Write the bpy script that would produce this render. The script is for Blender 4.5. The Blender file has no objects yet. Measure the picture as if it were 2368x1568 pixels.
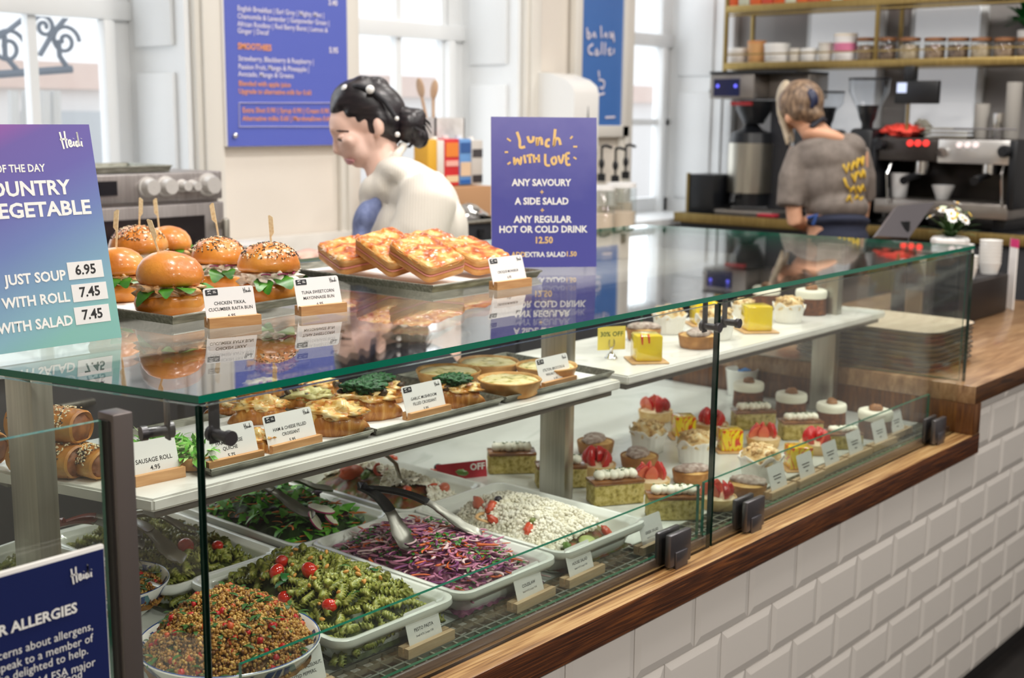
import bpy, bmesh, math, random
from mathutils import Vector, Matrix, Euler, noise
rnd = random.Random(7)
PI = math.pi
S = bpy.context.scene
COL = S.collection
# ---------------------------------------------------------------- camera
F = 2904.64
MR = ((0.6542, -0.7563, 0.0094), (-0.1266, -0.1217, -0.9844), (0.7456, 0.6428, -0.1754))
CAM = Vector((0, -1.1135, 1.50))
R0, R1, R2 = (Vector(r).normalized() for r in MR)
R1 = (R1 - R0 * R1.dot(R0)).normalized(); R2 = R0.cross(R1)
cam = bpy.data.cameras.new('camera'); camo = bpy.data.objects.new('camera', cam); COL.objects.link(camo)
camo.matrix_world = Matrix.Translation(CAM) @ Matrix((R0, -R1, -R2)).transposed().to_4x4()
cam.sensor_width = 36; cam.lens = F * 36 / 2368; cam.clip_start = .05; cam.clip_end = 200
cam.dof.use_dof = True; cam.dof.focus_distance = 1.72; cam.dof.aperture_fstop = 5.6
S.camera = camo
def ray(px, py): return R0 * ((px - 1184) / F) + R1 * ((py - 784) / F) + R2
def PZ(px, py, z): d = ray(px, py); return CAM + d * ((z - CAM.z) / d.z)
def PY(px, py, y): d = ray(px, py); return CAM + d * ((y - CAM.y) / d.y)
def PX(px, py, x): d = ray(px, py); return CAM + d * ((x - CAM.x) / d.x)
# ---------------------------------------------------------------- sky, lamps, exposure
W = bpy.data.worlds.new('sky'); S.world = W; W.use_nodes = True
W.node_tree.nodes['Background'].inputs[0].default_value = (0.96, 0.98, 1.0, 1)
W.node_tree.nodes['Background'].inputs[1].default_value = 1.3
S.view_settings.view_transform = 'Standard'; S.view_settings.look = 'None'
S.view_settings.gamma = 1; S.view_settings.use_curve_mapping = False; S.view_settings.exposure = 0.1
S.cycles.max_bounces = 10; S.cycles.transparent_max_bounces = 32; S.cycles.diffuse_bounces = 4
S.cycles.glossy_bounces = 5; S.cycles.transmission_bounces = 8; S.cycles.caustics_reflective = False; S.cycles.caustics_refractive = False
def area(name, loc, size, power, col=(1, .96, .91), rot=(0, 0, 0), shape='RECTANGLE', sy=None):
    l = bpy.data.lights.new(name, 'AREA'); l.shape = shape; l.size = size; l.size_y = sy or size
    l.energy = power; l.color = col
    o = bpy.data.objects.new(name, l); COL.objects.link(o); o.location = loc; o.rotation_euler = rot
    return o
LAMPS = [(.9, -.40, 13), (2.0, -.40, 13), (3.1, -.40, 12), (1.5, .50, 19), (2.7, .50, 17), (2.5, 1.55, 4), (3.6, 1.30, 8), (4.6, .6, 15), (4.6, -.8, 14), (.4, -2.7, 40), (2.2, -2.7, 46), (4.2, -2.7, 44)]
for x, y, p in LAMPS: area('ceiling_lamp_light', (x, y, 2.94), .34, p, shape='DISK')
for x0, x1 in ((1.1, 2.3), (3.1, 3.88), (4.68, 5.4)):      # daylight coming in through the three sash windows
    area('window_daylight', ((x0 + x1) / 2, 2.62, 2.0), x1 - x0, 8 * (x1 - x0), (.93, .97, 1), (-PI / 2, 0, 0), sy=1.9)
# ---------------------------------------------------------------- materials
def lin(h):
    h = h.lstrip('#'); c = [int(h[i:i + 2], 16) / 255 for i in (0, 2, 4)]
    return tuple(x / 12.92 if x <= .04045 else ((x + .055) / 1.055) ** 2.4 for x in c) + (1,)
MATS = {}
def M_(name, col, rough=.5, metal=0, spec=.5, emit=None, es=1, sss=0, coat=0):
    if name in MATS: return MATS[name]
    m = bpy.data.materials.new(name); m.use_nodes = True; b = m.node_tree.nodes['Principled BSDF']
    b.inputs['Base Color'].default_value = lin(col); b.inputs['Roughness'].default_value = rough
    b.inputs['Metallic'].default_value = metal; b.inputs['Specular IOR Level'].default_value = spec
    if emit: b.inputs['Emission Color'].default_value = lin(emit); b.inputs['Emission Strength'].default_value = es
    if coat: b.inputs['Coat Weight'].default_value = coat; b.inputs['Coat Roughness'].default_value = .08
    MATS[name] = m; return m
def N_(name, stops, scale=20, rough=.5, bump=0, detail=4, metal=0, spec=.5, stretch=(1, 1, 1), dist=0, kind='noise', bscale=None, coat=0, ramp='LINEAR', rotz=0):
    """procedural colour from a noise / wave / voronoi ramp plus bump"""
    if name in MATS: return MATS[name]
    m = M_(name, '#808080', rough, metal, spec, coat=coat); nt = m.node_tree; b = nt.nodes['Principled BSDF']
    tc = nt.nodes.new('ShaderNodeTexCoord'); mp = nt.nodes.new('ShaderNodeMapping'); mp.inputs['Scale'].default_value = stretch; mp.inputs['Rotation'].default_value = (0, 0, rotz)
    nt.links.new(tc.outputs['Object'], mp.inputs['Vector'])
    if kind == 'wave':
        t = nt.nodes.new('ShaderNodeTexWave'); t.inputs['Distortion'].default_value = dist; t.inputs['Detail'].default_value = detail; t.inputs['Detail Scale'].default_value = 1.5; out = t.outputs['Fac']
    elif kind == 'voronoi':
        t = nt.nodes.new('ShaderNodeTexVoronoi'); out = t.outputs['Distance']
    else:
        t = nt.nodes.new('ShaderNodeTexNoise'); t.inputs['Detail'].default_value = detail; t.inputs['Distortion'].default_value = dist; out = t.outputs['Fac']
    t.inputs['Scale'].default_value = scale; nt.links.new(mp.outputs[0], t.inputs['Vector'])
    r = nt.nodes.new('ShaderNodeValToRGB'); r.color_ramp.interpolation = ramp
    while len(r.color_ramp.elements) < len(stops): r.color_ramp.elements.new(.5)
    for e, (p, c) in zip(r.color_ramp.elements, stops): e.position = p
    for e, (p, c) in zip(r.color_ramp.elements, stops): e.color = lin(c)
    nt.links.new(out, r.inputs[0]); nt.links.new(r.outputs[0], b.inputs['Base Color'])
    if bump:
        bn = nt.nodes.new('ShaderNodeBump'); bn.inputs['Strength'].default_value = min(1, bump); bn.inputs['Distance'].default_value = .002
        if bscale:
            t2 = nt.nodes.new('ShaderNodeTexNoise'); t2.inputs['Scale'].default_value = bscale; t2.inputs['Detail'].default_value = 3
            nt.links.new(tc.outputs['Object'], t2.inputs['Vector']); out = t2.outputs['Fac']
        nt.links.new(out, bn.inputs['Height']); nt.links.new(bn.outputs[0], b.inputs['Normal'])
    return m
def glassmat(name, tint, rough=.0, refl=1.0):
    m = bpy.data.materials.new(name); m.use_nodes = True; nt = m.node_tree; nt.nodes.clear()
    o = nt.nodes.new('ShaderNodeOutputMaterial'); mx = nt.nodes.new('ShaderNodeMixShader'); t = nt.nodes.new('ShaderNodeBsdfTransparent')
    g = nt.nodes.new('ShaderNodeBsdfGlossy'); f = nt.nodes.new('ShaderNodeFresnel'); gm = nt.nodes.new('ShaderNodeNewGeometry'); ma = nt.nodes.new('ShaderNodeMath'); ma.operation = 'MULTIPLY_ADD'; ma.inputs[1].default_value = 1 / 1.5 - 1.5; ma.inputs[2].default_value = 1.5
    nt.links.new(gm.outputs['Backfacing'], ma.inputs[0]); nt.links.new(ma.outputs[0], f.inputs['IOR'])
    t.inputs[0].default_value = tint; g.inputs['Roughness'].default_value = rough; g.inputs[0].default_value = (refl, refl, refl, 1)
    nt.links.new(f.outputs[0], mx.inputs[0]); nt.links.new(t.outputs[0], mx.inputs[1]); nt.links.new(g.outputs[0], mx.inputs[2]); nt.links.new(mx.outputs[0], o.inputs[0])
    MATS[name] = m; return m
GLASS = glassmat('clear_glass', (.965, .985, .97, 1)); WGLASS = glassmat('window_glass', (.98, .99, 1, 1), .0, .5)
JARG = glassmat('jar_glass', (.93, .95, .95, 1)); PLAST = glassmat('clear_plastic', (.93, .94, .93, 1), .05)
GEDGE = M_('green_glass_edge', '#04735a', .12, coat=.5); GEDGE2 = M_('dark_glass_edge', '#0b2a20', .12, coat=.5)
BLK = M_('black_plastic', '#16181c', .35); INK = M_('black_ink', '#1c1a1c', .6); WHT = M_('white_card', '#f4f2f0', .55); LET = M_('white_letters', '#fbfaf6', .6)
STEEL = N_('brushed_steel', [(.3, '#aca89c'), (.7, '#c4c0b4')], 5, .34, 0, 6, 1, stretch=(30, 30, 1)); CHROME = M_('chrome', '#e4e4e4', .12, 1); DSTEEL = M_('dark_satin_metal', '#6f6c70', .35, .9)
def surf(px, py, h, dz=0):
    z = .84
    for _ in range(12): p = PZ(px, py, z); z = .5 * z + .5 * (h(p.x, p.y) + dz)
    return PZ(px, py, z)
# ---------------------------------------------------------------- mesh building
class MB:
    def __init__(s): s.bm = bmesh.new(); s.m = 0
    def _v(s, pts, X):
        if X is None: return [s.bm.verts.new(p) for p in pts]
        return [s.bm.verts.new(X @ Vector(p)) for p in pts]
    def _f(s, vs, m=None):
        try: f = s.bm.faces.new(vs)
        except ValueError: return None
        f.material_index = s.m if m is None else m; f.smooth = True; return f
    def box(s, c, sz, rz=0, bev=0, X=None, seg=2):
        r = bmesh.ops.create_cube(s.bm, size=1)['verts']
        T = Matrix.Translation(c) @ Matrix.Rotation(rz, 4, 'Z') @ Matrix.Diagonal((*sz, 1))
        bmesh.ops.transform(s.bm, matrix=(X @ T) if X else T, verts=r)
        fs = {f for v in r for f in v.link_faces}
        if bev:
            es = list({e for v in r for e in v.link_edges})
            q = bmesh.ops.bevel(s.bm, geom=es, offset=bev, segments=seg, affect='EDGES', profile=.5)
            fs = set(q['faces']) | {f for f in fs if f.is_valid}
        for f in fs: f.material_index = s.m; f.smooth = True
        return s
    def bx(s, x0, x1, y0, y1, z0, z1, bev=0, X=None): return s.box(((x0 + x1) / 2, (y0 + y1) / 2, (z0 + z1) / 2), (abs(x1 - x0), abs(y1 - y0), abs(z1 - z0)), 0, bev, X)
    def loft(s, loops, X=None, cap0=True, cap1=True, close=True):
        rows = [s._v(l, X) for l in loops]; n = len(rows[0])
        for a, b in zip(rows, rows[1:]):
            for i in range(n if close else n - 1):
                j = (i + 1) % n; s._f((a[i], a[j], b[j], b[i]))
        if cap0: s._f(rows[0][::-1])
        if cap1: s._f(rows[-1])
        return s
    def lathe(s, prof, c=(0, 0, 0), seg=24, X=None, wob=0, sx=1, sy=1, cap=True):
        loops = []
        for k, (r, z) in enumerate(prof):
            l = []
            for i in range(seg):
                a = 2 * PI * i / seg; q = r
                if wob: q = r * (1 + wob * noise.noise((math.cos(a) * 1.7 + c[0] * 31, math.sin(a) * 1.7 + c[1] * 17, z * 20)))
                l.append((c[0] + q * math.cos(a) * sx, c[1] + q * math.sin(a) * sy, c[2] + z))
            loops.append(l)
        return s.loft(loops, X, cap, cap)
    def cyl(s, c, r, h, seg=20, r2=None, X=None): return s.lathe([(r, 0), (r if r2 is None else r2, h)], c, seg, X)
    def ell(s, c, rad, R=None, u=16, v=10, wob=0, ws=1.5, X=None):
        T = Matrix.Translation(c) @ (R.to_4x4() if R else Matrix.Identity(4))
        if X: T = X @ T
        loops = []
        for j in range(v + 1):
            t = PI * j / v; l = []
            for i in range(u):
                a = 2 * PI * i / u; d = Vector((math.sin(t) * math.cos(a), math.sin(t) * math.sin(a), -math.cos(t)))
                k = 1 + (wob * noise.noise(d * ws + Vector(c) * 40) if wob else 0)
                l.append((d.x * rad[0] * k, d.y * rad[1] * k, d.z * rad[2] * k))
            loops.append(l if 0 < j < v else [l[0]])
        top, bot = T @ Vector(loops[-1][0]), T @ Vector(loops[0][0])
        rows = [s._v(l, T) for l in loops[1:-1]]; b = s.bm.verts.new(bot); t_ = s.bm.verts.new(top)
        for p, q in zip(rows, rows[1:]):
            for i in range(u): s._f((p[i], p[(i + 1) % u], q[(i + 1) % u], q[i]))
        for i in range(u): s._f((rows[0][(i + 1) % u], rows[0][i], b)); s._f((rows[-1][i], rows[-1][(i + 1) % u], t_))
        return s
    def tube(s, pts, r, seg=8, X=None, flat=1.0, cap=True):
        pts = [Vector(p) for p in pts]; n = len(pts); rr = r if isinstance(r, (list, tuple)) else [r] * n
        loops = []; up = Vector((0, 0, 1)); prev = None
        for i, p in enumerate(pts):
            t = (pts[min(i + 1, n - 1)] - pts[max(i - 1, 0)]).normalized()
            if prev is None:
                a = t.cross(up); a = a.normalized() if a.length > 1e-4 else Vector((1, 0, 0))
            else:
                a = prev - t * prev.dot(t); a = a.normalized() if a.length > 1e-5 else t.orthogonal().normalized()
            prev = a; b = t.cross(a)
            loops.append([p + a * (rr[i] * math.cos(2 * PI * k / seg)) + b * (rr[i] * flat * math.sin(2 * PI * k / seg)) for k in range(seg)])
        return s.loft(loops, X, cap, cap)
    def prism(s, poly, z0, z1, X=None):
        return s.loft([[(x, y, z0) for x, y in poly], [(x, y, z1) for x, y in poly]], X)
    def quad(s, a, b, c, d, X=None): s._f(s._v((a, b, c, d), X)); return s
    def strip(s, L, Rr, X=None):
        a, b = s._v(L, X), s._v(Rr, X)
        for i in range(len(a) - 1): s._f((a[i], b[i], b[i + 1], a[i + 1]))
        return s
    def grid(s, fn, nu, nv, X=None):
        vs = [s._v([fn(i / nu, j / nv) for i in range(nu + 1)], X) for j in range(nv + 1)]
        for j in range(nv):
            for i in range(nu): s._f((vs[j][i], vs[j][i + 1], vs[j + 1][i + 1], vs[j + 1][i]))
        return s
    def join(s, mesh, X):
        n0 = len(s.bm.verts); v = [s.bm.verts.new(X @ p.co) for p in mesh.vertices]
        for p in mesh.polygons:
            s._f([v[i] for i in p.vertices], s.m + p.material_index)
        return s
    def mesh(s, name, mats, ang=40):
        bmesh.ops.recalc_face_normals(s.bm, faces=s.bm.faces[:]) if ang is not None else None
        me = bpy.data.meshes.new(name); s.bm.to_mesh(me); s.bm.free()
        for m in (mats if isinstance(mats, (list, tuple)) else [mats]): me.materials.append(m)
        if ang is not None and ang < 180: me.set_sharp_from_angle(angle=math.radians(ang))
        return me
    def build(s, name, mats, parent=None, loc=None, rz=0, ang=40):
        o = bpy.data.objects.new(name, s.mesh(name, mats, ang)); COL.objects.link(o)
        if parent: o.parent = parent
        if loc is not None: o.location = loc
        if rz: o.rotation_euler.z = rz
        return o
def tag(o, label=None, cat=None, group=None, kind=None):
    if label: o['label'] = label
    if cat: o['category'] = cat
    if group: o['group'] = group
    if kind: o['kind'] = kind
    return o
def thing(name, label, cat, loc=(0, 0, 0), rz=0, group=None, rot=None):
    o = bpy.data.objects.new(name, None); COL.objects.link(o); o.location = loc; o.rotation_euler = rot or (0, 0, rz); o.empty_display_size = .02
    return tag(o, label, cat, group)
def obj(name, mesh, parent=None, loc=None, rot=None, sc=None):
    o = bpy.data.objects.new(name, mesh); COL.objects.link(o)
    if parent: o.parent = parent
    if loc is not None: o.location = loc
    if rot is not None: o.rotation_euler = rot
    if sc is not None: o.scale = sc if isinstance(sc, (tuple, list, Vector)) else (sc, sc, sc)
    return o
def dup(root, loc, rz=0, label=None, group=None, sc=1, rot=None):
    r = root.copy(); COL.objects.link(r); r.location = loc; r.rotation_euler = rot or (0, 0, rz); r.scale = (sc, sc, sc)
    if label: r['label'] = label
    if group: r['group'] = group
    for ch in root.children:
        c = ch.copy(); COL.objects.link(c); c.parent = r
        for g in ch.children:
            d = g.copy(); COL.objects.link(d); d.parent = c
    return r
def struct(o): o['kind'] = 'structure'; return o
_tc = {}
def text_mesh(body, size, mat, align='CENTER', bold=0, spacing=1, line=1.0, xs=1, shear=0):
    cu = bpy.data.curves.new('lettering', 'FONT'); cu.body = body; cu.size = size; cu.align_x = align; cu.align_y = 'CENTER'
    cu.offset = bold * size; cu.space_character = spacing; cu.space_line = line; cu.extrude = 0; cu.resolution_u = 2; cu.shear = shear
    o = bpy.data.objects.new('lettering', cu); me = bpy.data.meshes.new_from_object(o)
    bpy.data.objects.remove(o); bpy.data.curves.remove(cu); me.name = 'lettering'
    for v in me.vertices: v.co.x *= xs
    me.materials.clear(); me.materials.append(mat); return me
def text(name, body, size, mat, parent, loc, rot=(0, 0, 0), **k): return obj(name, text_mesh(body, size, mat, **k), parent, loc, rot)
def strokes(lines, r, mat, name, parent, X=None, flat=.3, seg=6):
    """handwriting: every stroke is a polyline (x,y) on the local xy plane, swept as a flat pen line"""
    b = MB()
    for l in lines:
        pts = []
        for i in range(len(l) - 1):           # catmull-rom
            p0, p1, p2, p3 = (Vector(l[max(i - 1, 0)]), Vector(l[i]), Vector(l[i + 1]), Vector(l[min(i + 2, len(l) - 1)]))
            for t in (0, .25, .5, .75):
                pts.append(.5 * ((2 * p1) + (p2 - p0) * t + (2 * p0 - 5 * p1 + 4 * p2 - p3) * t * t + (3 * p1 - p0 - 3 * p2 + p3) * t ** 3))
        pts.append(Vector(l[-1])); P = [Vector((p.x, p.y, 0)) for p in pts]
        L, R_ = [], []
        for i, p in enumerate(P):
            t = P[min(i + 1, len(P) - 1)] - P[max(i - 1, 0)]; t = t.normalized() if t.length > 1e-9 else Vector((1, 0, 0))
            n = Vector((-t.y, t.x, 0)) * r; L.append(p + n); R_.append(p - n)
        b.strip(L, R_, X)
    return b.build(name, mat, parent, ang=None)
HEIDI = [[(0, 1), (.06, .5), (.12, 0)], [(.3, 1.05), (.3, .5), (.34, .05)], [(-.05, .55), (.2, .58), (.42, .55)], [(.5, .28), (.62, .34), (.6, .5), (.5, .48), (.48, .25), (.58, .14), (.72, .25)],
         [(.8, .45), (.78, .22), (.86, .2)], [(.82, .6), (.83, .62)], [(1.08, .4), (.96, .42), (.93, .22), (1.02, .15), (1.1, .4), (1.1, 1.0), (1.12, .3), (1.2, .18)], [(1.3, .45), (1.29, .2), (1.36, .18)], [(1.32, .6), (1.33, .62)]]
def rrect(w, d, r, z, n=5, cx=0, cy=0):
    o = []
    for (sx, sy, a0) in ((1, -1, -PI / 2), (1, 1, 0), (-1, 1, PI / 2), (-1, -1, PI)):
        for k in range(n + 1):
            a = a0 + PI / 2 * k / n; o.append((cx + sx * (w / 2 - r) + r * math.cos(a), cy + sy * (d / 2 - r) + r * math.sin(a), z))
    return o
def frame_from(A, B, lean=0):
    """local frame: x from A to B, y up (leaning back), z towards the viewer; origin in the middle of AB"""
    A, B = Vector(A), Vector(B); x = (B - A).normalized(); up = Vector((0, 0, 1)); n = x.cross(up)
    y = (up * math.cos(lean) - n * math.sin(lean)).normalized(); z = x.cross(y)
    return Matrix.Translation((A + B) / 2) @ Matrix((x, y, z)).transposed().to_4x4()
# ================================================================= THE SETTING
wall_m = N_('cream_wall_paint', [(.3, '#e3dbd0'), (.7, '#e6ded4')], 3, .6); white_m = M_('white_gloss_paint', '#eceeef', .4); trim_m = M_('off_white_trim', '#e4e0d8', .45)
floor_m = N_('dark_floor', [(.3, '#1c1a19'), (.7, '#2c2826')], 4, .5); ceil_m = M_('ceiling_paint', '#efece6', .7); grey_m = M_('grey_wall_paint', '#9b9795', .6)
YB, XE = 2.2, 5.45
struct(MB().bx(-1.7, 5.75, -5.1, 2.58, -.1, 0).build('floor', floor_m))
struct(MB().bx(-1.6, XE + .3, -5, 2.6, 3.0, 3.1).build('ceiling', ceil_m))
for x, y, p in LAMPS:
    o = thing('ceiling_lamp', 'round white recessed ceiling lamp above the cafe', 'lamp', (x, y, 3.0), group='ceiling lamps'); MB().lathe([(.19, 0), (.21, -.012), (.21, -.045), (.185, -.05), (.18, -.02)], (0, 0, 0), 28, cap=False).build('lamp_rim', white_m, o)
front_m = M_('taupe_wall_paint', '#8d8379', .7)
struct(MB().bx(-1.6, XE + .3, -5.1, -5, 0, 3.0).build('wall_front', front_m)); struct(MB().bx(-1.7, -1.6, -5, 2.6, 0, 3.0).build('wall_left', wall_m))
OPEN = [(.95, 2.328), (3.0, 3.882), (4.62, 5.41)]       # the three window openings in the back wall
b = MB(); xs = [-1.6] + [v for o in OPEN for v in o] + [XE]
for i in range(0, len(xs), 2): b.bx(xs[i], xs[i + 1], YB, YB + .38, 0, 3.0)
for x0, x1 in OPEN: b.bx(x0, x1, YB, YB + .38, 0, 1.02); b.bx(x0, x1, YB, YB + .38, 2.85, 3.0)
struct(b.build('wall_back', wall_m))
b = MB()      # panelled white reveals on the right of each opening + sills
for x0, x1 in OPEN:
    b.bx(x1 - .02, x1 + .001, YB, YB + .30, 1.02, 2.85); b.bx(x0 - .001, x0 + .02, YB, YB + .30, 1.02, 2.85)
    b.bx(x1 - .034, x1 - .02, YB + .05, YB + .25, 1.1, 1.62, .005); b.bx(x1 - .034, x1 - .02, YB + .05, YB + .25, 1.70, 2.7, .005)
    b.bx(x0, x1, YB - .03, YB + .32, 1.0, 1.03)
struct(b.build('trim_1', white_m))
b = MB()      # architraves standing proud of the wall
for x0, x1 in OPEN:
    for a, c in ((x0 - .09, x0), (x1, min(x1 + .1, XE - .003))):
        b.bx(a, c, YB - .025, YB, .9, 2.95, .006); b.bx(a + .02, c - .02, YB - .04, YB - .02, .9, 2.95, .005)
struct(b.build('trim_2', trim_m))
def window(n, x0, x1, zr, bars, low):
    y = YB + .30; b = MB()
    b.bx(x0, x0 + .07, y, y + .05, 1.02, 2.85, .005); b.bx(x1 - .10, x1, y, y + .05, 1.02, 2.85, .005); b.bx(x0, x1, y, y + .05, 1.02, 1.10, .005); b.bx(x0, x1, y, y + .05, 2.76, 2.85, .005)
    b.bx(x0, x1, y - .02, y + .05, zr, zr + .06, .005); b.bx(x1 - .125, x1 - .085, y - .03, y + .02, 1.02, zr, .008)
    for x in bars: b.bx(x - .014, x + .014, y + .005, y + .04, 1.02, 2.8)
    if low: b.bx(x0, x1, y, y + .04, low, low + .03)
    w = struct(b.build('window_%d' % n, white_m))
    MB().bx(x0, x1, y + .02, y + .024, 1.03, 2.84).build('pane', WGLASS, w)
    return w
window(1, .95, 2.328, PY(100, 20, YB + .3).z - .02, [PY(78, 100, YB + .3).x, 1.45], None)
window(2, 3.0, 3.882, PY(950, 70, YB + .3).z - .03, [PY(925, 200, YB + .3).x, PY(1030, 200, YB + .3).x], None)
window(3, 4.62, 5.41, PY(1530, 95, YB + .3).z - .03, [PY(1560, 200, YB + .3).x], PY(1530, 290, YB + .3).z)
# end wall behind the coffee bar: grey piers and two windows with drawn white blinds
b = MB(); b.bx(XE, XE + .3, -5.0, 2.6, 0, 3.0)
struct(b.build('wall_end', grey_m))
blind_m = M_('white_roller_blind', '#f2f4f6', .7, emit='#f2f5fa', es=.25)
ends = [(PX(1500, 100, XE), None)]
for n, (a, c) in enumerate(((1880, 2030), (2118, 2262))):
    A, C = PX(a, 200, XE), PX(c, 200, XE)
    w = struct(MB().bx(XE - .03, XE, C.y - .03, A.y + .03, 1.12, 2.6, .006).build('window_%d' % (4 + n), white_m))
    tag(MB().bx(XE - .045, XE - .03, C.y, A.y, 1.16, 2.56).build('blind', blind_m, w))
P_ = PX(1706, 200, XE); struct(MB().bx(XE - .05, XE, P_.y, 2.2, 1.0, 3.0, .01).build('trim_3', white_m))
# outside: pale facade across the street, pavement
fac = MB().bx(-6, 14, 7.5, 8.0, -.1, 1.85).build('pale_facade', N_('pale_stone', [(.3, '#f4f2f0'), (.7, '#f8f6f5')], 2, .8)); tag(fac, 'pale stone building across the street seen through the sash windows', 'building')
fw = M_('facade_window', '#cdd2d6', .3)
for x in (1.2, 2.3, 3.4, 4.6, 6.5, 8.8, 9.9, 11):
    MB().bx(x, x + .6, 7.44, 7.52, .5, 1.5).build('window', fw, fac)
MB().bx(-6, 14, 7.42, 7.6, 1.66, 1.85).build('brick_band', N_('red_brick_band', [(.3, '#ecd6cc'), (.7, '#f0dcd2')], 8, .8), fac)
tag(MB().bx(-6, 14, 2.7, 7.49, -.3, -.1).build('pavement', M_('pavement', '#c4c2c0', .9)), 'grey pavement outside the windows', 'pavement')
iron = M_('wrought_iron', '#8a95a4', .5)
o = thing('iron_railing', 'wrought iron scroll railing outside the left sash window', 'railing')
b = MB(); y = 3.3
def scroll(cx, cz, r, turns, flip=1, a0=0): return [(cx + flip * (r * (1 - t / 30 * .85)) * math.cos(a0 + t / 30 * turns * 2 * PI), y, cz + r * (1 - t / 30 * .85) * math.sin(a0 + t / 30 * turns * 2 * PI)) for t in range(31)]
for (px, py, r, fl) in ((18, 110, .07, 1), (102, 62, .045, -1), (150, 95, .06, 1)): c = PY(px, py, y); b.tube(scroll(c.x, c.z, r, 1.6, fl), .008, 6)
for l in (((-40, 110), (20, 70), (66, 34)), ((92, 128), (120, 80), (155, 38)), ((10, 82), (12, 130), (45, 168)), ((135, 92), (138, 130), (160, 162))):
    b.tube([PY(q[0], q[1], y) for q in l], .010, 6)
b.build('scrollwork', iron, o)
b = MB(); b.tube([PY(-60, 176, y), PY(165, 160, y)], .016, 6); b.build('rail', iron, o)
for px in (30, 62, 102, 128): 
    MB().tube([PY(px, 210, y), PY(px + 2, 300, y)], .02, 8).build('baluster', white_m, o)
# ================================================================= COUNTER
ZL, ZD, ZS, ZT = .753, .763, 1.015, 1.200      # ledge, deck, marble shelf, glass top
oak = N_('oak_ledge_top', [(.28, '#5a3a1e'), (.42, '#94693e'), (.55, '#bd935f'), (.75, '#d6b684')], 11, .38, .25, 6, stretch=(.35, 11, 11), dist=.9, coat=.15)
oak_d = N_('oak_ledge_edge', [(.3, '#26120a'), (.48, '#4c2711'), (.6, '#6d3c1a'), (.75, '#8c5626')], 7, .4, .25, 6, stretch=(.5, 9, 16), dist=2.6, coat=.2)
led = thing('wooden_ledge', 'long oak ledge along the front under the glass panes', 'counter')
b = MB(); b.bx(.0, 2.99, -.04, .025, .701, ZL, .003); b.bm.faces.ensure_lookup_table()
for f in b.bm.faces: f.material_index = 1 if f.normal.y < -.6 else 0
b.build('ledge_board', [oak, oak_d], led)
tile_m = M_('white_glazed_tile', '#d8d2cb', .16, coat=.3); grout = M_('grey_grout', '#a39c94', .9)
def tiles(name, x0, x1, z0, z1, y, jx, zj, par, w=.179, h=.1012):
    b = MB(); b.m = 1; b.bx(x0, x1, y + .006, y + .05, z0, z1); b.m = 0
    r0 = math.floor((z0 - zj) / h)
    for r in range(r0, math.ceil((z1 - zj) / h)):
        a, c = zj + r * h + .001, zj + (r + 1) * h - .001
        za, zc = max(a, z0), min(c, z1)
        if zc - za < .004: continue
        k0 = math.floor((x0 - jx) / w) - 1
        for k in range(k0, k0 + int((x1 - x0) / w) + 4):
            l = jx + (k + (.5 if r % 2 else 0)) * w + .001; q = l + w - .002
            xl, xq = max(l, x0), min(q, x1)
            if xq - xl < .004: continue
            e = .015; il, iq = min(l + e, xq) if l >= x0 else xl, max(q - e, xl) if q <= x1 else xq
            ia, ic = a + e if a >= z0 else za, c - e if c <= z1 else zc
            if iq <= il: iq = il + 1e-4
            b.loft([[(xl, y + .008, za), (xq, y + .008, za), (xq, y + .008, zc), (xl, y + .008, zc)], [(xl, y + .003, za), (xq, y + .003, za), (xq, y + .003, zc), (xl, y + .003, zc)],
                    [(il, y, ia), (iq, y, ia), (iq, y, ic), (il, y, ic)]], None, False, True)
    return b.build(name, [tile_m, grout], par, ang=8)
tc = thing('tiled_counter_front', 'glossy white metro tiles covering the counter front below the oak ledge', 'counter')
tiles('tile_cladding', -.2, 2.99, .094, .701, -.03, 1.926, .602, tc)
tiles('tile_cladding', 2.99, 4.5, .094, .828, -.03, 1.926, .602, tc)
MB().bx(-.2, 4.5, .02, .06, 0, .094).build('plinth', M_('black_plinth', '#120f0e', .6), tc)
# raised wooden end of the counter
wt = N_('walnut_stave_top', [(.2, '#6b4a30'), (.5, '#93704e'), (.8, '#b4926c')], 10, .32, .15, 5, stretch=(.6, 7, 3), dist=.8, coat=.25)
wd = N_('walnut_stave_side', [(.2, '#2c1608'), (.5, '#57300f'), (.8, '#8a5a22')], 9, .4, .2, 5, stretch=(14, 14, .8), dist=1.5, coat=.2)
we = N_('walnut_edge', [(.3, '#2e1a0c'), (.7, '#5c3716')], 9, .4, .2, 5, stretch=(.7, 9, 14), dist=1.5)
rc = thing('wooden_counter', 'raised walnut stave counter with a waterfall end right of the glass case', 'counter')
b = MB(); b.bx(2.942, 4.5, -.04, .82, .829, .873, .002)
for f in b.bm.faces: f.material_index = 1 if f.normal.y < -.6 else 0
b.build('worktop', [wt, we], rc); MB().bx(2.942, 2.985, -.04, .82, ZL, .829, .002).build('side_panel', wd, rc)
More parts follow.
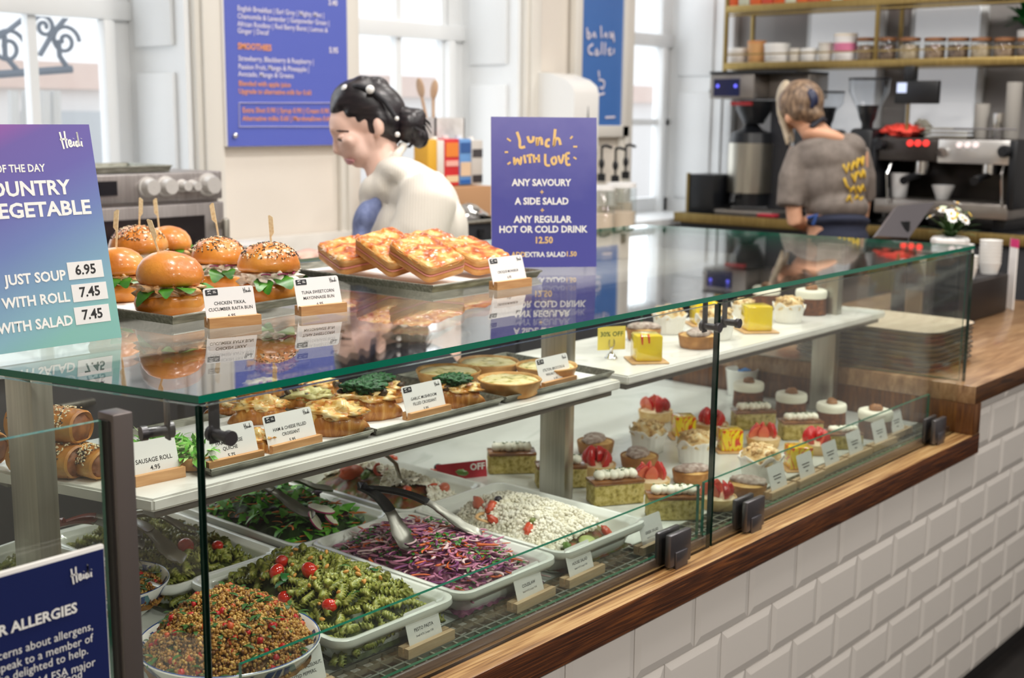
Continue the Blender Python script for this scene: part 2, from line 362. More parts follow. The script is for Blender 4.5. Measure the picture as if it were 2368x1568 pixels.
# ================================================================= DISPLAY CASE
case = thing('display_case', 'long glass food display case with marble shelves on the oak ledge', 'display case')
marble = N_('white_marble', [(.3, '#d9d6cf'), (.45, '#ebe8e2'), (.6, '#efede8'), (.64, '#dddad4'), (.68, '#efede8')], 4, .22, 0, 8, stretch=(1, 2, 1), dist=1.0)
deckm = N_('pale_marble_deck', [(.3, '#d6d8d2'), (.45, '#e4e6e0'), (.6, '#e9ebe6'), (.64, '#d8dbd5'), (.68, '#e9ebe6')], 4, .25, 0, 8, stretch=(1, 2, 1), dist=1.0)
MB().bx(.45, 2.94, .095, .90, .70, ZD, .002).build('deck', deckm, case)
def lead(y): return .778 - .2474 * y                       # the splayed left end of the case
def slabx(x0f, x1, y0, y1, z0, z1, y1r=None):
    y1r = y1 if y1r is None else y1r
    return [[(lead(y0) + x0f, y0, z), (x1, y0 + .02, z), (x1 - .1, y1r, z), (lead(y1) + x0f, y1, z)] for z in (z0, z1)]
b = MB(); b.loft(slabx(0, 3.03, .001, .93, ZT - .0085, ZT))
for f in b.bm.faces: f.material_index = 0 if abs(f.normal.z) > .6 else 1
bmesh.ops.recalc_face_normals(b.bm, faces=b.bm.faces[:])
for f in b.bm.faces: f.material_index = 0 if abs(f.normal.z) > .6 else 1
b.build('glass_top', [GLASS, GEDGE], case)
def pane(name, A, B, z0, z1, t=.008, par=case, em=None):
    A, B = Vector((*A, 0)), Vector((*B, 0)); d = (B - A).normalized(); n = Vector((-d.y, d.x, 0)) * t
    b = MB(); b.loft([[(p.x, p.y, z) for p in (A, B, B + n, A + n)] for z in (z0, z1)])
    bmesh.ops.recalc_face_normals(b.bm, faces=b.bm.faces[:])
    for f in b.bm.faces: f.material_index = 0 if abs(f.normal.dot(n)) > .8 * t else 1
    return b.build(name, [GLASS, em or GEDGE], par)
pane('front_pane', (.784, .002), (1.832, .002), ZL, 1.187, em=GEDGE2); pane('front_pane', (1.840, .002), (2.985, .004), ZL, 1.187, em=GEDGE2)
pane('end_pane', (lead(.012) + .012, .012), (lead(.85) + .012, .85), ZL, 1.187, em=GEDGE2); pane('end_pane', (2.988, .02), (2.90, .9), .875, 1.187)
pane('guard_pane', (.845, .030), (1.838, .030), ZD, .861, .006); pane('guard_pane', (1.855, .030), (2.84, .030), ZD, .861, .006)
MB().bx(.79, 2.94, .016, .022, ZL, ZD + .004, .001).build('steel_strip', DSTEEL, case)
b = MB(); b.bx(.79, 2.94, .022, .095, .70, .735); b.m = 1
for y in (.024, .0475, .0713, .094): b.bx(.79, 2.94, y - .0018, y + .0018, ZD - .006, ZD)
x = .80
while x < 2.94: b.bx(x - .0016, x + .0016, .022, .095, ZD - .006, ZD - .0005); x += .0235
b.build('vent_grille', [M_('grille_channel', '#2a2c26', .8), M_('grille_bars', '#9a9d90', .4, .6)], case)  # dark channel below the grey bars
dst = M_('shelf_rail_metal', '#77736f', .4, .7)
def shelf(x0, x1, y0, y1, splay=0):
    b = MB(); L = [(x0, y0), (x1, y0), (x1, y1), (x0 - splay * (y1 - y0), y1)]
    b.prism(L, ZS - .0175, ZS); es = [e for e in b.bm.edges]; bmesh.ops.bevel(b.bm, geom=es, offset=.003, segments=2, affect='EDGES')
    for f in b.bm.faces: f.smooth = True
    b.build('marble_shelf', marble, case)
    MB().bx(x0 + .01, x1 - .012, y0 + .012, y0 + .04, ZS - .030, ZS - .0185, .001).bx(x0 - splay * .2, x1 - .012, y1 - .05, y1 - .02, ZS - .030, ZS - .0185, .001).bx(x1 - .04, x1 - .012, y0 + .02, y1 - .03, ZS - .030, ZS - .0185).build('shelf_rail', dst, case)
shelf(.865, 1.874, .232, .56, .25); shelf(1.911, 3.04, .242, .55)
for x, y in ((.728, .265), (1.84, .336), (2.883, .30)): MB().bx(x, x + .028, y, y + .063, ZD, ZT - .009, .0015).build('support_post', STEEL, case)
def bracket(x, y, ang=0):
    o = MB().bx(-.007, .007, -.0015, .0015, 1.137, ZT - .008, .001, Matrix.Translation((x, y, 0)) @ Matrix.Rotation(ang, 4, 'Z')).build('glass_bracket', DSTEEL, case)
    X = Matrix.Translation((x, y, 1.148)) @ Matrix.Rotation(ang, 4, 'Z') @ Matrix.Rotation(PI / 2, 4, 'X')
    MB().cyl((0, 0, -.006), .0095, .006, 20, X=X).cyl((0, 0, 0), .006, .026, 16, X=X).cyl((0, 0, .024), .0085, .007, 20, X=X).build('bolt', DSTEEL, o)
bracket(.812, .022); bracket(1.822, .022); bracket(1.886, .022); bracket(.787, .075, -PI / 2 - .24)
for x in (1.718, 1.966, 2.812):
    o = MB().bx(x - .032, x + .032, -.013, -.001, .757, .814, .003).bx(x - .018, x + .018, -.016, -.012, .752, .782, .002).build('pane_clamp', DSTEEL, case)
    MB().bx(x - .032, x + .032, .011, .020, .757, .814, .003).build('back_plate', DSTEEL, o)
# left neighbour case: aluminium post, low glass and the allergy notice
alu = M_('satin_aluminium', '#7b7370', .36, .8)
o = thing('aluminium_post', 'square satin aluminium post at the left front corner of the glass case', 'post', (.6855, .011, 0))
b = MB(); b.bx(-.0115, .0115, -.011, .018, .0, 1.197, .0015); b.build('post_body', alu, o); MB().bx(-.0145, -.0115, -.004, .012, 0, 1.19).build('glazing_channel', M_('dark_gasket', '#3a3632', .6), o)
g = pane('glass_screen', (-.2, .014), (.669, .014), .70, 1.190, .006, None); tag(g, 'clear low glass screen left of the aluminium post behind the allergy notice', 'glass panel')
s = thing('allergy_notice', 'dark navy allergy notice with white lettering at the lower left', 'sign')
A, B = PY(262, 1568, -.012), PY(248, 1262, -.012); xr = B.x; X = Matrix(((1, 0, 0, xr), (0, 0, -1, -.006), (0, 1, 0, 0), (0, 0, 0, 1)))
MB().bx(xr - .30, xr, -.006, .0, .66, B.z, .001).build('board', M_('white_foamboard', '#efece6', .6), s)
MB().bx(xr - .2985, xr - .0015, -.0072, -.0064, .66, B.z - .004).build('navy_face', M_('navy_print', '#0b1c57', .5), s)
def on_sign(px, py): return PY(px, py, -.008)
for body, px, py, sz, bold in (('CUSTOMER ALLERGIES', 178, 1405, .0148, .03), ('If you have any concerns about allergens,', 215, 1447, .0125, 0), ('please ensure you speak to a member of', 214, 1475, .0125, 0), ('our team who will be delighted to help.', 204, 1503, .0125, 0), ('Please ask for advice on the 14 FSA major', 220, 1530, .0125, 0), ('allergens found in our food', 190, 1558, .0125, 0)):
    p = on_sign(px, py); text('lettering', body, sz, LET, s, (p.x, -.0085, p.z), (PI / 2, 0, 0), align='RIGHT', bold=bold, xs=.92 if sz < .014 else 1)
p = on_sign(166, 1352); strokes(HEIDI, .05, LET, 'logo', s, Matrix.Translation((p.x, -.0085, p.z)) @ Matrix.Rotation(PI / 2, 4, 'X') @ Matrix.Scale(.0165, 4))
# ================================================================= FOOD ON THE GLASS TOP AND THE MARBLE SHELF
def dep(p): return (Vector(p) - CAM).dot(R2)
def put(x0, x1, yb, z):
    """centre and width of something round standing on height z whose outline spans x0..x1 and touches down at yb"""
    l = PZ((x0 + x1) / 2, yb, z); w = (x1 - x0) * dep(l) / F; h = Vector((l.x - CAM.x, l.y - CAM.y, 0)).normalized()
    for _ in range(3): w = (x1 - x0) * dep(l + h * w / 2) / F
    return l + h * (w / 2), w
tray_m = N_('dull_tin_tray', [(.3, '#6a6a60'), (.55, '#8d8d82'), (.75, '#a9a89c')], 30, .38, .1, 6, .75, stretch=(1, 6, 6))
paper_m = N_('white_baking_paper', [(.3, '#f1f0ee'), (.7, '#faf9f7')], 8, .6, .3, 3)
def sheet_tray(A, B, d, h, label, paper=None, group=None):
    A, B = Vector(A), Vector(B); w = (B - A).length; rz = math.atan2((B - A).y, (B - A).x)
    t = thing('baking_tray', label, 'tray', A, rz, group)
    b = MB(); e = .006
    b.loft([[(x, y, z) for x, y, z in L] for L in (
        [(e, e, 0), (w - e, e, 0), (w - e, d - e, 0), (e, d - e, 0)], [(0, 0, h), (w, 0, h), (w, d, h), (0, d, h)], [(.003, .003, h), (w - .003, .003, h), (w - .003, d - .003, h), (.003, d - .003, h)],
        [(e + .002, e + .002, .0015), (w - e - .002, e + .002, .0015), (w - e - .002, d - e - .002, .0015), (e + .002, d - e - .002, .0015)])])
    b.build('pan', tray_m, t); b = MB()
    for p, q in (((0, 0), (w, 0)), ((w, 0), (w, d)), ((w, d), (0, d)), ((0, d), (0, 0))): b.tube([(*p, h), (*q, h)], .0022, 8)
    b.build('rolled_rim', tray_m, t)
    if paper:
        g = MB().grid(lambda u, v: (.012 + u * (w - .03), .012 + v * (d - .024), .0022 + .012 * max(0, u - .9) * 6 * (1 - abs(2 * v - 1)) * 0 + .0012 * noise.noise((u * 5, v * 5, w * 9)) + .0012), 16, 12).build('baking_paper', paper_m, None, A, rz, ang=180)
        tag(g, paper, 'paper')
    return t
sheet_tray(PZ(398.5, 753.4, ZT), PZ(738, 697, ZT), .33, .012, 'dull tin tray of filled buns behind the soup sign', 'white baking paper under the filled buns')
sheet_tray(PZ(999.5, 678.8, ZT), PZ(1252, 641, ZT), .40, .012, 'dull tin tray of cheese toasties beside the lunch sign', 'white baking paper under the cheese toasties')
sheet_tray(PZ(488, 1107, ZS), PZ(863, 1012.5, ZS), .27, .011, 'long tin tray of cheesy croissants at the shelf left end', 'white paper under the cheesy croissants')
sheet_tray(PZ(870, 1011, ZS), PZ(1163, 936.5, ZS), .27, .011, 'tin tray of mushroom croissants in the middle of the marble shelf', 'white paper under the mushroom croissants')
sheet_tray(PZ(1169, 935, ZS), PZ(1419, 873, ZS), .27, .011, 'tin tray of round quiches at the right end of the shelf', 'white paper under the round quiches')
# ----- signs
def board(name, label, A, B, H, lean, face, parts=()):
    X = frame_from(A, B, lean); s = thing(name, label, 'sign'); s.matrix_world = X; w = (Vector(B) - Vector(A)).length
    MB().bx(-w / 2, w / 2, 0, H, -.005, 0, .0006).build('foamboard', M_('white_foamboard', '#efece6', .6), s)
    MB().bx(-w / 2, w / 2, 0, H, .0001, .0006).build('printed_face', face, s)
    return s, w
def grad(name, stops, axis='Y', nz=0, size=.3, skew=0):
    m = M_(name, '#808080', .45); nt = m.node_tree; tc = nt.nodes.new('ShaderNodeTexCoord'); sx = nt.nodes.new('ShaderNodeSeparateXYZ'); nt.links.new(tc.outputs['Object'], sx.inputs[0])
    ma = nt.nodes.new('ShaderNodeMath'); ma.operation = 'MULTIPLY_ADD'; ma.inputs[1].default_value = 1 / size; ma.inputs[2].default_value = 0
    nt.links.new(sx.outputs['Y'], ma.inputs[0]); out = ma.outputs[0]
    if skew:
        m2 = nt.nodes.new('ShaderNodeMath'); m2.operation = 'MULTIPLY_ADD'; m2.inputs[1].default_value = skew; nt.links.new(sx.outputs['X'], m2.inputs[0]); nt.links.new(out, m2.inputs[2]); out = m2.outputs[0]
    if nz:
        n = nt.nodes.new('ShaderNodeTexNoise'); n.inputs['Scale'].default_value = 22; n.inputs['Detail'].default_value = 5; nt.links.new(tc.outputs['Object'], n.inputs['Vector'])
        m3 = nt.nodes.new('ShaderNodeMath'); m3.operation = 'MULTIPLY_ADD'; m3.inputs[1].default_value = nz; nt.links.new(n.outputs[0], m3.inputs[0]); nt.links.new(out, m3.inputs[2]); out = m3.outputs[0]
    r = nt.nodes.new('ShaderNodeValToRGB')
    while len(r.color_ramp.elements) < len(stops): r.color_ramp.elements.new(.5)
    for e, (p, c) in zip(r.color_ramp.elements, stops): e.position = p
    for e, (p, c) in zip(r.color_ramp.elements, stops): e.color = lin(c)
    nt.links.new(out, r.inputs[0]); nt.links.new(r.outputs[0], nt.nodes['Principled BSDF'].inputs['Base Color']); return m
soup_face = grad('soup_print', [(0, '#86bfb6'), (.12, '#86b4c4'), (.42, '#6c80bb'), (.62, '#665fae'), (.8, '#6a57a8'), (.93, '#9a4fa6'), (1, '#bb4aa6')], size=.33, skew=-1.3)
B = PZ(281, 780, ZT); A = B - Vector((.214, .0, 0)); H = .288
s, w = board('soup_sign', 'purple to turquoise soup of the day sign with white lettering', A, B, H, math.atan2(.056, .282), soup_face)
Xi = s.matrix_world.inverted()
def onboard(X, px, py):
    o = X.translation; n = X.col[2].to_3d(); d = ray(px, py); return X.inverted() @ (CAM + d * ((o - CAM).dot(n) / d.dot(n)))
def bt(s, X, body, px, py, size, mat, align='CENTER', bold=.02, xs=1, name='lettering', rot=0):
    p = onboard(X, px, py); return text(name, body, size, mat, s, (p.x, p.y, .0010), (0, 0, rot), align=align, bold=bold, xs=xs)
X = s.matrix_world.copy()
bt(s, X, 'SOUP OF THE DAY', 103, 389, .0138, LET, 'RIGHT', .022, .86)
bt(s, X, 'COUNTRY', 160, 434, .0262, LET, 'RIGHT', .03, 1.02); bt(s, X, 'VEGETABLE', 209, 480, .0262, LET, 'RIGHT', .03, 1.08)
for body, pr, y in (('JUST SOUP', '6.95', 637), ('WITH ROLL', '7.45', 687), ('WITH SALAD', '7.45', 741)):
    k = {637: (151, 197, 624), 687: (160, 207, 675), 741: (168, 213, 727)}[y]
    bt(s, X, body, k[0], y, .0182, LET, 'RIGHT', .03, .95)
    p = onboard(X, k[1], k[2]); MB().bx(p.x - .0255, p.x + .0255, p.y - .0115, p.y + .0115, .0007, .0010).build('price_box', WHT, s)
    text('lettering', pr, .0182, INK, s, (p.x, p.y, .0013), bold=.02, xs=.98)
p = onboard(X, 143, 345); strokes(HEIDI, .055, LET, 'logo', s, Matrix.Translation((p.x, p.y, .001)) @ Matrix.Scale(.0225, 4))
lunch_face = grad('lunch_print', [(0, '#5250a6'), (.45, '#4e50a2'), (1, '#7f7cba')], nz=.28, size=.42)
A, B = PZ(1137, 619, ZT), PZ(1379, 617, ZT)
s, w = board('lunch_sign', 'blue lunch deal sign with yellow and white lettering', A, B, .298, .09, lunch_face)
X = s.matrix_world.copy(); YEL = M_('yellow_letters', '#f2cb86', .6)
for body, px, py, sz, m in (('ANY SAVOURY', 1252, 423, .0188, LET), ('+', 1253, 445, .014, YEL), ('A SIDE SALAD', 1253, 466, .0188, LET), ('+', 1254, 487, .014, YEL), ('ANY REGULAR', 1255, 508, .0188, LET), ('HOT OR COLD DRINK', 1256, 531, .0188, LET), ('12.50', 1257, 556, .0182, YEL)):
    bt(s, X, body, px, py, sz, m, bold=.032, xs=.93)
bt(s, X, 'ADD', 1215, 589, .0138, YEL, 'RIGHT', .03, .95); bt(s, X, 'EXTRA SALAD', 1261, 589, .0138, LET, bold=.03, xs=.95); bt(s, X, '1.50', 1308, 588, .0138, YEL, 'LEFT', .03, .95)
def bstroke(lines, r, nm='handwritten_title'):
    strokes([[tuple(onboard(X, 1000 + x / 3.92, y / 3.92).to_2d()) for x, y in l] for l in lines], r, YEL, nm, s, Matrix.Translation((0, 0, .001)))
bstroke([[(765, 1195), (790, 1270), (795, 1335), (840, 1330)], [(862, 1235), (880, 1285), (910, 1275), (915, 1235)], [(945, 1245), (950, 1320), (960, 1265), (985, 1255), (992, 1315)], [(1065, 1265), (1035, 1275), (1030, 1320), (1062, 1325)], [(1112, 1170), (1105, 1250), (1100, 1325), (1115, 1265), (1145, 1260), (1160, 1315)]], .0028)
bstroke([[(740, 1425), (745, 1490), (770, 1440), (795, 1490), (805, 1420)], [(830, 1405), (843, 1480)], [(852, 1415), (905, 1402)], [(878, 1410), (885, 1480)], [(915, 1400), (925, 1475)], [(962, 1400), (965, 1472)], [(918, 1440), (965, 1435)], [(1022, 1395), (1025, 1490), (1065, 1500)], [(1100, 1425), (1078, 1450), (1095, 1490), (1120, 1470), (1115, 1430), (1100, 1425)], [(1140, 1410), (1165, 1480), (1190, 1400)], [(1210, 1390), (1215, 1488), (1250, 1490)], [(1212, 1392), (1245, 1387)], [(1214, 1440), (1240, 1435)]], .0024)
for l in ([(675, 1255), (710, 1280)], [(655, 1380), (685, 1378)], [(680, 1490), (708, 1470)], [(1248, 1258), (1270, 1235)], [(1275, 1330), (1312, 1330)], [(1278, 1425), (1305, 1442)]): bstroke([l], .0018, 'dash')
# ----- price cards
beech = N_('beech_block', [(.3, '#c88f5a'), (.6, '#dba873'), (.8, '#e6bd8b')], 18, .5, .05, 4, stretch=(1, 10, 10)); BADGE = M_('black_badge', '#1d1d22', .5)
pale_beech = N_('pale_beech_block', [(.3, '#b99b78'), (.7, '#d2b795')], 18, .5, .05, 4, stretch=(1, 10, 10))
def rect_card(w, h, t, r=.004):
    return MB().prism([(x, y) for x, y, z in rrect(w, h, r, 0, 4)], 0, t)
def price_card(A, B, lines, price, label, lean=.30, badge=True, wood=None, cw=None, ch=.052, price_gap=0, sz=.0066, group='price cards in wooden blocks', blur=False):
    A, B = Vector(A), Vector(B); w = (B - A).length; X = frame_from(A, B, 0); t = thing('price_card', label, 'price card', group=group); t.matrix_world = X
    hb, db = .0145, .020; s0 = .008                     # block with a saw slot, card stands in the slot leaning back
    prof = [(0, 0), (0, hb), (-s0, hb), (-s0 - .001, .004), (-s0 - .003, .004), (-s0 - .0035, hb), (-db, hb), (-db, 0)]
    b = MB(); b.loft([[(x, y, z) for z, y in prof] for x in (-w / 2, w / 2)]); b.build('wooden_block', wood or beech, t, ang=30)
    cw = cw or w * .97
    c = rect_card(cw, ch, .0007).build('card', WHT, t); c.location = (-.002, 0, 0)
    c.matrix_local = Matrix.Translation((-.001, .0045, -s0 - .001)) @ Matrix.Rotation(-lean, 4, 'X') @ Matrix.Translation((0, ch / 2, 0))
    if blur:
        for y, k in ((.006, .5), (.0, .42), (-.009, .16)):
            MB().box((0, y, .0009), (cw * k, .0022, .0002)).build('printed_line', INK, c)
    else:
        n = len(lines)
        for i, l in enumerate(lines): text('lettering', l, sz, INK, c, (0, -.001 + (n - 1) * .0042 - i * .0086, .0009), bold=.01, xs=.92)
        if price: text('price', price, sz, INK, c, (0, -.001 - (n - 1) * .0042 - .0105 - price_gap, .0009), bold=.012)
        if badge is not None: strokes(HEIDI, .05, INK, 'logo', c, Matrix.Translation((cw / 2 - .0155, ch / 2 - .0105, .0009)) @ Matrix.Diagonal((.0085, .0075, 1, 1)))
        if badge:
            o = MB().prism([(x, y) for x, y, z in rrect(.0185, .0085, .0012, 0, 3, -cw / 2 + .0125, ch / 2 - .0065)], .0008, .001).build('badge', BADGE, c)
            strokes([[(-.006, .001), (-.005, .003), (-.004, .001), (-.003, .003), (-.001, .002)], [(-.006, -.002), (-.004, -.001), (-.001, -.002)], [(.002, .0015), (.006, .0015)], [(.002, -.0005), (.007, -.0005)]], .0004, WHT, 'badge_print', c, Matrix.Translation((-cw / 2 + .0125, ch / 2 - .0065, .0012)))
    return t
def card_px(x0, y0, x1, y1, z, *a, **k): return price_card(PZ(x0, y0, z), PZ(x1, y1, z), *a, **k)
zt = ZS + .002
card_px(485, 761, 605, 750, ZT, ('CHICKEN TIKKA,', 'CUCUMBER RAITA BUN'), '6.95', 'chicken tikka bun price card in front of the plain bun', sz=.0068)
card_px(697, 732, 803, 721, ZT, ('TUNA SWEETCORN', 'MAYONNAISE BUN'), '6.95', 'tuna sweetcorn bun price card right of the seeded bun', sz=.0068)
card_px(1150, 672, 1230, 661, ZT, ('CROQUE MONSIEUR',), '6.95', 'croque monsieur price card at the foot of the lunch sign', sz=.0062)
card_px(315, 1128, 430, 1103, ZS, ('SAUSAGE ROLL',), '4.95', 'sausage roll price card beside the aluminium post', badge=None, sz=.0085)
card_px(484, 1094, 612, 1064, zt, ('HAM & CHEESE', 'QUICHE'), '5.75', 'ham and cheese quiche price card on the long tin tray', badge=False, sz=.0072)
card_px(632, 1056, 746, 1027, zt, ('HAM & CHEESE FILLED', 'CROISSANT'), '5.95', 'ham and cheese croissant price card on the long tin tray', sz=.0068)
card_px(951, 978, 1044, 955, zt, ('GARLIC MUSHROOM', 'FILLED CROISSANT'), '5.95', 'garlic mushroom croissant price card before the spinach topped croissant', sz=.0068)
card_px(1260, 905, 1334, 886, zt, ('STILTON, BROCCOLI &', 'WALNUT QUICHE'), '5.75', 'stilton broccoli walnut quiche price card by the steel post', sz=.0066)
zg = ZD + .0005
for x0, y0, x1, y1, nm, sub, lab in ((945, 1527, 1052, 1478, 'PESTO PASTA', 'Small 4.75 | Large 7.50', 'pesto pasta price card before the front pasta dish'), (1196, 1420, 1285, 1377, 'COLESLAW', 'Small 4.75 | Large 7.50', 'coleslaw price card before the purple coleslaw dish'),
                                (1317, 1363, 1399, 1324, 'HOUSE SALAD', 'Small 4.75 | Large 7.50', 'house salad price card between the coleslaw and feta dishes'), (1487, 1287, 1560, 1254, 'GREEK SALAD', 'Small 4.75 | Large 7.50', 'greek salad price card before the right corner of the feta dish')):
    t = price_card(PZ(x0, y0, zg), PZ(x1, y1, zg), (nm,), None, lab, .28, None, pale_beech, cw=.066, ch=.054, sz=.0068)
    text('lettering', sub, .0040, INK, [c for c in t.children if c.name.startswith('card')][0], (0, -.0095, .0009), xs=.95)
t = price_card(PZ(655, 1640, zg), PZ(775, 1590, zg), ('GRAINS WITH, HAZELNUT,', 'ROASTED PEPPERS,'), None, 'grain salad price card at the bottom edge before the patterned bowl', .28, None, pale_beech, cw=.075, ch=.056, sz=.0062)
for i, (x0, y0, x1, y1, lab) in enumerate(((1785, 1158, 1842, 1132, 'cake price card before the dusty frangipane tart, nearest the middle pane clamp'), (1850, 1130, 1908, 1103, 'cake price card second from the middle clamp, before the yellow cube'), (1908, 1100, 1963, 1075, 'cake price card before the half hidden strawberry tart'),
                              (1964, 1073, 2018, 1050, 'cake price card fourth along the grille from the middle clamp'), (2021, 1046, 2075, 1024, 'cake price card before the rightmost carrot cake on the deck'), (2064, 1020, 2110, 1000, 'cake price card nearest the right end of the guard glass'))):
    price_card(PZ(x0, y0, zg), PZ(x1, y1, zg), (), None, lab, .28, None, pale_beech, cw=.064, ch=.056, blur=True)
# ----- filled buns
bun_m = N_('glazed_brioche', [(.25, '#a8540f'), (.45, '#cf7c26'), (.62, '#dc9138'), (.8, '#e7b065')], 14, .34, .35, 6, bscale=120, coat=.25)
crumb_m = N_('bun_crumb', [(.3, '#e3b878'), (.7, '#f0d4a0')], 60, .7, .5, 4); leaf_m = N_('salad_leaf', [(.3, '#1f5210'), (.6, '#35781a'), (.8, '#5a9a2c')], 40, .35, .3, 4)
tikka_m = N_('tikka_filling', [(.3, '#c9772c'), (.5, '#e8b57c'), (.7, '#f1dcc0'), (.8, '#d9641f')], 90, .45, .6, 5); tuna_m = N_('tuna_mayonnaise', [(.3, '#d8c7ac'), (.5, '#efe4d2'), (.7, '#f6eee2'), (.82, '#e2c070')], 110, .5, .7, 5)
onion_m = M_('red_onion', '#8c2454', .35); seed_w = M_('sesame_seed', '#ead9b4', .5); seed_b = M_('poppy_seed', '#3a322c', .6)
def leaf(b, base, d, up, L, wd, curl=.3, n=6, lobes=0):
    d = Vector(d).normalized(); up = Vector(up).normalized(); sdir = d.cross(up).normalized(); Lp, Rp = [], []; c = Vector(base); dd = d.copy()
    for i in range(n + 1):
        t = i / n; w = wd * (math.sin(PI * min(1, t * .90 + .09)) ** .6) * (1 + (lobes * math.sin(t * 14) if lobes else 0))
        Lp.append(c + sdir * w + up * w * .25); Rp.append(c - sdir * w + up * w * .25)
        c = c + dd * (L / n); dd = (dd - up * curl / n * 2).normalized()
    b.strip(Lp, Rp)
def make_bun(seeded, fill, rs, R=.047, tilt=0, gap=.012, onions=False):
    r = random.Random(rs); t = thing('filled_bun', '', 'sandwich'); g2 = gap
    hb = .030
    b = MB(); b.lathe([(.001, 0), (R * .74, 0), (R * .88, .003), (R * 1.0, .009), (R * 1.05, .017), (R * 1.03, hb - .006), (R * .97, hb - .001), (R * .55, hb + .002), (.001, hb + .002)], (r.random(), r.random(), 0), 44, wob=.10, cap=False)
    for v in b.bm.verts: v.co.x -= 0
    cx = sum(v.co.x for v in b.bm.verts) / len(b.bm.verts); cy = sum(v.co.y for v in b.bm.verts) / len(b.bm.verts)
    for v in b.bm.verts: v.co.x -= cx; v.co.y -= cy
    b.build('bottom_bun', bun_m, t, ang=180)
    zt_ = hb + g2
    b = MB(); b.lathe([(.001, 0), (R * .6, .000), (R * .95, -.001), (R * 1.02, .004), (R * 1.01, .012), (R * .93, .022), (R * .76, .032), (R * .52, .0385), (R * .26, .0418), (.001, .0425)], (0, 0, 0), 44, wob=.09, cap=False)
    for v in b.bm.verts:
        c = v.co * 26 + Vector((rs * 9, 0, 0)); v.co += Vector((noise.noise(c), noise.noise(c + Vector((7, 0, 0))), .8 * noise.noise(c + Vector((0, 7, 0))))) * .0022
    o = b.build('top_bun', bun_m, t, (0, 0, zt_), ang=180); o.rotation_euler = (tilt, -.04, r.random() * 6)
    b = MB()
    b.ell((0, 0, 0), (R * .97, R * .97, .010 + g2 * .35), None, 40, 14, .5, 6)
    b.build('filling', fill, t, (0, 0, hb + g2 * .45), ang=180)
    for i in range(5):
        a = -PI / 2 - 1.1 + i * .58 + r.uniform(-.25, .25); b = MB(); d = Vector((math.cos(a + r.uniform(-.5, .5)), math.sin(a + r.uniform(-.5, .5)), r.uniform(-.1, .35)))
        leaf(b, Vector((math.cos(a), math.sin(a), 0)) * R * .70 + Vector((0, 0, hb + .003 + r.random() * .006)), d, (r.uniform(-.4, .4), r.uniform(-.4, .4), 1), R * r.uniform(.5, .8), R * r.uniform(.2, .3), r.uniform(.1, .8), 10, .12); b.build('salad_leaf', leaf_m, t, ang=180)
    if onions:
        for i in range(3):
            a0 = -PI / 2 - .8 + i * .55; MB().tube([(math.cos(a0 + k * .09) * R * (1.0 - .03 * k), math.sin(a0 + k * .09) * R * (1.0 - .03 * k), hb + g2 * .9 + .001 * math.sin(k)) for k in range(7)], .0013, 6).build('onion_slice', onion_m, t)
    if seeded:
        b = MB()
        for i in range(330):
            th = math.acos(1 - r.random() * .55); a = r.random() * 2 * PI; rr = R * .98 * math.sin(th * 1.15); zz = .0425 * math.cos(th) ** .9 + .0012
            n = Vector((math.sin(th) * math.cos(a), math.sin(th) * math.sin(a), math.cos(th)))
            b.m = 0 if r.random() < .42 else 1; big = 2.4 if (b.m == 0 and r.random() < .12) else 1
            b.ell((rr * math.cos(a), rr * math.sin(a), zz), (.0021 * big, .0010 * big, .0007), n.to_track_quat('Z', 'Y').to_matrix() @ Matrix.Rotation(r.random() * 6, 3, 'Z'), 6, 4)
        o2 = b.build('seed_topping', [seed_w, seed_b], t, (0, 0, zt_), ang=180); tag(o2, kind='stuff')
    return t
pick_m = N_('bamboo_pick', [(.3, '#dcc090'), (.7, '#efdcb4')], 30, .5, 0, 3, stretch=(8, 8, 1))
def pick(bx_, by_, tx, ty, bunloc, label, flag=-1):
    d = dep(bunloc); A = CAM + ray(bx_, by_) * d; B = CAM + ray(tx, ty) * d; ax = (B - A); L = ax.length; ax.normalize(); A = A - ax * .03; L += .03
    xd = (R0 - ax * R0.dot(ax)).normalized(); zd = xd.cross(ax)
    t = MB().prism([(-.0014, 0), (.0014, 0), (.0014, L - .030), (.0014, L), (-.001, L + .001), (flag * .0062 if flag < 0 else -.0014, L - .003), (flag * .0062 if flag < 0 else -.0014, L - .028), (-.0014, L - .034)] if flag < 0 else
                   [(-.0014, 0), (.0014, 0), (.0014, L - .034), (.0058, L - .028), (.0058, L - .003), (.001, L + .001), (-.0014, L)], -.0009, .0009).build('wooden_pick', pick_m, None)
    t.matrix_world = Matrix.Translation(A) @ Matrix((xd, ax, zd)).transposed().to_4x4(); tag(t, label, 'food pick', 'bamboo paddle picks in the buns')
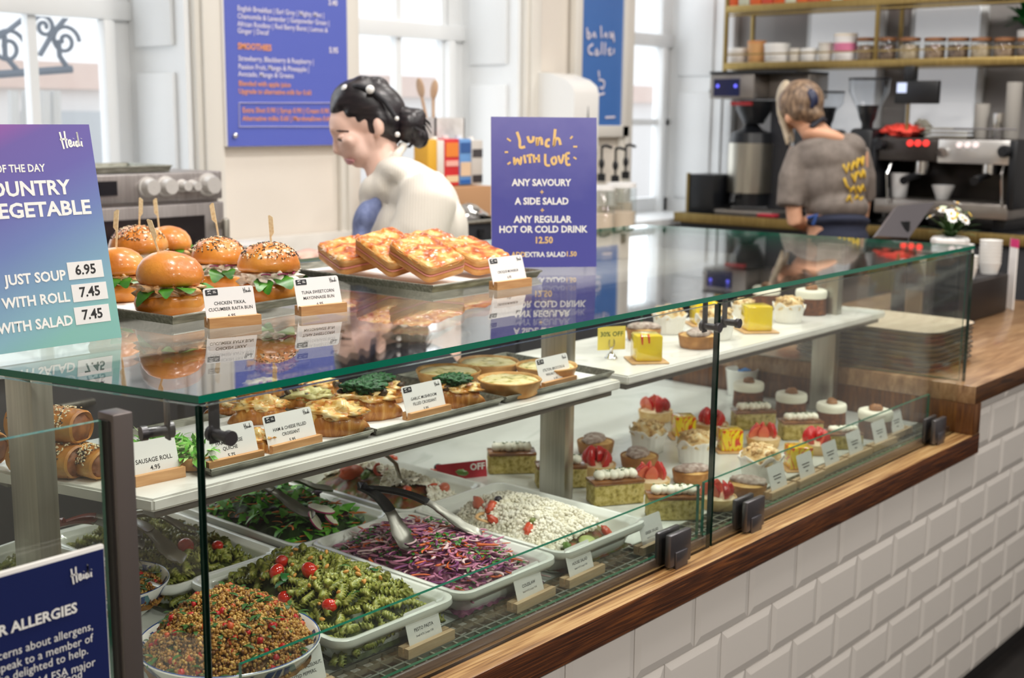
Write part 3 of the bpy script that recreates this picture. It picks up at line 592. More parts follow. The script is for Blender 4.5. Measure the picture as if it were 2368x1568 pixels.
for spec in ((317, 472, 737, False, tikka_m, 3, .0, .016, False, 'plain glazed bun with chicken and spinach, foremost on the tray', (377, 612, 341, 508, 1), 'bamboo pick leaning out of the foremost plain bun'),
             (553, 697, 706, True, tuna_m, 5, -.05, .017, True, 'seeded tuna bun at the right end of the bun tray', (629, 590, 622, 499, 1), 'bamboo pick in the right seeded tuna bun'),
             (442, 572, 679, True, tuna_m, 6, .05, .017, True, 'seeded tuna bun in the middle of the bun tray', (508, 563, 492, 470, -1), 'bamboo pick in the middle seeded bun'),
             (205, 340, 704, False, tikka_m, 7, .02, .014, False, 'plain bun half hidden behind the soup sign', (268, 584, 273, 486, -1), 'bamboo pick in the bun beside the soup sign'),
             (258, 388, 648, True, tuna_m, 8, -.04, .014, False, 'seeded bun at the back left of the bun tray', (322, 558, 323, 458, 1), 'bamboo pick in the back left seeded bun'),
             (338, 444, 626, False, tikka_m, 9, .05, .014, True, 'plain glossy bun at the very back of the bun tray', (370, 552, 361, 459, -1), 'bamboo pick in the rearmost plain bun')):
    x0, x1, yb, sd, fm, rs, tl, gp, on, lab, pk, pl = spec
    loc, w = put(x0, x1, yb, ZT + .003); t = make_bun(sd, fm, rs, .047, tl, gp, on); t['label'] = lab; t['group'] = 'filled buns on the tin tray'
    t.location = loc; k = w / .0955; t.scale = (k, k, k); t.rotation_euler.z = .75 + PI / 2 * 0 - .9
    pick(*pk[:4], loc, pl, pk[4])
# ----- cheese toasties
toast_side = N_('bread_crust', [(.3, '#a8692a'), (.55, '#c98f4c'), (.8, '#e2bd84')], 18, .6, .3, 5, stretch=(1, 1, 4)); cheese_m = N_('browned_cheese', [(.30, '#8f3f10'), (.42, '#bf601e'), (.5, '#d48436'), (.58, '#e2ad60'), (.74, '#eccf8e')], 38, .3, .6, 6, dist=.6, bscale=70, coat=.3)
ham_m = M_('ham_edge', '#d88a7a', .45)
def toastie(loc, rx, ry, rz, label, rs, w=.090, l=.118):
    r = random.Random(rs); t = thing('cheese_toastie', label, 'sandwich', loc, group='cheese toasties on the tin tray', rot=(rx, ry, rz))
    def sl(w, l, k): 
        P = rrect(w, l, .012, 0, 4); return [(x * (1 + .015 * noise.noise((x * 60, y * 60, k))), y * (1 + .015 * noise.noise((y * 60, x * 60, k)))) for x, y, z in P]
    b = MB(); b.loft([[(x * f, y * f, z) for x, y in sl(w, l, rs)] for f, z in ((.97, 0), (1, .002), (1, .0105), (.97, .0125))]); b.build('bottom_slice', toast_side, t, ang=60)
    b = MB(); b.loft([[(x * f, y * f, z) for x, y in sl(w * 1.0, l * 1.0, rs + 2)] for f, z in ((.98, .0115), (1.01, .013), (1.0, .0155))]); b.build('ham_filling', ham_m, t, ang=60)
    b = MB(); b.loft([[(x * f, y * f, z) for x, y in sl(w, l, rs + 5)] for f, z in ((.97, .0155), (1, .0175), (1, .026), (.98, .0285))]); b.build('top_slice', toast_side, t, ang=60)
    b = MB(); n = 30
    def top(u, v):
        x, y = (u - .5) * w * 1.01, (v - .5) * l * 1.01; e = max(abs(u - .5), abs(v - .5)) * 2; q = .0035 * noise.noise((x * 45 + rs, y * 45, 0)) + .002 * noise.noise((x * 130, y * 130, rs))
        edge = max(0, (e - .86) / .14); c = (abs(2 * u - 1) ** 6 + abs(2 * v - 1) ** 6); s = min(1, 1 / max(c, 1e-6) ** (1 / 6)) if c > 1 else 1
        return (x * s, y * s, .0315 + q - .006 * edge ** 2 * (1 + .8 * noise.noise((x * 70, y * 70, 3 + rs))))
    b.grid(top, n, n); b.build('melted_cheese', cheese_m, t, ang=180)
    return t
zc = ZT + .004
def tz(px, py, h): return PZ(px, py, zc + h)
toastie(tz(812, 606, .020), .20, -.16, -.34, 'cheese toastie at the left end of the tray, showing ham', 1)
toastie(tz(905, 598, .034), .36, -.20, -.16, 'cheese toastie second from the left, leaning on its neighbour', 2)
toastie(tz(985, 612, .030), .34, -.16, -.10, 'foremost cheese toastie overlapping the front of the stack', 3)
toastie(tz(1010, 590, .030), .26, -.10, -.10, 'cheese toastie wedged behind the foremost one', 5)
toastie(tz(1092, 607, .022), .26, -.06, -.08, 'cheese toastie at the right end beside the lunch sign', 4)
# ----- sausage rolls at the shelf's left end
pastry = N_('baked_puff_pastry', [(.3, '#94521a'), (.48, '#c07c30'), (.62, '#d49a4c'), (.8, '#e4bd78')], 26, .42, .6, 6, coat=.2); sausage_m = N_('sausage_meat', [(.3, '#6b3417'), (.7, '#a8673a')], 60, .45, .6, 4)
def sausage_roll(A, B, r, label, rs):
    A, B = Vector(A), Vector(B); L = (B - A).length; t = thing('sausage_roll', label, 'sausage roll', A, group='seeded sausage rolls'); t.rotation_euler = (0, 0, math.atan2((B - A).y, (B - A).x)); q = random.Random(rs)
    loops = []
    for i in range(13):
        u = i / 12; loops.append([(u * L, r * 1.12 * math.cos(2 * PI * k / 20) * (1 + .16 * noise.noise((u * 3, math.cos(2 * PI * k / 20), rs)) - .12 * u * u), max(-r * .8, r * math.sin(2 * PI * k / 20) * (1 + .20 * noise.noise((u * 3, math.sin(2 * PI * k / 20), rs + 3)) - .12 * u * u)) + r * .8) for k in range(20)])
    b = MB(); b.loft(loops, None, False, False)
    ring = loops[-1]; c = Vector((L, 0, r * .8)); inner = [tuple(c + (Vector(p) - c) * .90 + Vector((.003, 0, 0))) for p in ring]; deep = [tuple(c + (Vector(p) - c) * .80 + Vector((-.004, 0, 0))) for p in ring]
    b.loft([ring, inner, deep], None, False, False); ring0 = loops[0]; c0 = Vector((0, 0, r * .8)); b.loft([[tuple(c0 + (Vector(p) - c0) * .8) for p in ring0], ring0], None, True, False)
    b.build('pastry', pastry, t, ang=60)
    b = MB(); b.ell((L - .004, 0, r * .74), (.008, r * .90, r * .72), None, 20, 12, .35, 4); b.build('sausage_filling', sausage_m, t, ang=180)
    b = MB()
    for i in range(360):
        a = q.uniform(.15, PI - .15); u = q.uniform(.05, .93); b.m = 0 if q.random() < .75 else 1
        n = Vector((0, math.cos(a), math.sin(a))); b.ell((u * L, r * 1.13 * math.cos(a), r * .8 + r * 1.02 * math.sin(a)), (.0021, .0012, .0009), n.to_track_quat('Z', 'Y').to_matrix() @ Matrix.Rotation(q.random() * 6, 3, 'Z'), 6, 4)
    tag(b.build('sesame_topping', [seed_w, seed_b], t, ang=180), kind='stuff')
zr = ZS + .002
e = PZ(192, 1108, zr); sausage_roll(e + Vector((-.03, .105, 0)), e + Vector((.0, .012, 0)), .026, 'sesame sausage roll with its cut end showing, under another', 1)
e2 = e + Vector((.010, .012, .044)); sausage_roll(e2 + Vector((-.035, .105, .0)), e2 + Vector((.004, .010, 0)), .026, 'pale sesame sausage roll lying on top of another', 2)
e = PZ(0, 1078, zr); sausage_roll(e + Vector((-.03, .10, 0)), e + Vector((.0, .010, 0)), .027, 'sesame sausage roll at the left frame edge behind the steel post', 3)
e = PZ(248, 1114, zr); sausage_roll(e + Vector((.0, .085, 0)), e + Vector((.006, .018, 0)), .023, 'sausage roll mostly hidden behind the aluminium post', 4)
# ----- quiches
crust_m = N_('shortcrust', [(.3, '#b87f3c'), (.6, '#d3a362'), (.8, '#e4c08a')], 40, .6, .4, 5); egg_m = N_('quiche_filling', [(.28, '#6f7f36'), (.36, '#a99e58'), (.45, '#e2d08a'), (.6, '#f2e6b4'), (.75, '#ecd390')], 55, .35, .6, 6, dist=.4)
def quiche_parts(t, R=.053, h=.026):
    b = MB(); b.lathe([(.001, 0), (R * .82, 0), (R * .86, .002), (R * .985, h - .004), (R * 1.02, h - .001), (R * .99, h + .001), (R * .93, h - .003), (R * .9, h - .008), (.001, h - .008)], (0, 0, 0), 48, wob=.035, cap=False); b.build('pastry_case', crust_m, t, ang=180)
    b = MB(); b.lathe([(R * .935, h - .005), (R * .85, h - .0015), (R * .4, h + .001), (.001, h + .0005)], (0, 0, 0), 40, wob=.03, cap=False)
    for v in b.bm.verts: v.co.z += .0016 * noise.noise((v.co.x * 90, v.co.y * 90, 5))
    b.build('egg_filling', egg_m, t, ang=180)
q0 = thing('quiche', 'golden round quiche in the front middle of its tray', 'quiche', group='round quiches on the right tray'); quiche_parts(q0)
loc, w = put(1103, 1253, 927, zt); q0.location = loc; q0.scale = (w / .108,) * 3
for x0, x1, yb, lab in ((1190, 1335, 893, 'round quiche behind its price card by the steel post'), (1058, 1202, 884, 'round green flecked quiche at the back of its tray'), (960, 1112, 908, 'round quiche at the left beside the spinach topped croissant')):
    loc, w = put(x0, x1, yb, zt); dup(q0, loc, rnd.random() * 6, lab, sc=w / .108)
rocket_m = N_('rocket_leaf', [(.3, '#458f1c'), (.55, '#6cbc38'), (.8, '#aed874')], 40, .4, .2, 4)
def rocket(b, n, R, z0, hh, r, L=.03, wd=.004, bias=0):
    for i in range(n):
        a = r.random() * 2 * PI; q = R * math.sqrt(r.random()); z = z0 + hh * (1 - (q / R) ** 2) * r.random()
        d = Vector((math.cos(a + r.uniform(-1, 1)), math.sin(a + r.uniform(-1, 1)), r.uniform(-.3, .7))); b.m = 0 if r.random() < .8 else 1
        leaf(b, (q * math.cos(a), q * math.sin(a), z), d, (r.uniform(-.6, .6), r.uniform(-.6, .6), 1), L * r.uniform(.6, 1.3), wd * r.uniform(.5, 1.3), r.uniform(-.5, 1.2), 6, .35)
for x0, x1, yb, lab, rs in ((395, 505, 1093, 'ham quiche heaped with rocket right beside its price card', 2), (318, 425, 1072, 'ham quiche heaped with rocket beside the sausage roll card', 3)):
    t = thing('quiche', lab, 'quiche', group='quiches topped with rocket'); quiche_parts(t, .045); loc, w = put(x0, x1, yb, zt); t.location = loc; t.scale = (w / .092,) * 3
    b = MB(); rocket(b, 170, .040, .024, .030, random.Random(rs), .03, .0042); tag(b.build('rocket_topping', [rocket_m, M_('pale_rocket', '#b9d98c', .4)], t, ang=180), kind='stuff')
# ----- croissants
crois_m = N_('laminated_croissant', [(.25, '#8a4c18'), (.42, '#ad6a28'), (.58, '#c68840'), (.78, '#ddb06a')], 18, .38, .5, 8, stretch=(3.2, 1.0, 1.0), dist=1.6, coat=.2)
melt_m = N_('golden_cheese', [(.3, '#b4561a'), (.42, '#dd9440'), (.52, '#efc675'), (.7, '#f8e6b8')], 50, .3, .5, 5, coat=.3); spin_m = N_('chopped_spinach', [(.3, '#12361a'), (.55, '#1f5a2a'), (.75, '#347a3c')], 160, .45, 1, 5, bscale=200); mush_m = N_('sliced_mushroom', [(.3, '#33261c'), (.55, '#5f4a38'), (.8, '#94795c')], 60, .4, .3, 3)
melt2_m = N_('pale_green_sauce', [(.3, '#b3a25a'), (.5, '#d8d08c'), (.7, '#efe6b8')], 40, .3, .5, 4, coat=.3); prosc_m = N_('crisp_ham', [(.3, '#8f2c1a'), (.6, '#cf6a36'), (.8, '#e8a060')], 30, .4, .3, 4)
def croissant(kind, rs, label, group):
    r = random.Random(rs); t = thing('croissant', label, 'croissant', group=group); L = .115; b = MB(); loops = []; n = 43
    for i in range(n):
        u = i / (n - 1); a = (u - .5) * 1.75; R = .0245 * max(.10, math.sin(PI * (.04 + .92 * u))) ** .78; sg = (u * 7) % 1
        R *= .93 + .11 * (1 - abs(sg - .5) * 2) ** .7; cx, cy = math.sin(a) * .078, (1 - math.cos(a)) * .05
        nx, ny = math.cos(a), math.sin(a)
        loops.append([(cx - ny * R * 1.05 * math.cos(k * 2 * PI / 18), cy + nx * R * 1.05 * math.cos(k * 2 * PI / 18), max(-R * .75, R * 1.05 * math.sin(k * 2 * PI / 18)) + R * .75 * 1.0) for k in range(18)])
    b.loft(loops); b.build('pastry', crois_m, t, ang=180)
    if kind in ('cheese', 'ham'):
        b = MB(); b.ell((0, .008, .037), (.049, .030, .017), None, 34, 16, .7, 3.4)
        for k in range(5): b.ell((r.uniform(-.04, .04), r.uniform(-.012, .026), .031), (.010, .008, .012), None, 10, 8, .4, 3)
        b.build('melted_cheese', melt_m, t, ang=180)
        b = MB()
        for k in range(2):
            y = r.uniform(-.004, .02); b.strip([(x, y + .008 + .004 * math.sin(x * 90), .050 - 22 * (x * x) * .35 + .003 * math.sin(x * 130 + k)) for x in [(-.045 + j * .010) for j in range(10)]], [(x, y - .004, .048 - 22 * (x * x) * .35) for x in [(-.045 + j * .010) for j in range(10)]])
        if kind == 'ham': b.build('crisp_ham', prosc_m, t, ang=180)
        else: b.bm.free()
    else:
        b = MB(); b.ell((0, .008, .036), (.047, .028, .015), None, 30, 14, .7, 3); b.build('sauce', melt2_m if kind == 'mush2' else melt_m, t, ang=180)
        for k in range(7): 
            MB().ell((r.uniform(-.045, .045), r.uniform(-.018, .026), r.uniform(.030, .046)), (.010, .007, .006), Euler((r.random(), r.random(), r.random() * 6)).to_matrix(), 12, 8, .3, 2).build('mushroom_slice', mush_m, t, ang=180)
        for k in range(4): MB().box((r.uniform(-.03, .03), r.uniform(-.008, .02), .049), (.012, .009, .004), r.random() * 3, .0015, Matrix.Rotation(r.uniform(-.3, .3), 4, 'X')).build('onion_piece', M_('pink_onion', '#d9a58a', .4), t)
        if kind == 'spin': 
            b = MB(); b.ell((0, .006, .053), (.032, .023, .012), None, 34, 18, .7, 6); b.build('spinach_topping', spin_m, t, ang=180)
    return t
gc, gm = 'ham and cheese croissants on the long tray', 'mushroom croissants on the middle tray'
for x0, x1, yb, kd, rs, lab, rz in ((690, 868, 1032, 'cheese', 1, 'cheese topped croissant just right of the ham croissant card', -.15), (530, 655, 1068, 'cheese', 2, 'cheese topped croissant between the quiche card and ham croissant card', -.1), (540, 685, 1000, 'ham', 3, 'croissant crowned with crisp ham behind the two front cards', .1),
                                (480, 580, 975, 'ham', 4, 'croissant standing at the back left near the glass bracket', .3), (655, 790, 972, 'mush2', 5, 'croissant with pale green sauce and mushrooms at the tray back', 0)):
    t = croissant(kd, rs, lab, gc); loc, w = put(x0, x1, yb, zt); k = w / .125; t.location = loc + Vector((0, .01, 0)); t.scale = (k, k, k); t.rotation_euler.z = -.55 + rz
for x0, x1, yb, kd, rs, lab, rz in ((765, 945, 995, 'spin', 6, 'spinach topped mushroom croissant left of the garlic mushroom card', -.1), (985, 1135, 962, 'spin', 7, 'spinach topped mushroom croissant right of the garlic mushroom card', -.2), (815, 955, 955, 'spin', 8, 'spinach topped croissant at the back of the middle tray', .1), (690, 810, 940, 'mush', 9, 'mushroom croissant at the back left of the middle tray', .2), (560, 670, 935, 'mush2', 10, 'croissant with green sauce at the far back of the long tray', .1)):
    t = croissant(kd, rs, lab, gm); loc, w = put(x0, x1, yb, zt); k = w / .125; t.location = loc + Vector((0, .01, 0)); t.scale = (k, k, k); t.rotation_euler.z = -.55 + rz
# ================================================================= SALAD DISHES ON THE DECK
dish_m = M_('white_glazed_stoneware', '#eef0ea', .12, coat=.4)
ZR = ZD + .053
def dish_parts(t, w=.228, d=.35, h=.053):
    Ls = [(w - .070, d - .070, .03, 0), (w - .052, d - .052, .034, .004), (w - .046, d - .046, .034, .015), (w - .043, d - .043, .034, .016), (w - .041, d - .041, .034, .028), (w - .034, d - .034, .034, .0285), (w - .026, d - .026, .034, h - .016),
          (w - .006, d - .006, .026, h - .014), (w, d, .026, h - .008), (w - .002, d - .002, .026, h - .001), (w - .010, d - .010, .024, h), (w - .020, d - .020, .024, h - .001), (w - .024, d - .024, .024, h - .006), (w - .032, d - .032, .022, h - .007), (w - .036, d - .036, .022, h - .012),
          (w - .05, d - .05, .024, .012), (w - .066, d - .066, .03, .007)]
    b = MB(); b.loft([rrect(a, c, r, z, 6) for a, c, r, z in Ls]); return b.build('dish_body', dish_m, t, ang=60)
def dish(cx, cy, label, rz=0, w=.228, d=.35):
    t = thing('serving_dish', label, 'dish', (cx, cy, ZD), rz, 'white rectangular salad dishes'); dish_parts(t, w, d); return t
DC = {'pesto': (1.142, .238), 'cole': (1.373, .235), 'feta': (1.612, .235), 'back_pesto': (1.098, .572), 'green': (1.345, .575), 'pepper': (1.586, .575)}
dish(*DC['pesto'], 'white dish of pesto pasta in the front row beside the patterned bowl'); dish(*DC['cole'], 'white dish of purple coleslaw in the middle of the front row')
dish(*DC['feta'], 'white dish of crumbled feta salad in the front row beside the cakes', 0, .240); dish(*DC['back_pesto'], 'white dish of pesto pasta in the back row behind the glass corner')
dish(*DC['green'], 'white dish of green leaf salad in the back row'); dish(*DC['pepper'], 'white dish of roasted pepper salad in the back row under the shelf')
def inside(c, r, m=.03): return (c[0] + r.uniform(-.114 + m, .114 - m), c[1] + r.uniform(-.175 + m, .175 - m))
def mound(c, top, hw=.088, hd=.150):
    def h(x, y): 
        u, v = min(1, abs(x - c[0]) / hw), min(1, abs(y - c[1]) / hd); return ZD + .016 + (top - .016) * (1 - u ** 2.6) ** .7 * (1 - v ** 3) ** .7
    return h
def base_fill(name, c, h, mat, nz=.004, sc=60):
    b = MB()
    def f(u, v):
        x, y = c[0] + (u - .5) * .190, c[1] + (v - .5) * .312
        return (x, y, h(x, y) - .006 + nz * noise.noise((x * sc, y * sc, 1)) + nz * .5 * noise.noise((x * sc * 3, y * sc * 3, 4)))
    b.grid(f, 60, 90); return b
# ---- pesto pasta: every fusilli its own object
fus_m = N_('pesto_fusilli', [(.25, '#4a5518'), (.40, '#7d8730'), (.55, '#a3a548'), (.75, '#c9c47a')], 130, .36, .3, 4, bscale=300, coat=.3)
def fusilli_mesh(L=.030, R=.0056, tw=2.4, bend=.1):
    b = MB(); loops = []; n = 26
    for i in range(n):
        u = i / (n - 1); a0 = u * tw * 2 * PI; lp = []
        for k in range(12):
            a = a0 + 2 * PI * k / 12; lobe = .40 + .60 * max(0, math.cos(3 * (2 * PI * k / 12))) ** .8; e = 1 if .03 < u < .97 else .8
            lp.append(((u - .5) * L, R * lobe * e * math.cos(a), R * lobe * e * math.sin(a) + bend * L * (1 - (2 * u - 1) ** 2) * .3))
        loops.append(lp)
    b.loft(loops); return b.mesh('fusilli', fus_m, 180)
FUS = [fusilli_mesh(.034, .0068, 1.9), fusilli_mesh(.030, .0070, 1.6, .4), fusilli_mesh(.036, .0064, 2.1, -.3)]
under_pesto = N_('pesto_mash', [(.3, '#20280c'), (.6, '#4a5520'), (.8, '#6d7430')], 60, .5, .6, 5)
tomato_m = N_('cherry_tomato', [(.3, '#b81c0c'), (.6, '#d8301a'), (.8, '#e8542c')], 12, .15, 0, 2, coat=.6); nut_m = M_('pine_nut', '#d99a4a', .4); basil_m = N_('basil_leaf', [(.3, '#12421c'), (.7, '#2c7a34')], 40, .3, .3, 3)
def pasta(c, top, n, rs, label, hw=.09, hd=.155, skew=0):
    r = random.Random(rs); h = mound(c, top, hw, hd); o = base_fill('pesto', c, h, under_pesto).build('pesto_dressing', under_pesto, ang=180)
    tag(o, 'dark green pesto and crumbs under the pasta of the ' + label, 'pesto', kind='stuff')
    pts = []
    k = 0
    while len(pts) < n and k < 9000:
        k += 1; x, y = c[0] + r.uniform(-hw, hw) * 1.02, c[1] + r.uniform(-hd, hd) * 1.02
        if all((x - p) ** 2 + (y - q) ** 2 > .0118 ** 2 for p, q in pts): pts.append((x, y))
    for i, (x, y) in enumerate(pts):
        f = obj('fusilli', FUS[i % 3], None, (x, y, h(x, y) + r.uniform(-.001, .006)), (r.uniform(-3, 3), r.uniform(-.5, .5), r.uniform(0, 6.28)), r.uniform(.9, 1.1))
        tag(f, 'twisted green fusilli piece in the ' + label, 'pasta', 'fusilli in the ' + label)
    return h, r
hp, r = pasta(DC['pesto'], .084, 230, 11, 'front pesto pasta dish'); hb_, r2 = pasta(DC['back_pesto'], .070, 190, 12, 'back pesto pasta dish')
tom = MB(); tom.ell((0, 0, 0), (.0105, .0105, .0125), None, 20, 12); TOM = tom.mesh('cherry_tomato', tomato_m, 180)
for px, py, z, sc_, lab in ((716, 1319, 0, 1.05, 'shiny cherry tomato half at the back of the front pesto pasta'), (660, 1383, 0, .95, 'bright round cherry tomato at the left of the front pesto pasta'), (640, 1322, 0, 1, 'dull cherry tomato beside basil at the left back of the pesto pasta'),
                          (652, 1298, 0, .9, 'cherry tomato peeping behind basil at the front dish back edge'), (762, 1400, 0, .9, 'dusky cherry tomato sunk in the middle of the pesto pasta'), (800, 1285, 0, .8, 'small tomato piece at the back rim of the front pesto pasta'),
                          (567, 1231, 0, 1.05, 'cherry tomato at the right of the back pesto pasta'), (570, 1269, 0, .95, 'cherry tomato near the front rim of the back pesto pasta'), (503, 1262, 0, .8, 'dark cherry tomato in the middle of the back pesto pasta'), (430, 1262, 0, 1.15, 'orange tomato behind the front glass corner in the back pesto')):
    tag(obj('cherry_tomato', TOM, None, surf(px, py, hb_ if 'back pesto' in lab else hp, .009), (r.uniform(.8, 1.6), r.uniform(-.4, .4), r.random() * 6), sc_), lab, 'tomato', 'cherry tomatoes in the pesto pasta')
NUT = MB().ell((0, 0, 0), (.0045, .0024, .0024), None, 10, 8).mesh('pine_nut', nut_m, 180)
for i in range(34):
    x, y = inside(DC['pesto'], r, .034); tag(obj('pine_nut', NUT, None, (x, y, hp(x, y) + .012), (r.random(), r.random(), r.random() * 6), r.uniform(.9, 1.2)), 'toasted pine nut scattered on the front pesto pasta', 'pine nut', 'pine nuts on the front pesto pasta')
for i in range(13):
    cc, hh = ((DC['pesto'], hp), (DC['back_pesto'], hb_))[i % 3 == 2]; x, y = inside(cc, r, .035); b = MB(); leaf(b, (0, 0, 0), (math.cos(i), math.sin(i), .2), (.2, .1, 1), .022, .0065, .6); o = b.build('basil_leaf', basil_m, None, (x, y, hh(x, y) + .011), ang=180)
    w = 'front' if cc is DC['pesto'] else 'back'; tag(o, 'wilted basil leaf in the %s pesto pasta dish' % w, 'leaf', 'basil leaves in the %s pesto pasta dish' % w)
# ---- coleslaw
h = mound(DC['cole'], .080)
o = base_fill('c', DC['cole'], h, None, .006, 70); sl = [N_('purple_slaw_mash', [(.3, '#4a1a3c'), (.6, '#9a5c7c'), (.8, '#d5a8b4')], 60, .4, .6, 5), M_('red_cabbage', '#7d3a70', .35), M_('pink_cabbage', '#c27a9a', .35), M_('pale_cabbage', '#e4c3c6', .35), M_('carrot_shred', '#d8652c', .4), M_('parsley', '#2f7a1c', .45)]
def shreds(b, c, h, n, r, pick_, L=(.016, .042), wd=.0021, lift=.006, m=.028):
    for i in range(n):
        x, y = inside(c, r, m); b.m = pick_(r); z = h(x, y) + r.uniform(-.003, lift); a = r.random() * 6.28; Ln = r.uniform(*L); k = r.uniform(-2.6, 2.6); tl = r.uniform(-.25, .25); n_ = 7; w = wd * r.uniform(.6, 1.5); P = []
        p = Vector((x, y, z)); 
        for j in range(n_): P.append(p.copy()); p += Vector((math.cos(a), math.sin(a), tl * (1 - 2 * j / n_))) * (Ln / n_); a += k / n_
        b.tube(P, [w * (.5 if j in (0, n_ - 1) else 1) for j in range(n_)], 5, flat=.6)
r = random.Random(5)
shreds(o, DC['cole'], h, 1300, r, lambda q: q.choices((1, 2, 3, 4), (2.6, 6, 3, 1.9))[0])
for i in range(700):
    t_ = r.random(); x, y = inside(DC['cole'], r, .034)
    if noise.noise((x * 14, y * 14, 2)) < .0: continue
    o.m = 5; leaf(o, (x, y, h(x, y) + .009), (r.uniform(-1, 1), r.uniform(-1, 1), r.uniform(-.3, .3)), (0, 0, 1), r.uniform(.005, .011), .0026, .3, 3)
tag(o.build('coleslaw', sl, ang=180), 'shredded purple coleslaw with carrot and parsley filling the middle dish', 'coleslaw', kind='stuff')
# ---- feta salads
feta_m = N_('crumbled_feta', [(.3, '#e8e2cc'), (.7, '#f7f3e6')], 40, .6, .3, 4); veg_base = N_('roast_veg_base', [(.25, '#3a2414'), (.4, '#7a3a1c'), (.55, '#5a6a24'), (.7, '#b9542c'), (.85, '#d9b088')], 34, .4, .5, 5)
CR = []
for i in range(4):
    bm = bmesh.new(); bmesh.ops.create_icosphere(bm, subdivisions=2, radius=1)
    for v in bm.verts: v.co *= 1 + .35 * noise.noise(v.co * 1.6 + Vector((i * 7, 0, 0)))
    me = bpy.data.meshes.new('crumb'); bm.to_mesh(me); bm.free(); CR.append(me)
def crumbs(b, c, h, n, r, size, where, lift=.004):
    for i in range(n):
        x, y = inside(c, r, .032)
        if not where(x, y): continue
        s = r.uniform(*size) * (1.6 if r.random() < .06 else 1)
        b.join(CR[i % 4], Matrix.Translation((x, y, h(x, y) + r.uniform(-.002, lift))) @ Euler((r.random() * 6, r.random() * 6, r.random() * 6)).to_matrix().to_4x4() @ Matrix.Scale(s, 4))
pepp = N_('roasted_red_pepper', [(.3, '#b3341a'), (.6, '#d8562a'), (.8, '#e88a54')], 30, .3, .3, 3, coat=.3); cuke = M_('green_pepper', '#5b7f2a', .35); yel = M_('yellow_pepper', '#d8b83a', .35); oliv = M_('black_olive', '#2a2430', .2, coat=.4)
def feta_salad(c, top, rs, split, label, n):
    r = random.Random(rs); h = mound(c, top); o = base_fill('v', c, h, None, .005, 50).build('roast_vegetables', veg_base, ang=180); tag(o, 'glossy chopped roast vegetables under the feta of the ' + label, 'vegetables', kind='stuff')
    b = MB()
    for i in range(70):
        for j in range(110):
            x, y = c[0] - .088 + .176 * i / 70, c[1] - .15 + .30 * j / 110; e = .0027
            if split(x, y): g = lambda X, Y: (X, Y, h(X, Y) + .001 + .004 * noise.noise((X * 160, Y * 160, 7)) + .003 * noise.noise((X * 60, Y * 60, 2))); b.quad(g(x, y), g(x + .0026, y), g(x + .0026, y + .0028), g(x, y + .0028))
    bmesh.ops.remove_doubles(b.bm, verts=b.bm.verts[:], dist=.0004); crumbs(b, c, h, n, r, (.0016, .0036), split, .006); tag(b.build('feta_crumble', feta_m, ang=180), 'white crumbled feta heaped on the ' + label, 'cheese', kind='stuff')
    return h, r
hf, r = feta_salad(DC['feta'], .072, 21, lambda x, y: y < DC['feta'][1] + .115 - .25 * abs(x - DC['feta'][0] + .03) and y > DC['feta'][1] - .125 + .5 * max(0, x - DC['feta'][0] - .02), 'front greek salad dish', 4200)
hq, r = feta_salad(DC['pepper'], .066, 22, lambda x, y: x > DC['pepper'][0] - .015 + .06 * noise.noise((x * 20, y * 20, 0)), 'back roasted pepper salad dish', 900)
def chunk(kind, mat, c, h, px, py, z, size, label, cat, grp, rz=0):
    p = surf(px, py, h, z); b = MB()
    if kind == 'wedge': b.ell((0, 0, 0), (size, size * .55, size * .5), None, 14, 10, .35, 2)
    elif kind == 'ring': b.tube([(size * math.cos(a * .5), size * math.sin(a * .5) * .8, .002 * math.sin(a)) for a in range(10)], .0035, 7, flat=.6)
    elif kind == 'slice': b.lathe([(.001, 0), (size, 0), (size * 1.02, .0015), (size, .003), (.001, .003)], (0, 0, 0), 24, cap=False)
    else: b.ell((0, 0, 0), (size, size * .85, size * .8), None, 14, 10)
    o = b.build(kind if kind not in ('wedge', 'ring', 'slice', 'ball') else {'wedge': 'pepper_chunk', 'ring': 'pepper_strip', 'slice': 'cucumber_slice', 'ball': 'olive'}[kind], mat, None, p, ang=180); o.rotation_euler = (r.uniform(-.5, .5), r.uniform(-.6, .3), rz); return tag(o, label, cat, grp)
gf, gq = 'vegetable pieces in the greek salad', 'vegetable pieces in the roasted pepper salad'
for k in (('wedge', M_('tomato_wedge', '#d8745a', .3), 1108, 1166, .018, 'pink tomato wedge standing at the left of the greek salad', 'tomato', gf, 1.2), ('wedge', pepp, 1135, 1172, .016, 'orange tomato wedge beside the pink one in the greek salad', 'tomato', gf, .3), ('ring', M_('pickled_onion', '#dcb07a', .35), 1122, 1198, .017, 'translucent onion strip below the tomato wedges of the greek salad', 'onion', gf, 0),
          ('wedge', pepp, 1140, 1203, .014, 'red pepper piece at the left front of the feta heap', 'pepper', gf, 2), ('wedge', pepp, 1222, 1222, .014, 'red pepper piece poking through the feta', 'pepper', gf, .5), ('ball', M_('green_caper', '#6f7a34', .3), 1231, 1205, .0065, 'green olive resting on the feta beside a pepper', 'olive', gf, 0),
          ('ball', oliv, 1152, 1155, .008, 'black olive at the back left of the feta heap', 'olive', gf, 0), ('slice', M_('cucumber_flesh', '#b4bf74', .35), 1357, 1252, .014, 'cucumber slice at the front right of the greek salad', 'cucumber', gf, .4), ('wedge', cuke, 1310, 1262, .012, 'green pepper piece at the front of the greek salad', 'pepper', gf, 1), ('wedge', pepp, 1402, 1228, .013, 'red pepper piece at the right end of the greek salad', 'pepper', gf, 1.4),
          ('wedge', cuke, 1342, 1170, .006, 'small lime green piece on the back rim of the greek salad', 'pepper', gf, 0)):
    chunk(k[0], k[1], None, hf, k[2], k[3], .005, *k[4:])
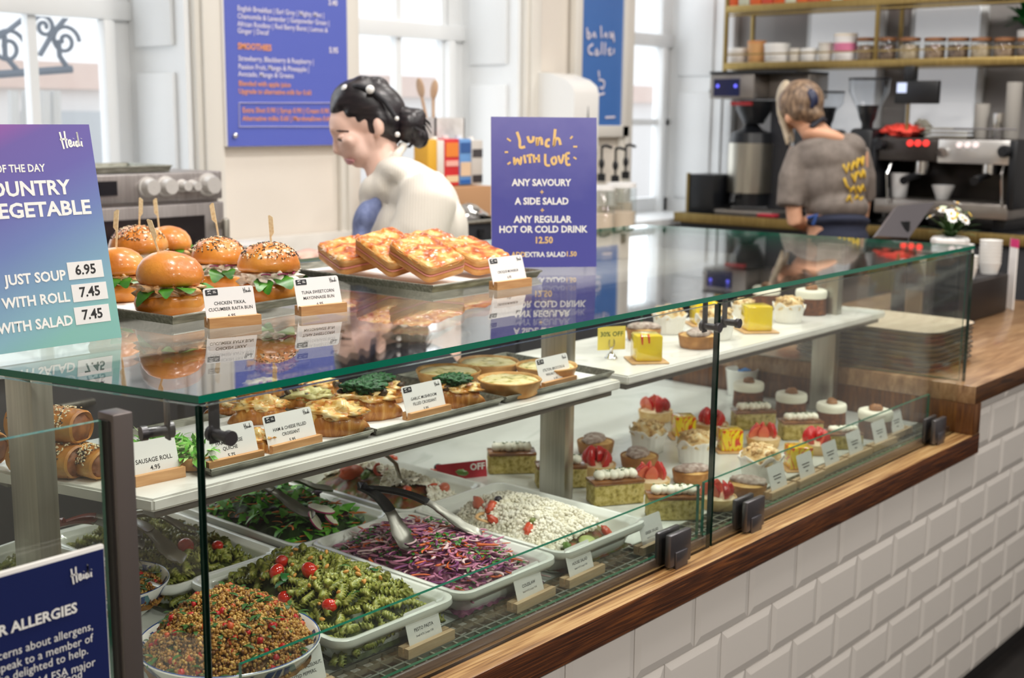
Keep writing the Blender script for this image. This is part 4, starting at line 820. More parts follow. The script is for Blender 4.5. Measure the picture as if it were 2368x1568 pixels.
for k in (('wedge', M_('plum_tomato', '#cc5a34', .35), 812, 1092, .030, 'large rust red tomato at the left of the pepper salad', 'tomato', gq, .2), ('ring', pepp, 880, 1085, .014, 'curled red pepper strip in the pepper salad', 'pepper', gq, 1), ('wedge', pepp, 905, 1060, .014, 'orange pepper piece under the serving spoon', 'pepper', gq, 2), ('ball', oliv, 1014, 1082, .011, 'black olive on the feta of the pepper salad', 'olive', gq, 0),
          ('wedge', yel, 1062, 1117, .014, 'yellow pepper piece near the right rim of the pepper salad', 'pepper', gq, .8), ('wedge', cuke, 1068, 1093, .013, 'lime green pepper piece at the right end of the pepper salad', 'pepper', gq, 2), ('ball', M_('pale_red_tomato', '#c96a50', .3), 1027, 1128, .012, 'pinkish tomato half at the front of the pepper salad', 'tomato', gq, 0), ('ring', pepp, 1002, 1122, .010, 'small red pepper ring at the front of the pepper salad', 'pepper', gq, 0),
          ('wedge', pepp, 960, 1090, .013, 'orange pepper slice in the middle of the pepper salad', 'pepper', gq, 1.5), ('wedge', pepp, 940, 1138, .016, 'brown skinned pepper wedge at the front left of the pepper salad', 'pepper', gq, .6), ('wedge', cuke, 845, 1098, .014, 'dark green courgette piece beside the large tomato', 'courgette', gq, .4), ('wedge', pepp, 1003, 1092, .012, 'orange pepper piece beside the black olive', 'pepper', gq, 2.4)):
    chunk(k[0], k[1], None, hq, k[2], k[3], .004, *k[4:])
# ---- green leaf salad
r = random.Random(31); h = mound(DC['green'], .076); o = base_fill('g', DC['green'], h, None, .006, 50); gl = [N_('dark_salad_bed', [(.3, '#16240c'), (.7, '#34541c')], 40, .5, .5, 4), rocket_m, leaf_m, M_('carrot_strip', '#e07a2c', .4), M_('red_leaf', '#4a1424', .4)]
for i in range(420):
    x, y = inside(DC['green'], r, .030); o.m = r.choices((1, 2, 4), (8, 2, .7))[0]; leaf(o, (x, y, h(x, y) + r.uniform(-.004, .004)), (r.uniform(-1, 1), r.uniform(-1, 1), r.uniform(-.2, .5)), (r.uniform(-.5, .5), r.uniform(-.5, .5), 1), r.uniform(.02, .045), r.uniform(.003, .009), r.uniform(-.3, 1.2), 6, .3)
shreds(o, DC['green'], h, 150, r, lambda q: 3, (.02, .04), .0015, .010)
tag(o.build('leaf_salad', gl, ang=180), 'mixed rocket and spinach leaves with carrot strips in the back dish', 'salad', kind='stuff')
rad_w = M_('radish_flesh', '#e3e4cc', .35); rad_p = M_('radish_skin', '#a8306a', .35)
for px, py, s, lab, rx in ((728, 1205, .019, 'large radish slice at the front of the leaf salad', .95), (765, 1203, .014, 'small radish slice with magenta rim in the leaf salad', .7), (743, 1178, .024, 'broad pink radish slice lying behind the tongs tip', .25)):
    b = MB(); b.lathe([(.001, 0), (s * .96, 0), (s * .96, .0025), (.001, .0025)], (0, 0, 0), 24, cap=False); b.m = 1; b.lathe([(s * .96, -.0002), (s, .0008), (s, .0018), (s * .96, .0027)], (0, 0, 0), 24, cap=False)
    o = b.build('radish_slice', [rad_w, rad_p], None, surf(px, py, h, .012)); o.rotation_euler = (rx, .1, .6); tag(o, lab, 'radish', 'radish slices in the leaf salad')
# ---- patterned bowls with grain salad
bowl_m = N_('bowl_glaze', [(.0, '#f2f0ea'), (.5, '#f2f0ea')], 3, .15, coat=.4)
blue_m = M_('cobalt_brush', '#2a4a8c', .2, coat=.3); teal_m = M_('teal_brush', '#5a8f98', .2, coat=.3)
def bowl(c, R, H, label, tilt=0):
    t = thing('serving_bowl', label, 'bowl', c, group='blue patterned serving bowls')
    prof = [(R * .48, 0), (R * .52, .003), (R * .74, H * .35), (R * .92, H * .75), (R, H), (R * .985, H + .002), (R * .965, H), (R * .88, H * .74), (R * .69, H * .36), (R * .45, .008), (.001, .007)]
    MB().lathe(prof, (0, 0, 0), 64, cap=False).build('bowl_body', bowl_m, t, ang=60)
    def pr(z): return R * (.69 + (.88 - .69) * (z / H - .36) / .38) if z < H * .74 else R * (.88 + (.965 - .88) * (z / H - .74) / .26)
    q = random.Random(4)
    for i in range(34):
        a = i * 2 * PI / 34; sl = q.uniform(-.28, .34); wd = q.choice((.035, .05, .02)); b = MB(); zs = [H * (.50 + .46 * k / 6) for k in range(7)]
        for off, fn in ((-.0006, pr), (.0008, lambda z: R * (.74 + (.92 - .74) * (z / H - .35) / .40) if z < H * .75 else R * (.92 + .08 * (z / H - .75) / .25))):
            L = [((fn(z) + off) * math.cos(a + sl * (k / 6) - wd), (fn(z) + off) * math.sin(a + sl * k / 6 - wd), z) for k, z in enumerate(zs)]; Q = [((fn(z) + off) * math.cos(a + sl * (k / 6) + wd), (fn(z) + off) * math.sin(a + sl * k / 6 + wd), z) for k, z in enumerate(zs)]; b.strip(L, Q)
        b.build('brush_stroke', teal_m if i % 4 == 3 else blue_m, t, ang=180)
    MB().lathe([(R * .996, H - .0006), (R * .986, H + .0026), (R * .968, H - .0004)], (0, 0, 0), 64, cap=False).build('blue_rim', blue_m, t, ang=180)
    return t
gr = [N_('grain_mash', [(.3, '#5a3a12'), (.7, '#a8742c')], 80, .5, .6, 4), M_('golden_grain', '#a8762e', .4), M_('pale_grain', '#c8a054', .4), M_('brown_grain', '#704418', .45), M_('pomegranate_seed', '#b81c1c', .15), M_('herb_green', '#2f5a1c', .45), M_('pepper_dice', '#c8562a', .35)]
GRN = []
bm = bmesh.new(); bmesh.ops.create_icosphere(bm, subdivisions=1, radius=1); gm_ = bpy.data.meshes.new('grain'); bm.to_mesh(gm_); bm.free()
def grain_salad(c, R, zb, top, n, rs, label, nz):
    r = random.Random(rs); b = MB(); hh = lambda q: zb + top * max(0, 1 - q ** 2.3) ** .9
    b.grid(lambda u, v: (c.x + R * u * math.cos(v * 2 * PI), c.y + R * u * math.sin(v * 2 * PI), hh(u) - .006 + .014 * (1 - u) * noise.noise(((c.x + R * u * math.cos(v * 2 * PI)) * 18, (c.y + R * u * math.sin(v * 2 * PI)) * 18, 4)) + .006 * noise.noise((u * 14 * math.cos(v * 6.283), u * 14 * math.sin(v * 6.283), 2))), 30, 60)
    for i in range(n):
        a, q = r.random() * 2 * PI, math.sqrt(r.random()) * .99; x, y = c.x + R * q * math.cos(a), c.y + R * q * math.sin(a); z = hh(q) + .010 * noise.noise((x * 55, y * 55, 1)) + .014 * noise.noise((x * 18, y * 18, 4)) * (1 - q) + r.uniform(-.002, .004)
        k = r.random(); T = Matrix.Translation((x, y, z)) @ Euler((r.random() * 6, r.random() * 6, r.random() * 6)).to_matrix().to_4x4()
        if k < .955: b.m = r.choices((1, 2, 3), (5, 3, 2.5))[0]; s = r.uniform(.0013, .0027); b.join(gm_, T @ Matrix.Diagonal((s * 1.5, s, s, 1)))
        elif k < .985: b.m = 5; leaf(b, (x, y, z + .002), (r.uniform(-1, 1), r.uniform(-1, 1), .2), (0, 0, 1), r.uniform(.008, .02), .003, .4, 4)
        elif k < .990: b.m = 6; b.join(CR[i % 4], T @ Matrix.Scale(r.uniform(.003, .005), 4))
        else: b.m = 4; b.join(CR[i % 4], T @ Matrix.Scale(r.uniform(.0032, .005), 4))
    tag(b.build('grain_salad', gr, ang=180), label, 'grain salad', kind='stuff')
BC = PZ(531, 1490, ZD + .055); bowl(Vector((BC.x, BC.y, ZD)), .118, .062, 'white bowl with blue and teal brush strokes, heaped with grains in front')
grain_salad(BC, .109, ZD + .046, .072, 8500, 41, 'brown grain salad with peppers and pomegranate heaped in the front bowl', 0)
B2 = PZ(255, 1345, ZD + .055); bowl(Vector((B2.x, B2.y, ZD)), .085, .056, 'blue patterned bowl behind the aluminium post')
grain_salad(B2, .078, ZD + .036, .020, 3200, 42, 'nutty grain salad in the bowl behind the aluminium post', 0)
# ---- tongs and spoon
steel_t = M_('tongs_steel', '#8b8882', .38, 1); clear_t = M_('grey_plastic_tongs', '#6f6857', .3, coat=.2)
def tongs(H, ends, label, hm, tipm, wd=.011, grip=.55, group='serving tongs in the salads'):
    """two sprung arms from the hinge H; each ends in a scalloped scoop"""
    t = thing('serving_tongs', label, 'tongs', group=group); H = Vector(H)
    for E in ends:
        E = Vector(E); ax = (E - H); L = ax.length; ax.normalize(); sd = ax.cross(Vector((0, 0, 1))).normalized(); up = sd.cross(ax); n = 30; rows = []
        for i in range(n + 1):
            u = i / n; bow = up * (.014 * math.sin(PI * min(1, u * 1.2)) + .006 * math.sin(PI * u)); c = H + ax * (L * u) + bow; w = wd * (.85 + .1 * u) if u < .62 else wd * (.9 + .55 * math.sin(PI * (u - .62) / .38 * .80)) * (1 + .07 * math.sin(u * 150))
            dp = .004 if u < .62 else .006
            if u > .97: w *= .6
            rows.append([c + sd * (w * s) - up * (dp * (1 - s * s)) for s in (-1, -.8, -.4, 0, .4, .8, 1)])
        kg = int(n * grip); b = MB()
        def sheet(a, c_, th):
            f = MB(); lo = []
            for i in range(a, c_ + 1): lo.append([p + up * th for p in rows[i]] + [p - up * th for p in rows[i][::-1]])
            f.loft(lo); return f
        arm = sheet(kg - 1, n, .0006).build('steel_arm', tipm, t, ang=50); sheet(0, kg, .0022).build('grip', hm, t, ang=50)
    MB().tube([H + (Vector(ends[0]) - H).normalized() * .006 + Vector((0, 0, .004)), H - ((Vector(ends[0]) + Vector(ends[1])) / 2 - H).normalized() * .006, H + (Vector(ends[1]) - H).normalized() * .006 + Vector((0, 0, .004))], .0075, 8).build('hinge', hm, t)
    return t
Hh = PZ(838, 1128, .895); dh = dep(Hh)
tongs(Hh, (PZ(950, 1270, .836), PZ(1112, 1236, .842)), 'black handled steel tongs lying open on the purple coleslaw', BLK, steel_t)
tongs(PZ(520, 1118, .865), (PZ(722, 1192, .840), PZ(770, 1130, .842)), 'steel tongs lying in the green leaf salad', steel_t, steel_t)
tongs(PZ(262, 1205, .860), (PZ(420, 1295, .836), PZ(455, 1228, .838)), 'translucent grey tongs in the back pesto pasta', clear_t, clear_t)
red_h = M_('red_plastic_handle', '#7c1a14', .3, coat=.3)
tongs(PZ(140, 1212, .865), (PZ(330, 1262, .84), PZ(330, 1235, .845)), 'red handled tongs left of the aluminium post', red_h, steel_t, grip=.4)
o = thing('serving_spoon', 'steel serving spoon standing in the roasted pepper salad', 'spoon')
MB().tube([PZ(884, 1045, .90), PZ(915, 1072, .872), PZ(925, 1105, .835), PZ(935, 1112, .828)], [.006, .006, .0045, .005], 8, flat=.5).build('handle', STEEL, o); MB().ell(PZ(950, 1113, .824), (.026, .016, .006), None, 20, 10).build('spoon_bowl', STEEL, o)
# pasta dish and wire basket further left
t = dish(.895, .62, 'white pasta dish at the far left behind the aluminium post', .2, .20, .26)
b = MB(); r = random.Random(77)
tag(MB().grid(lambda u, v: (.81 + u * .16, .51 + v * .20, ZD + .030 + .022 * math.sin(PI * u) * math.sin(PI * v) + .004 * noise.noise((u * 9, v * 9, 3))), 30, 30).build('pesto_dressing', under_pesto, ang=180), 'green pesto sauce in the far left pasta dish', 'pesto', kind='stuff')
for i in range(60):
    x, y = .895 + r.uniform(-.075, .075), .62 + r.uniform(-.10, .10); u, v = (x - .81) / .16, (y - .51) / .2
    tag(obj('fusilli', FUS[i % 3], None, (x, y, ZD + .034 + .022 * max(0, math.sin(PI * min(1, max(0, u)))) * math.sin(PI * min(1, max(0, v)))), (r.uniform(-3, 3), r.uniform(-.4, .4), r.random() * 6)), 'twisted green fusilli piece in the far left pasta dish', 'pasta', 'fusilli in the far left pasta dish')
o = thing('wire_basket', 'grey wire basket at the left edge behind the low glass screen', 'basket', (.62, .62, ZD))
b = MB()
for k in range(7): b.bx(-.12 + k * .04 - .001, -.12 + k * .04 + .001, -.1, -.098, 0, .09).bx(-.12 + k * .04 - .001, -.12 + k * .04 + .001, .098, .1, 0, .09)
for k in range(4): b.bx(-.12, .12, -.101, -.099, .002 + k * .026, .005 + k * .026).bx(-.12, .12, .099, .101, .002 + k * .026, .005 + k * .026).bx(-.121, -.119, -.1, .1, .002 + k * .026, .005 + k * .026).bx(.119, .121, -.1, .1, .002 + k * .026, .005 + k * .026)
b.build('wire_mesh', STEEL, o); MB().tube([(-.12, -.1, .092), (.12, -.1, .092), (.12, .1, .092), (-.12, .1, .092), (-.12, -.1, .092)], .003, 8).build('rim', STEEL, o)
# ================================================================= CAKES
tart_m = N_('pale_tart_crust', [(.3, '#c9a062'), (.6, '#ddbd84'), (.8, '#e8d0a0')], 60, .6, .4, 4); tart_d = N_('brown_tart_crust', [(.3, '#8a5a26'), (.6, '#a87238'), (.8, '#c08c50')], 60, .6, .4, 4); custard_m = M_('vanilla_custard', '#eedfb8', .4)
berry_m = N_('strawberry', [(.3, '#b80f14'), (.6, '#d81f20'), (.85, '#e8483a')], 22, .22, .5, 3, kind='noise', bscale=160, coat=.4); berry_in = N_('cut_strawberry', [(.3, '#e6503c'), (.6, '#ee8a6c'), (.8, '#f6c4a8')], 30, .35)
frang_m = N_('almond_filling', [(.3, '#b9843e'), (.6, '#d8ae68'), (.8, '#ead09a')], 40, .6, .4, 5); dust_m = N_('dusted_pear_half', [(.3, '#8a7468'), (.5, '#b09c92'), (.75, '#dccfc6')], 130, .8, .6, 5)
def shell(t, R, h, mat, name='tart_case'):
    MB().lathe([(.001, 0), (R * .86, 0), (R * .9, .002), (R, h - .001), (R * .98, h), (R * .9, h - .001), (R * .88, h - .004), (.001, h - .004)], (0, 0, 0), 40, cap=False).build(name, mat, t, ang=50)
def berry(rs):
    r = random.Random(rs); b = MB(); n = 14; prof = [(.001, -.0105), (.0072, -.0085), (.0096, -.003), (.0085, .004), (.005, .010), (.0015, .0135), (.0003, .0140)]
    loops = [[(q * math.cos(2 * PI * k / n), max(-.0005, q * math.sin(2 * PI * k / n)) * .95, z) for k in range(n)] for q, z in prof]
    b.loft(loops, None, True, True); bmesh.ops.recalc_face_normals(b.bm, faces=b.bm.faces[:])
    for f in b.bm.faces: f.material_index = 1 if f.normal.y < -.9 else 0
    return b.mesh('strawberry_piece', [berry_m, berry_in], 50)
BERRY = berry(1)
def straw_tart():
    t = thing('strawberry_tart', '', 'tart', group='strawberry tarts on the deck'); R, h = .031, .019; shell(t, R, h, tart_m)
    MB().lathe([(R * .9, h - .002), (R * .6, h + .002), (.001, h + .003)], (0, 0, 0), 30, cap=False).build('custard', custard_m, t, ang=180)
    for i, (x, y, z, a, tl) in enumerate(((-.016, .004, .013, .4, -.3), (-.003, .013, .014, 1.2, .1), (.013, .010, .013, 2.2, .3), (-.009, -.012, .010, -2.6, -.5), (.007, -.013, .011, 3.0, .2), (.018, -.004, .011, 2.6, .4), (.001, .0, .016, 3.4, 0))):
        obj('strawberry_piece', BERRY, t, (x, y, h + z - .003), (tl, .25 * math.sin(a * 3), a), 1.3 if i % 2 else 1.12)
    return t
def frang_tart():
    t = thing('frangipane_tart', '', 'tart', group='dusted frangipane tarts'); R, h = .032, .021; shell(t, R, h, tart_d)
    b = MB(); b.lathe([(R * .93, h - .002), (R * .7, h + .001), (.001, h + .003)], (0, 0, 0), 30, wob=.05, cap=False); b.build('almond_filling', frang_m, t, ang=180)
    b = MB(); b.ell((0, .003, h + .003), (R * .95, R * .60, .0085), None, 28, 12, .2, 3)
    for v in b.bm.verts: v.co.y *= 1 - .45 * abs(v.co.x / R) ** 2.2; b.build('pear_half', dust_m, t, ang=180); return t
paper_c = M_('muffin_paper', '#f4f1ea', .75); muf_m = N_('almond_muffin_top', [(.25, '#8a4a26'), (.4, '#d2a866'), (.6, '#ecd9ac'), (.8, '#f6edd2')], 80, .6, .8, 6, bscale=120); muf_side = N_('muffin_side', [(.3, '#c9b389'), (.7, '#e4d5b4')], 40, .7, .3, 4)
def muffin():
    t = thing('muffin', '', 'muffin', group='paper wrapped almond muffins'); R = .030; b = MB(); loops = []
    for k, (q, z) in enumerate(((.86, 0), (.88, .001), (1.0, .024), (1.04, .030), (1.14, .036), (1.12, .0365), (1.0, .030), (.95, .026))):
        lp = []
        for i in range(60):
            a = 2 * PI * i / 60; pl = 1 + .02 * math.cos(a * 20); rag = (.10 * noise.noise((math.cos(a) * 2.2, math.sin(a) * 2.2, 1)) if 3 <= k <= 6 else 0); zz = z + (.010 * noise.noise((math.cos(a) * 2.6, math.sin(a) * 2.6, 7)) if 3 <= k <= 6 else 0)
            lp.append((R * (q * pl + rag) * math.cos(a), R * (q * pl + rag) * math.sin(a), zz))
        loops.append(lp)
    b.loft(loops, None, True, False); b.build('paper_case', paper_c, t, ang=180)
    MB().ell((0, 0, .033), (R * 1.0, R * 1.0, .019), None, 26, 14, .3, 4).build('muffin_top', muf_m, t, ang=180)
    b = MB(); r = random.Random(9)
    for i in range(44): a = r.random() * 6.28; q = R * .85 * math.sqrt(r.random()); b.join(CR[i % 4], Matrix.Translation((q * math.cos(a), q * math.sin(a), .051 - .5 * (q / R) ** 2 * .012)) @ Euler((r.random() * 6, r.random() * 6, 0)).to_matrix().to_4x4() @ Matrix.Diagonal((.0055, .004, .0025, 1)))
    tag(b.build('almond_flakes', N_('toasted_almond', [(.3, '#b9824a'), (.6, '#e2c48e'), (.8, '#f0e0b8')], 60, .5), t, ang=180), kind='stuff'); return t
cream_m = M_('cream_cheese_icing', '#f4f0de', .45); loaf_m = N_('pistachio_sponge', [(.28, '#7a6a2c'), (.45, '#ab9a4e'), (.6, '#c9b676'), (.8, '#8c8238')], 150, .8, .9, 5, bscale=140); glaze_m = N_('caramel_glaze', [(.3, '#6a3c1c'), (.6, '#96602c'), (.85, '#b98450')], 40, .2, .2, 4, coat=.5); pist_m = M_('pistachio_bits', '#4a6a24', .6)
def loaf():
    t = thing('cake_slice', '', 'cake', group='pistachio loaf slices with cream'); L, w, h = .074, .036, .034; b = MB()
    for i, (x0, x1) in enumerate(((-L / 2, L / 2),)): b.bx(x0, x1, -w / 2, w / 2, 0, h - .004, .003)
    bmesh.ops.subdivide_edges(b.bm, edges=b.bm.edges[:], cuts=5, use_grid_fill=True)
    for v in b.bm.verts: v.co += Vector((noise.noise(v.co * 160), noise.noise(v.co * 160 + Vector((5, 0, 0))), 0)) * .0010
    b.build('sponge', loaf_m, t, ang=60); MB().bx(-L / 2 - .0006, L / 2 + .0006, -w / 2 - .0006, w / 2 + .0006, h - .005, h, .0018).build('glaze', glaze_m, t)
    b = MB()
    for i in range(6): b.ell((-.024 + i * .0095, .0 + .002 * math.sin(i * 2), h + .0055), (.0078, .0110, .0072), None, 16, 10, .12, 2)
    b.build('piped_cream', cream_m, t, ang=180); b = MB(); r = random.Random(3)
    for i in range(16): b.join(CR[i % 4], Matrix.Translation((r.uniform(-.028, .028), r.uniform(-.006, .006), h + .0125)) @ Matrix.Diagonal((.0017, .0008, .0007, 1)))
    tag(b.build('pistachio_bits', pist_m, t, ang=180), kind='stuff'); return t
carrot_m = N_('carrot_sponge', [(.3, '#43220e'), (.55, '#6a3a1a'), (.8, '#8f5728')], 120, .8, .8, 5, bscale=150); walnut_m = N_('walnut', [(.3, '#7a4a26'), (.7, '#b98454')], 60, .5, .5, 4)
def carrot():
    t = thing('carrot_cake', '', 'cake', group='round carrot cakes with cream icing'); R, h = .0265, .030
    MB().lathe([(.001, 0), (R * 1.0, 0), (R * 1.02, .002), (R * .97, h), (.001, h)], (0, 0, 0), 40, wob=.02, cap=False).build('sponge', carrot_m, t, ang=60)
    MB().lathe([(R * .98, h - .001), (R * 1.04, h + .002), (R * 1.05, h + .009), (R * 1.0, h + .013), (R * .85, h + .0145), (R * .6, h + .0135), (.001, h + .013)], (0, 0, 0), 40, cap=False).build('icing', cream_m, t, ang=180)
    MB().ell((0, 0, h + .0155), (.0115, .010, .0075), None, 20, 12, .3, 4).build('walnut', walnut_m, t, ang=180); return t
gold_b = N_('gold_cake_board', [(.3, '#c99a62'), (.7, '#dcb480')], 30, .4, 0, 3)
def streaky(name, amt):
    m = M_(name, '#f0d21c', .12, coat=.5); nt = m.node_tree; tc = nt.nodes.new('ShaderNodeTexCoord'); w = nt.nodes.new('ShaderNodeTexNoise'); w.inputs['Scale'].default_value = 55; w.inputs['Detail'].default_value = 1; w.inputs['Distortion'].default_value = 1.6
    mp = nt.nodes.new('ShaderNodeMapping'); mp.inputs['Scale'].default_value = (1, 1, .55); nt.links.new(tc.outputs['Object'], mp.inputs[0]); nt.links.new(mp.outputs[0], w.inputs['Vector'])
    r = nt.nodes.new('ShaderNodeValToRGB'); st = [(0, '#efd01a'), (.5 - amt, '#efd01a'), (.5 - amt * .6, '#e2501c'), (.5, '#cf2a18'), (.5 + amt * .6, '#e8701c'), (.5 + amt, '#f2d824'), (1, '#f4dc3a')]
    while len(r.color_ramp.elements) < len(st): r.color_ramp.elements.new(.5)
    for e, (p, c) in zip(r.color_ramp.elements, st): e.position = p
    for e, (p, c) in zip(r.color_ramp.elements, st): e.color = lin(c)
    nt.links.new(w.outputs[0], r.inputs[0]); nt.links.new(r.outputs[0], nt.nodes['Principled BSDF'].inputs['Base Color']); return m
STRK, PLAIN = streaky('yellow_red_mirror_glaze', .062), N_('yellow_mirror_glaze', [(.3, '#e8c414'), (.6, '#f0d428'), (.8, '#f4de5a')], 20, .12, 0, 3, coat=.5)
drip_m = M_('red_drip', '#d8321c', .2, coat=.4)
def cube(mat, drip, name='glazed_cube_cake', grp='yellow glazed cube cakes'):
    t = thing(name, '', 'cake', group=grp); a = .042
    MB().bx(-.030, .030, -.030, .030, 0, .0025, .001).build('cake_board', gold_b, t); MB().bx(-a / 2, a / 2, -a / 2, a / 2, .0025, .0025 + a * .98, .003).build('glazed_sponge', mat, t)
    if drip:
        for x, l in ((-.013, .012), (-.002, .010)): MB().tube([(x, -a / 2 + .004, .0445), (x, -a / 2 - .0004, .042), (x + .001, -a / 2 - .0006, .042 - l)], [.0016, .0018, .0010], 8).build('drip', drip_m, t)
    return t
mat_w = M_('white_cake_card', '#f6f5f2', .6)
def scatter(maker, spec, z, w0, rz=None, lift=0):
    p = None
    for x0, x1, yb, lab, *rr in spec:
        loc, w = put(x0, x1, yb, z); a = rr[0] if rr else rnd.random() * 6
        k = w / w0
        if p is None: p = maker(); p.location = loc; p.rotation_euler.z = a; p.scale = (k, k, k); p['label'] = lab
        else: dup(p, loc, a, lab, sc=k)
zd = ZD + .0005
scatter(straw_tart, ((1336, 1424, 1109, 'strawberry tart in front of a dusty tart by the steel post'), (1457, 1549, 1146, 'strawberry tart between two pistachio slices and the dusty tarts'), (1475, 1555, 981, 'strawberry tart at the very back of the cake deck'), (1606, 1684, 1010, 'strawberry tart behind the two red streaked cubes'),
                     (1724, 1803, 1043, 'strawberry tart right of the red streaked cube, behind the guard glass edge'), (1846, 1926, 1056, 'half hidden strawberry tart behind the price cards'), (1614, 1703, 1186, 'strawberry tart cut by the glass joint near the front')), zd, .062, 0)
scatter(frang_tart, ((1333, 1420, 1058, 'dusty frangipane tart next to the steel post'), (1433, 1522, 1092, 'dusty frangipane tart in the middle of the cake rows'), (1553, 1641, 1127, 'dusty frangipane tart with purple brown top left of the glass joint'), (1682, 1772, 1158, 'dusty frangipane tart at the front right of the glass joint')), zd, .064)
scatter(muffin, ((1453, 1543, 1053, 'paper wrapped almond muffin behind the middle dusty tart', 1), (1560, 1655, 1082, 'ragged paper muffin left of the glass joint', 2), (1705, 1808, 1122, 'large open paper muffin behind the guard glass', 3)), zd, .068)
scatter(lambda: cube(STRK, 0, grp='red streaked yellow cube cakes'), ((1544, 1614, 1018, 'red streaked yellow cube cake left of the glass joint', -.75), (1650, 1722, 1050, 'red streaked yellow cube cake just right of the glass joint', -.75), (1806, 1882, 1093, 'red streaked yellow cube cake behind the price cards', -.75)), zd, .060)
scatter(loaf, ((1125, 1240, 1106, 'pistachio cream slice beside the red discount card', -.75), (1235, 1356, 1140, 'pistachio cream slice half hidden behind the steel post', -.75), (1356, 1486, 1180, 'pistachio cream slice at the right rim of the feta dish', -.55), (1490, 1620, 1216, 'pistachio cream slice behind the left guard glass', -.8),
               (1690, 1790, 1001, 'pistachio cream slice in front of the leftmost carrot cake', -.72), (1799, 1899, 1025, 'pistachio cream slice in the middle of the right cake rows', -.72), (1903, 1991, 1046, 'pistachio cream slice behind the far price cards', -.72)), zd, .078)
scatter(carrot, ((1694, 1764, 946, 'carrot cake with white icing in front of the mug'), (1792, 1863, 972, 'carrot cake with white icing second from the left on the deck'), (1886, 1954, 993, 'carrot cake with white icing third from the left, by the steel post'), (1982, 2060, 1018, 'rightmost carrot cake on the deck behind the guard glass')), zd, .0545)
zs = ZS + .0008
scatter(lambda: cube(PLAIN, 1), ((1450, 1538, 843, 'yellow cube cake with red drips at the shelf front left', -.72),), zs, .060)
scatter(lambda: cube(PLAIN, 0), ((1706, 1790, 772, 'plain yellow cube cake right of the glass joint on the shelf', -.72), (1588, 1664, 756, 'plain yellow cube cake at the back of the shelf', -.72)), zs, .060)
scatter(frang_tart, ((1567, 1656, 810, 'dusty frangipane tart at the front of the marble shelf'), (1447, 1528, 792, 'dusty frangipane tart behind the yellow discount card')), zs, .064)
scatter(muffin, ((1506, 1588, 776, 'white paper muffin at the back left of the marble shelf', .4), (1607, 1700, 790, 'paper muffin behind the hanging glass brackets', 1.4), (1785, 1860, 750, 'white paper muffin beside the shelf carrot cake', 2), (1690, 1750, 742, 'paper muffin behind the plain yellow cube on the shelf', .9)), zs, .068)
scatter(carrot, ((1838, 1909, 731, 'carrot cake with walnut at the right end of the shelf'), (1738, 1802, 718, 'carrot cake at the back of the marble shelf')), zs, .0545)
# paper mats and discount cards
for x0, x1, yb, z, lab in ((1440, 1560, 848, ZS, 'white card mat under the drip decorated cube'), ):
    l, w = put(x0, x1, yb, z); tag(MB().box((0, 0, .0004), (.068, .068, .0006), 0).build('card_mat', mat_w, None, l, -.72), lab, 'card')
yc = M_('yellow_card', '#ecd75c', .6); green_ink = M_('green_ink', '#2c5a1c', .6)
p = PZ(1413, 829, ZS); t = thing('discount_card', 'yellow 30% off card in a silver clip stand on the marble shelf', 'sign', p)
MB().lathe([(.0135, 0), (.0135, .002), (.011, .004), (.0085, .008), (.0045, .011), (.0035, .018), (.0045, .022), (.0015, .024), (.001, .0245)], (0, 0, 0), 28).build('clip_stand', CHROME, t)
Xc = frame_from((p.x - .025, p.y + .01, p.z), (p.x + .025, p.y - .022, p.z)); c = MB().bx(-.030, .030, -.024, .024, 0, .0006).build('card', yc, t); c.matrix_world = Matrix.Translation((0, 0, .042)) @ Xc.to_3x3().to_4x4()
text('lettering', '30% OFF', .0135, green_ink, c, (0, .008, .0009), bold=.012)
for s_ in (-.0055, .0055): q = MB().tube([(s_ * .4, -.020, .001), (s_, -.014, .0022), (s_, -.006, .0022), (s_ * .8, -.003, .0012)], .0011, 6).build('clip_arm', CHROME, t); q.matrix_world = c.matrix_world
rcard = M_('red_card', '#b8182c', .5); A, B = PZ(1010, 1114, ZD), PZ(1126, 1101, ZD); X = frame_from(A, B, .2); t = thing('discount_card', 'red discount card with white lettering behind the feta dish', 'sign'); t.matrix_world = X; w = (B - A).length
MB().bx(-w / 2, w / 2, 0, .034, 0, .0008).build('card', rcard, t); text('lettering', 'OFF', .019, LET, t, (w / 2 - .003, .0215, .0011), align='RIGHT', bold=.03)
# mug at the back of the deck
mugm = M_('white_mug', '#eef0ec', .15, coat=.4); l, w = put(1675, 1751, 921, ZD); t = thing('mug', 'white mug holding blue clips behind the carrot cakes', 'mug', l, .2); R = w / 2
MB().lathe([(R * .78, 0), (R * .8, .002), (R * .98, .068), (R, .071), (R * .95, .0715), (R * .9, .066), (R * .72, .006), (.001, .005)], (0, 0, 0), 40, cap=False).build('mug_body', mugm, t, ang=60)
MB().tube([(R * .9, 0, .055), (R * 1.5, 0, .056), (R * 1.62, 0, .048), (R * 1.5, 0, .020), (R * .84, 0, .012)], .0048, 10).build('handle', mugm, t).rotation_euler.z = -.55
o = text_mesh('HOZ_ZO', .017, INK, bold=.02)
for v in o.vertices: a = v.co.x / R; v.co = Vector((R * .925 * math.sin(a), -R * .925 * math.cos(a), v.co.y))
obj('lettering', o, t, (0, 0, .036), (0, 0, -.62 + .0))
clipm = M_('blue_plastic', '#2a7ac0', .3); q = random.Random(2)
for i in range(4): c = MB().box((0, 0, 0), (.016, .005, .005), q.random() * 3, .001).build('plastic_clip', clipm, None, l + Vector((q.uniform(-.014, .014), q.uniform(-.014, .014), .068))); c.rotation_euler = (q.uniform(-.4, .4), q.uniform(-.6, .6), 0); tag(c, 'small blue plastic clip lying in the white mug', 'clip', 'blue clips in the mug')
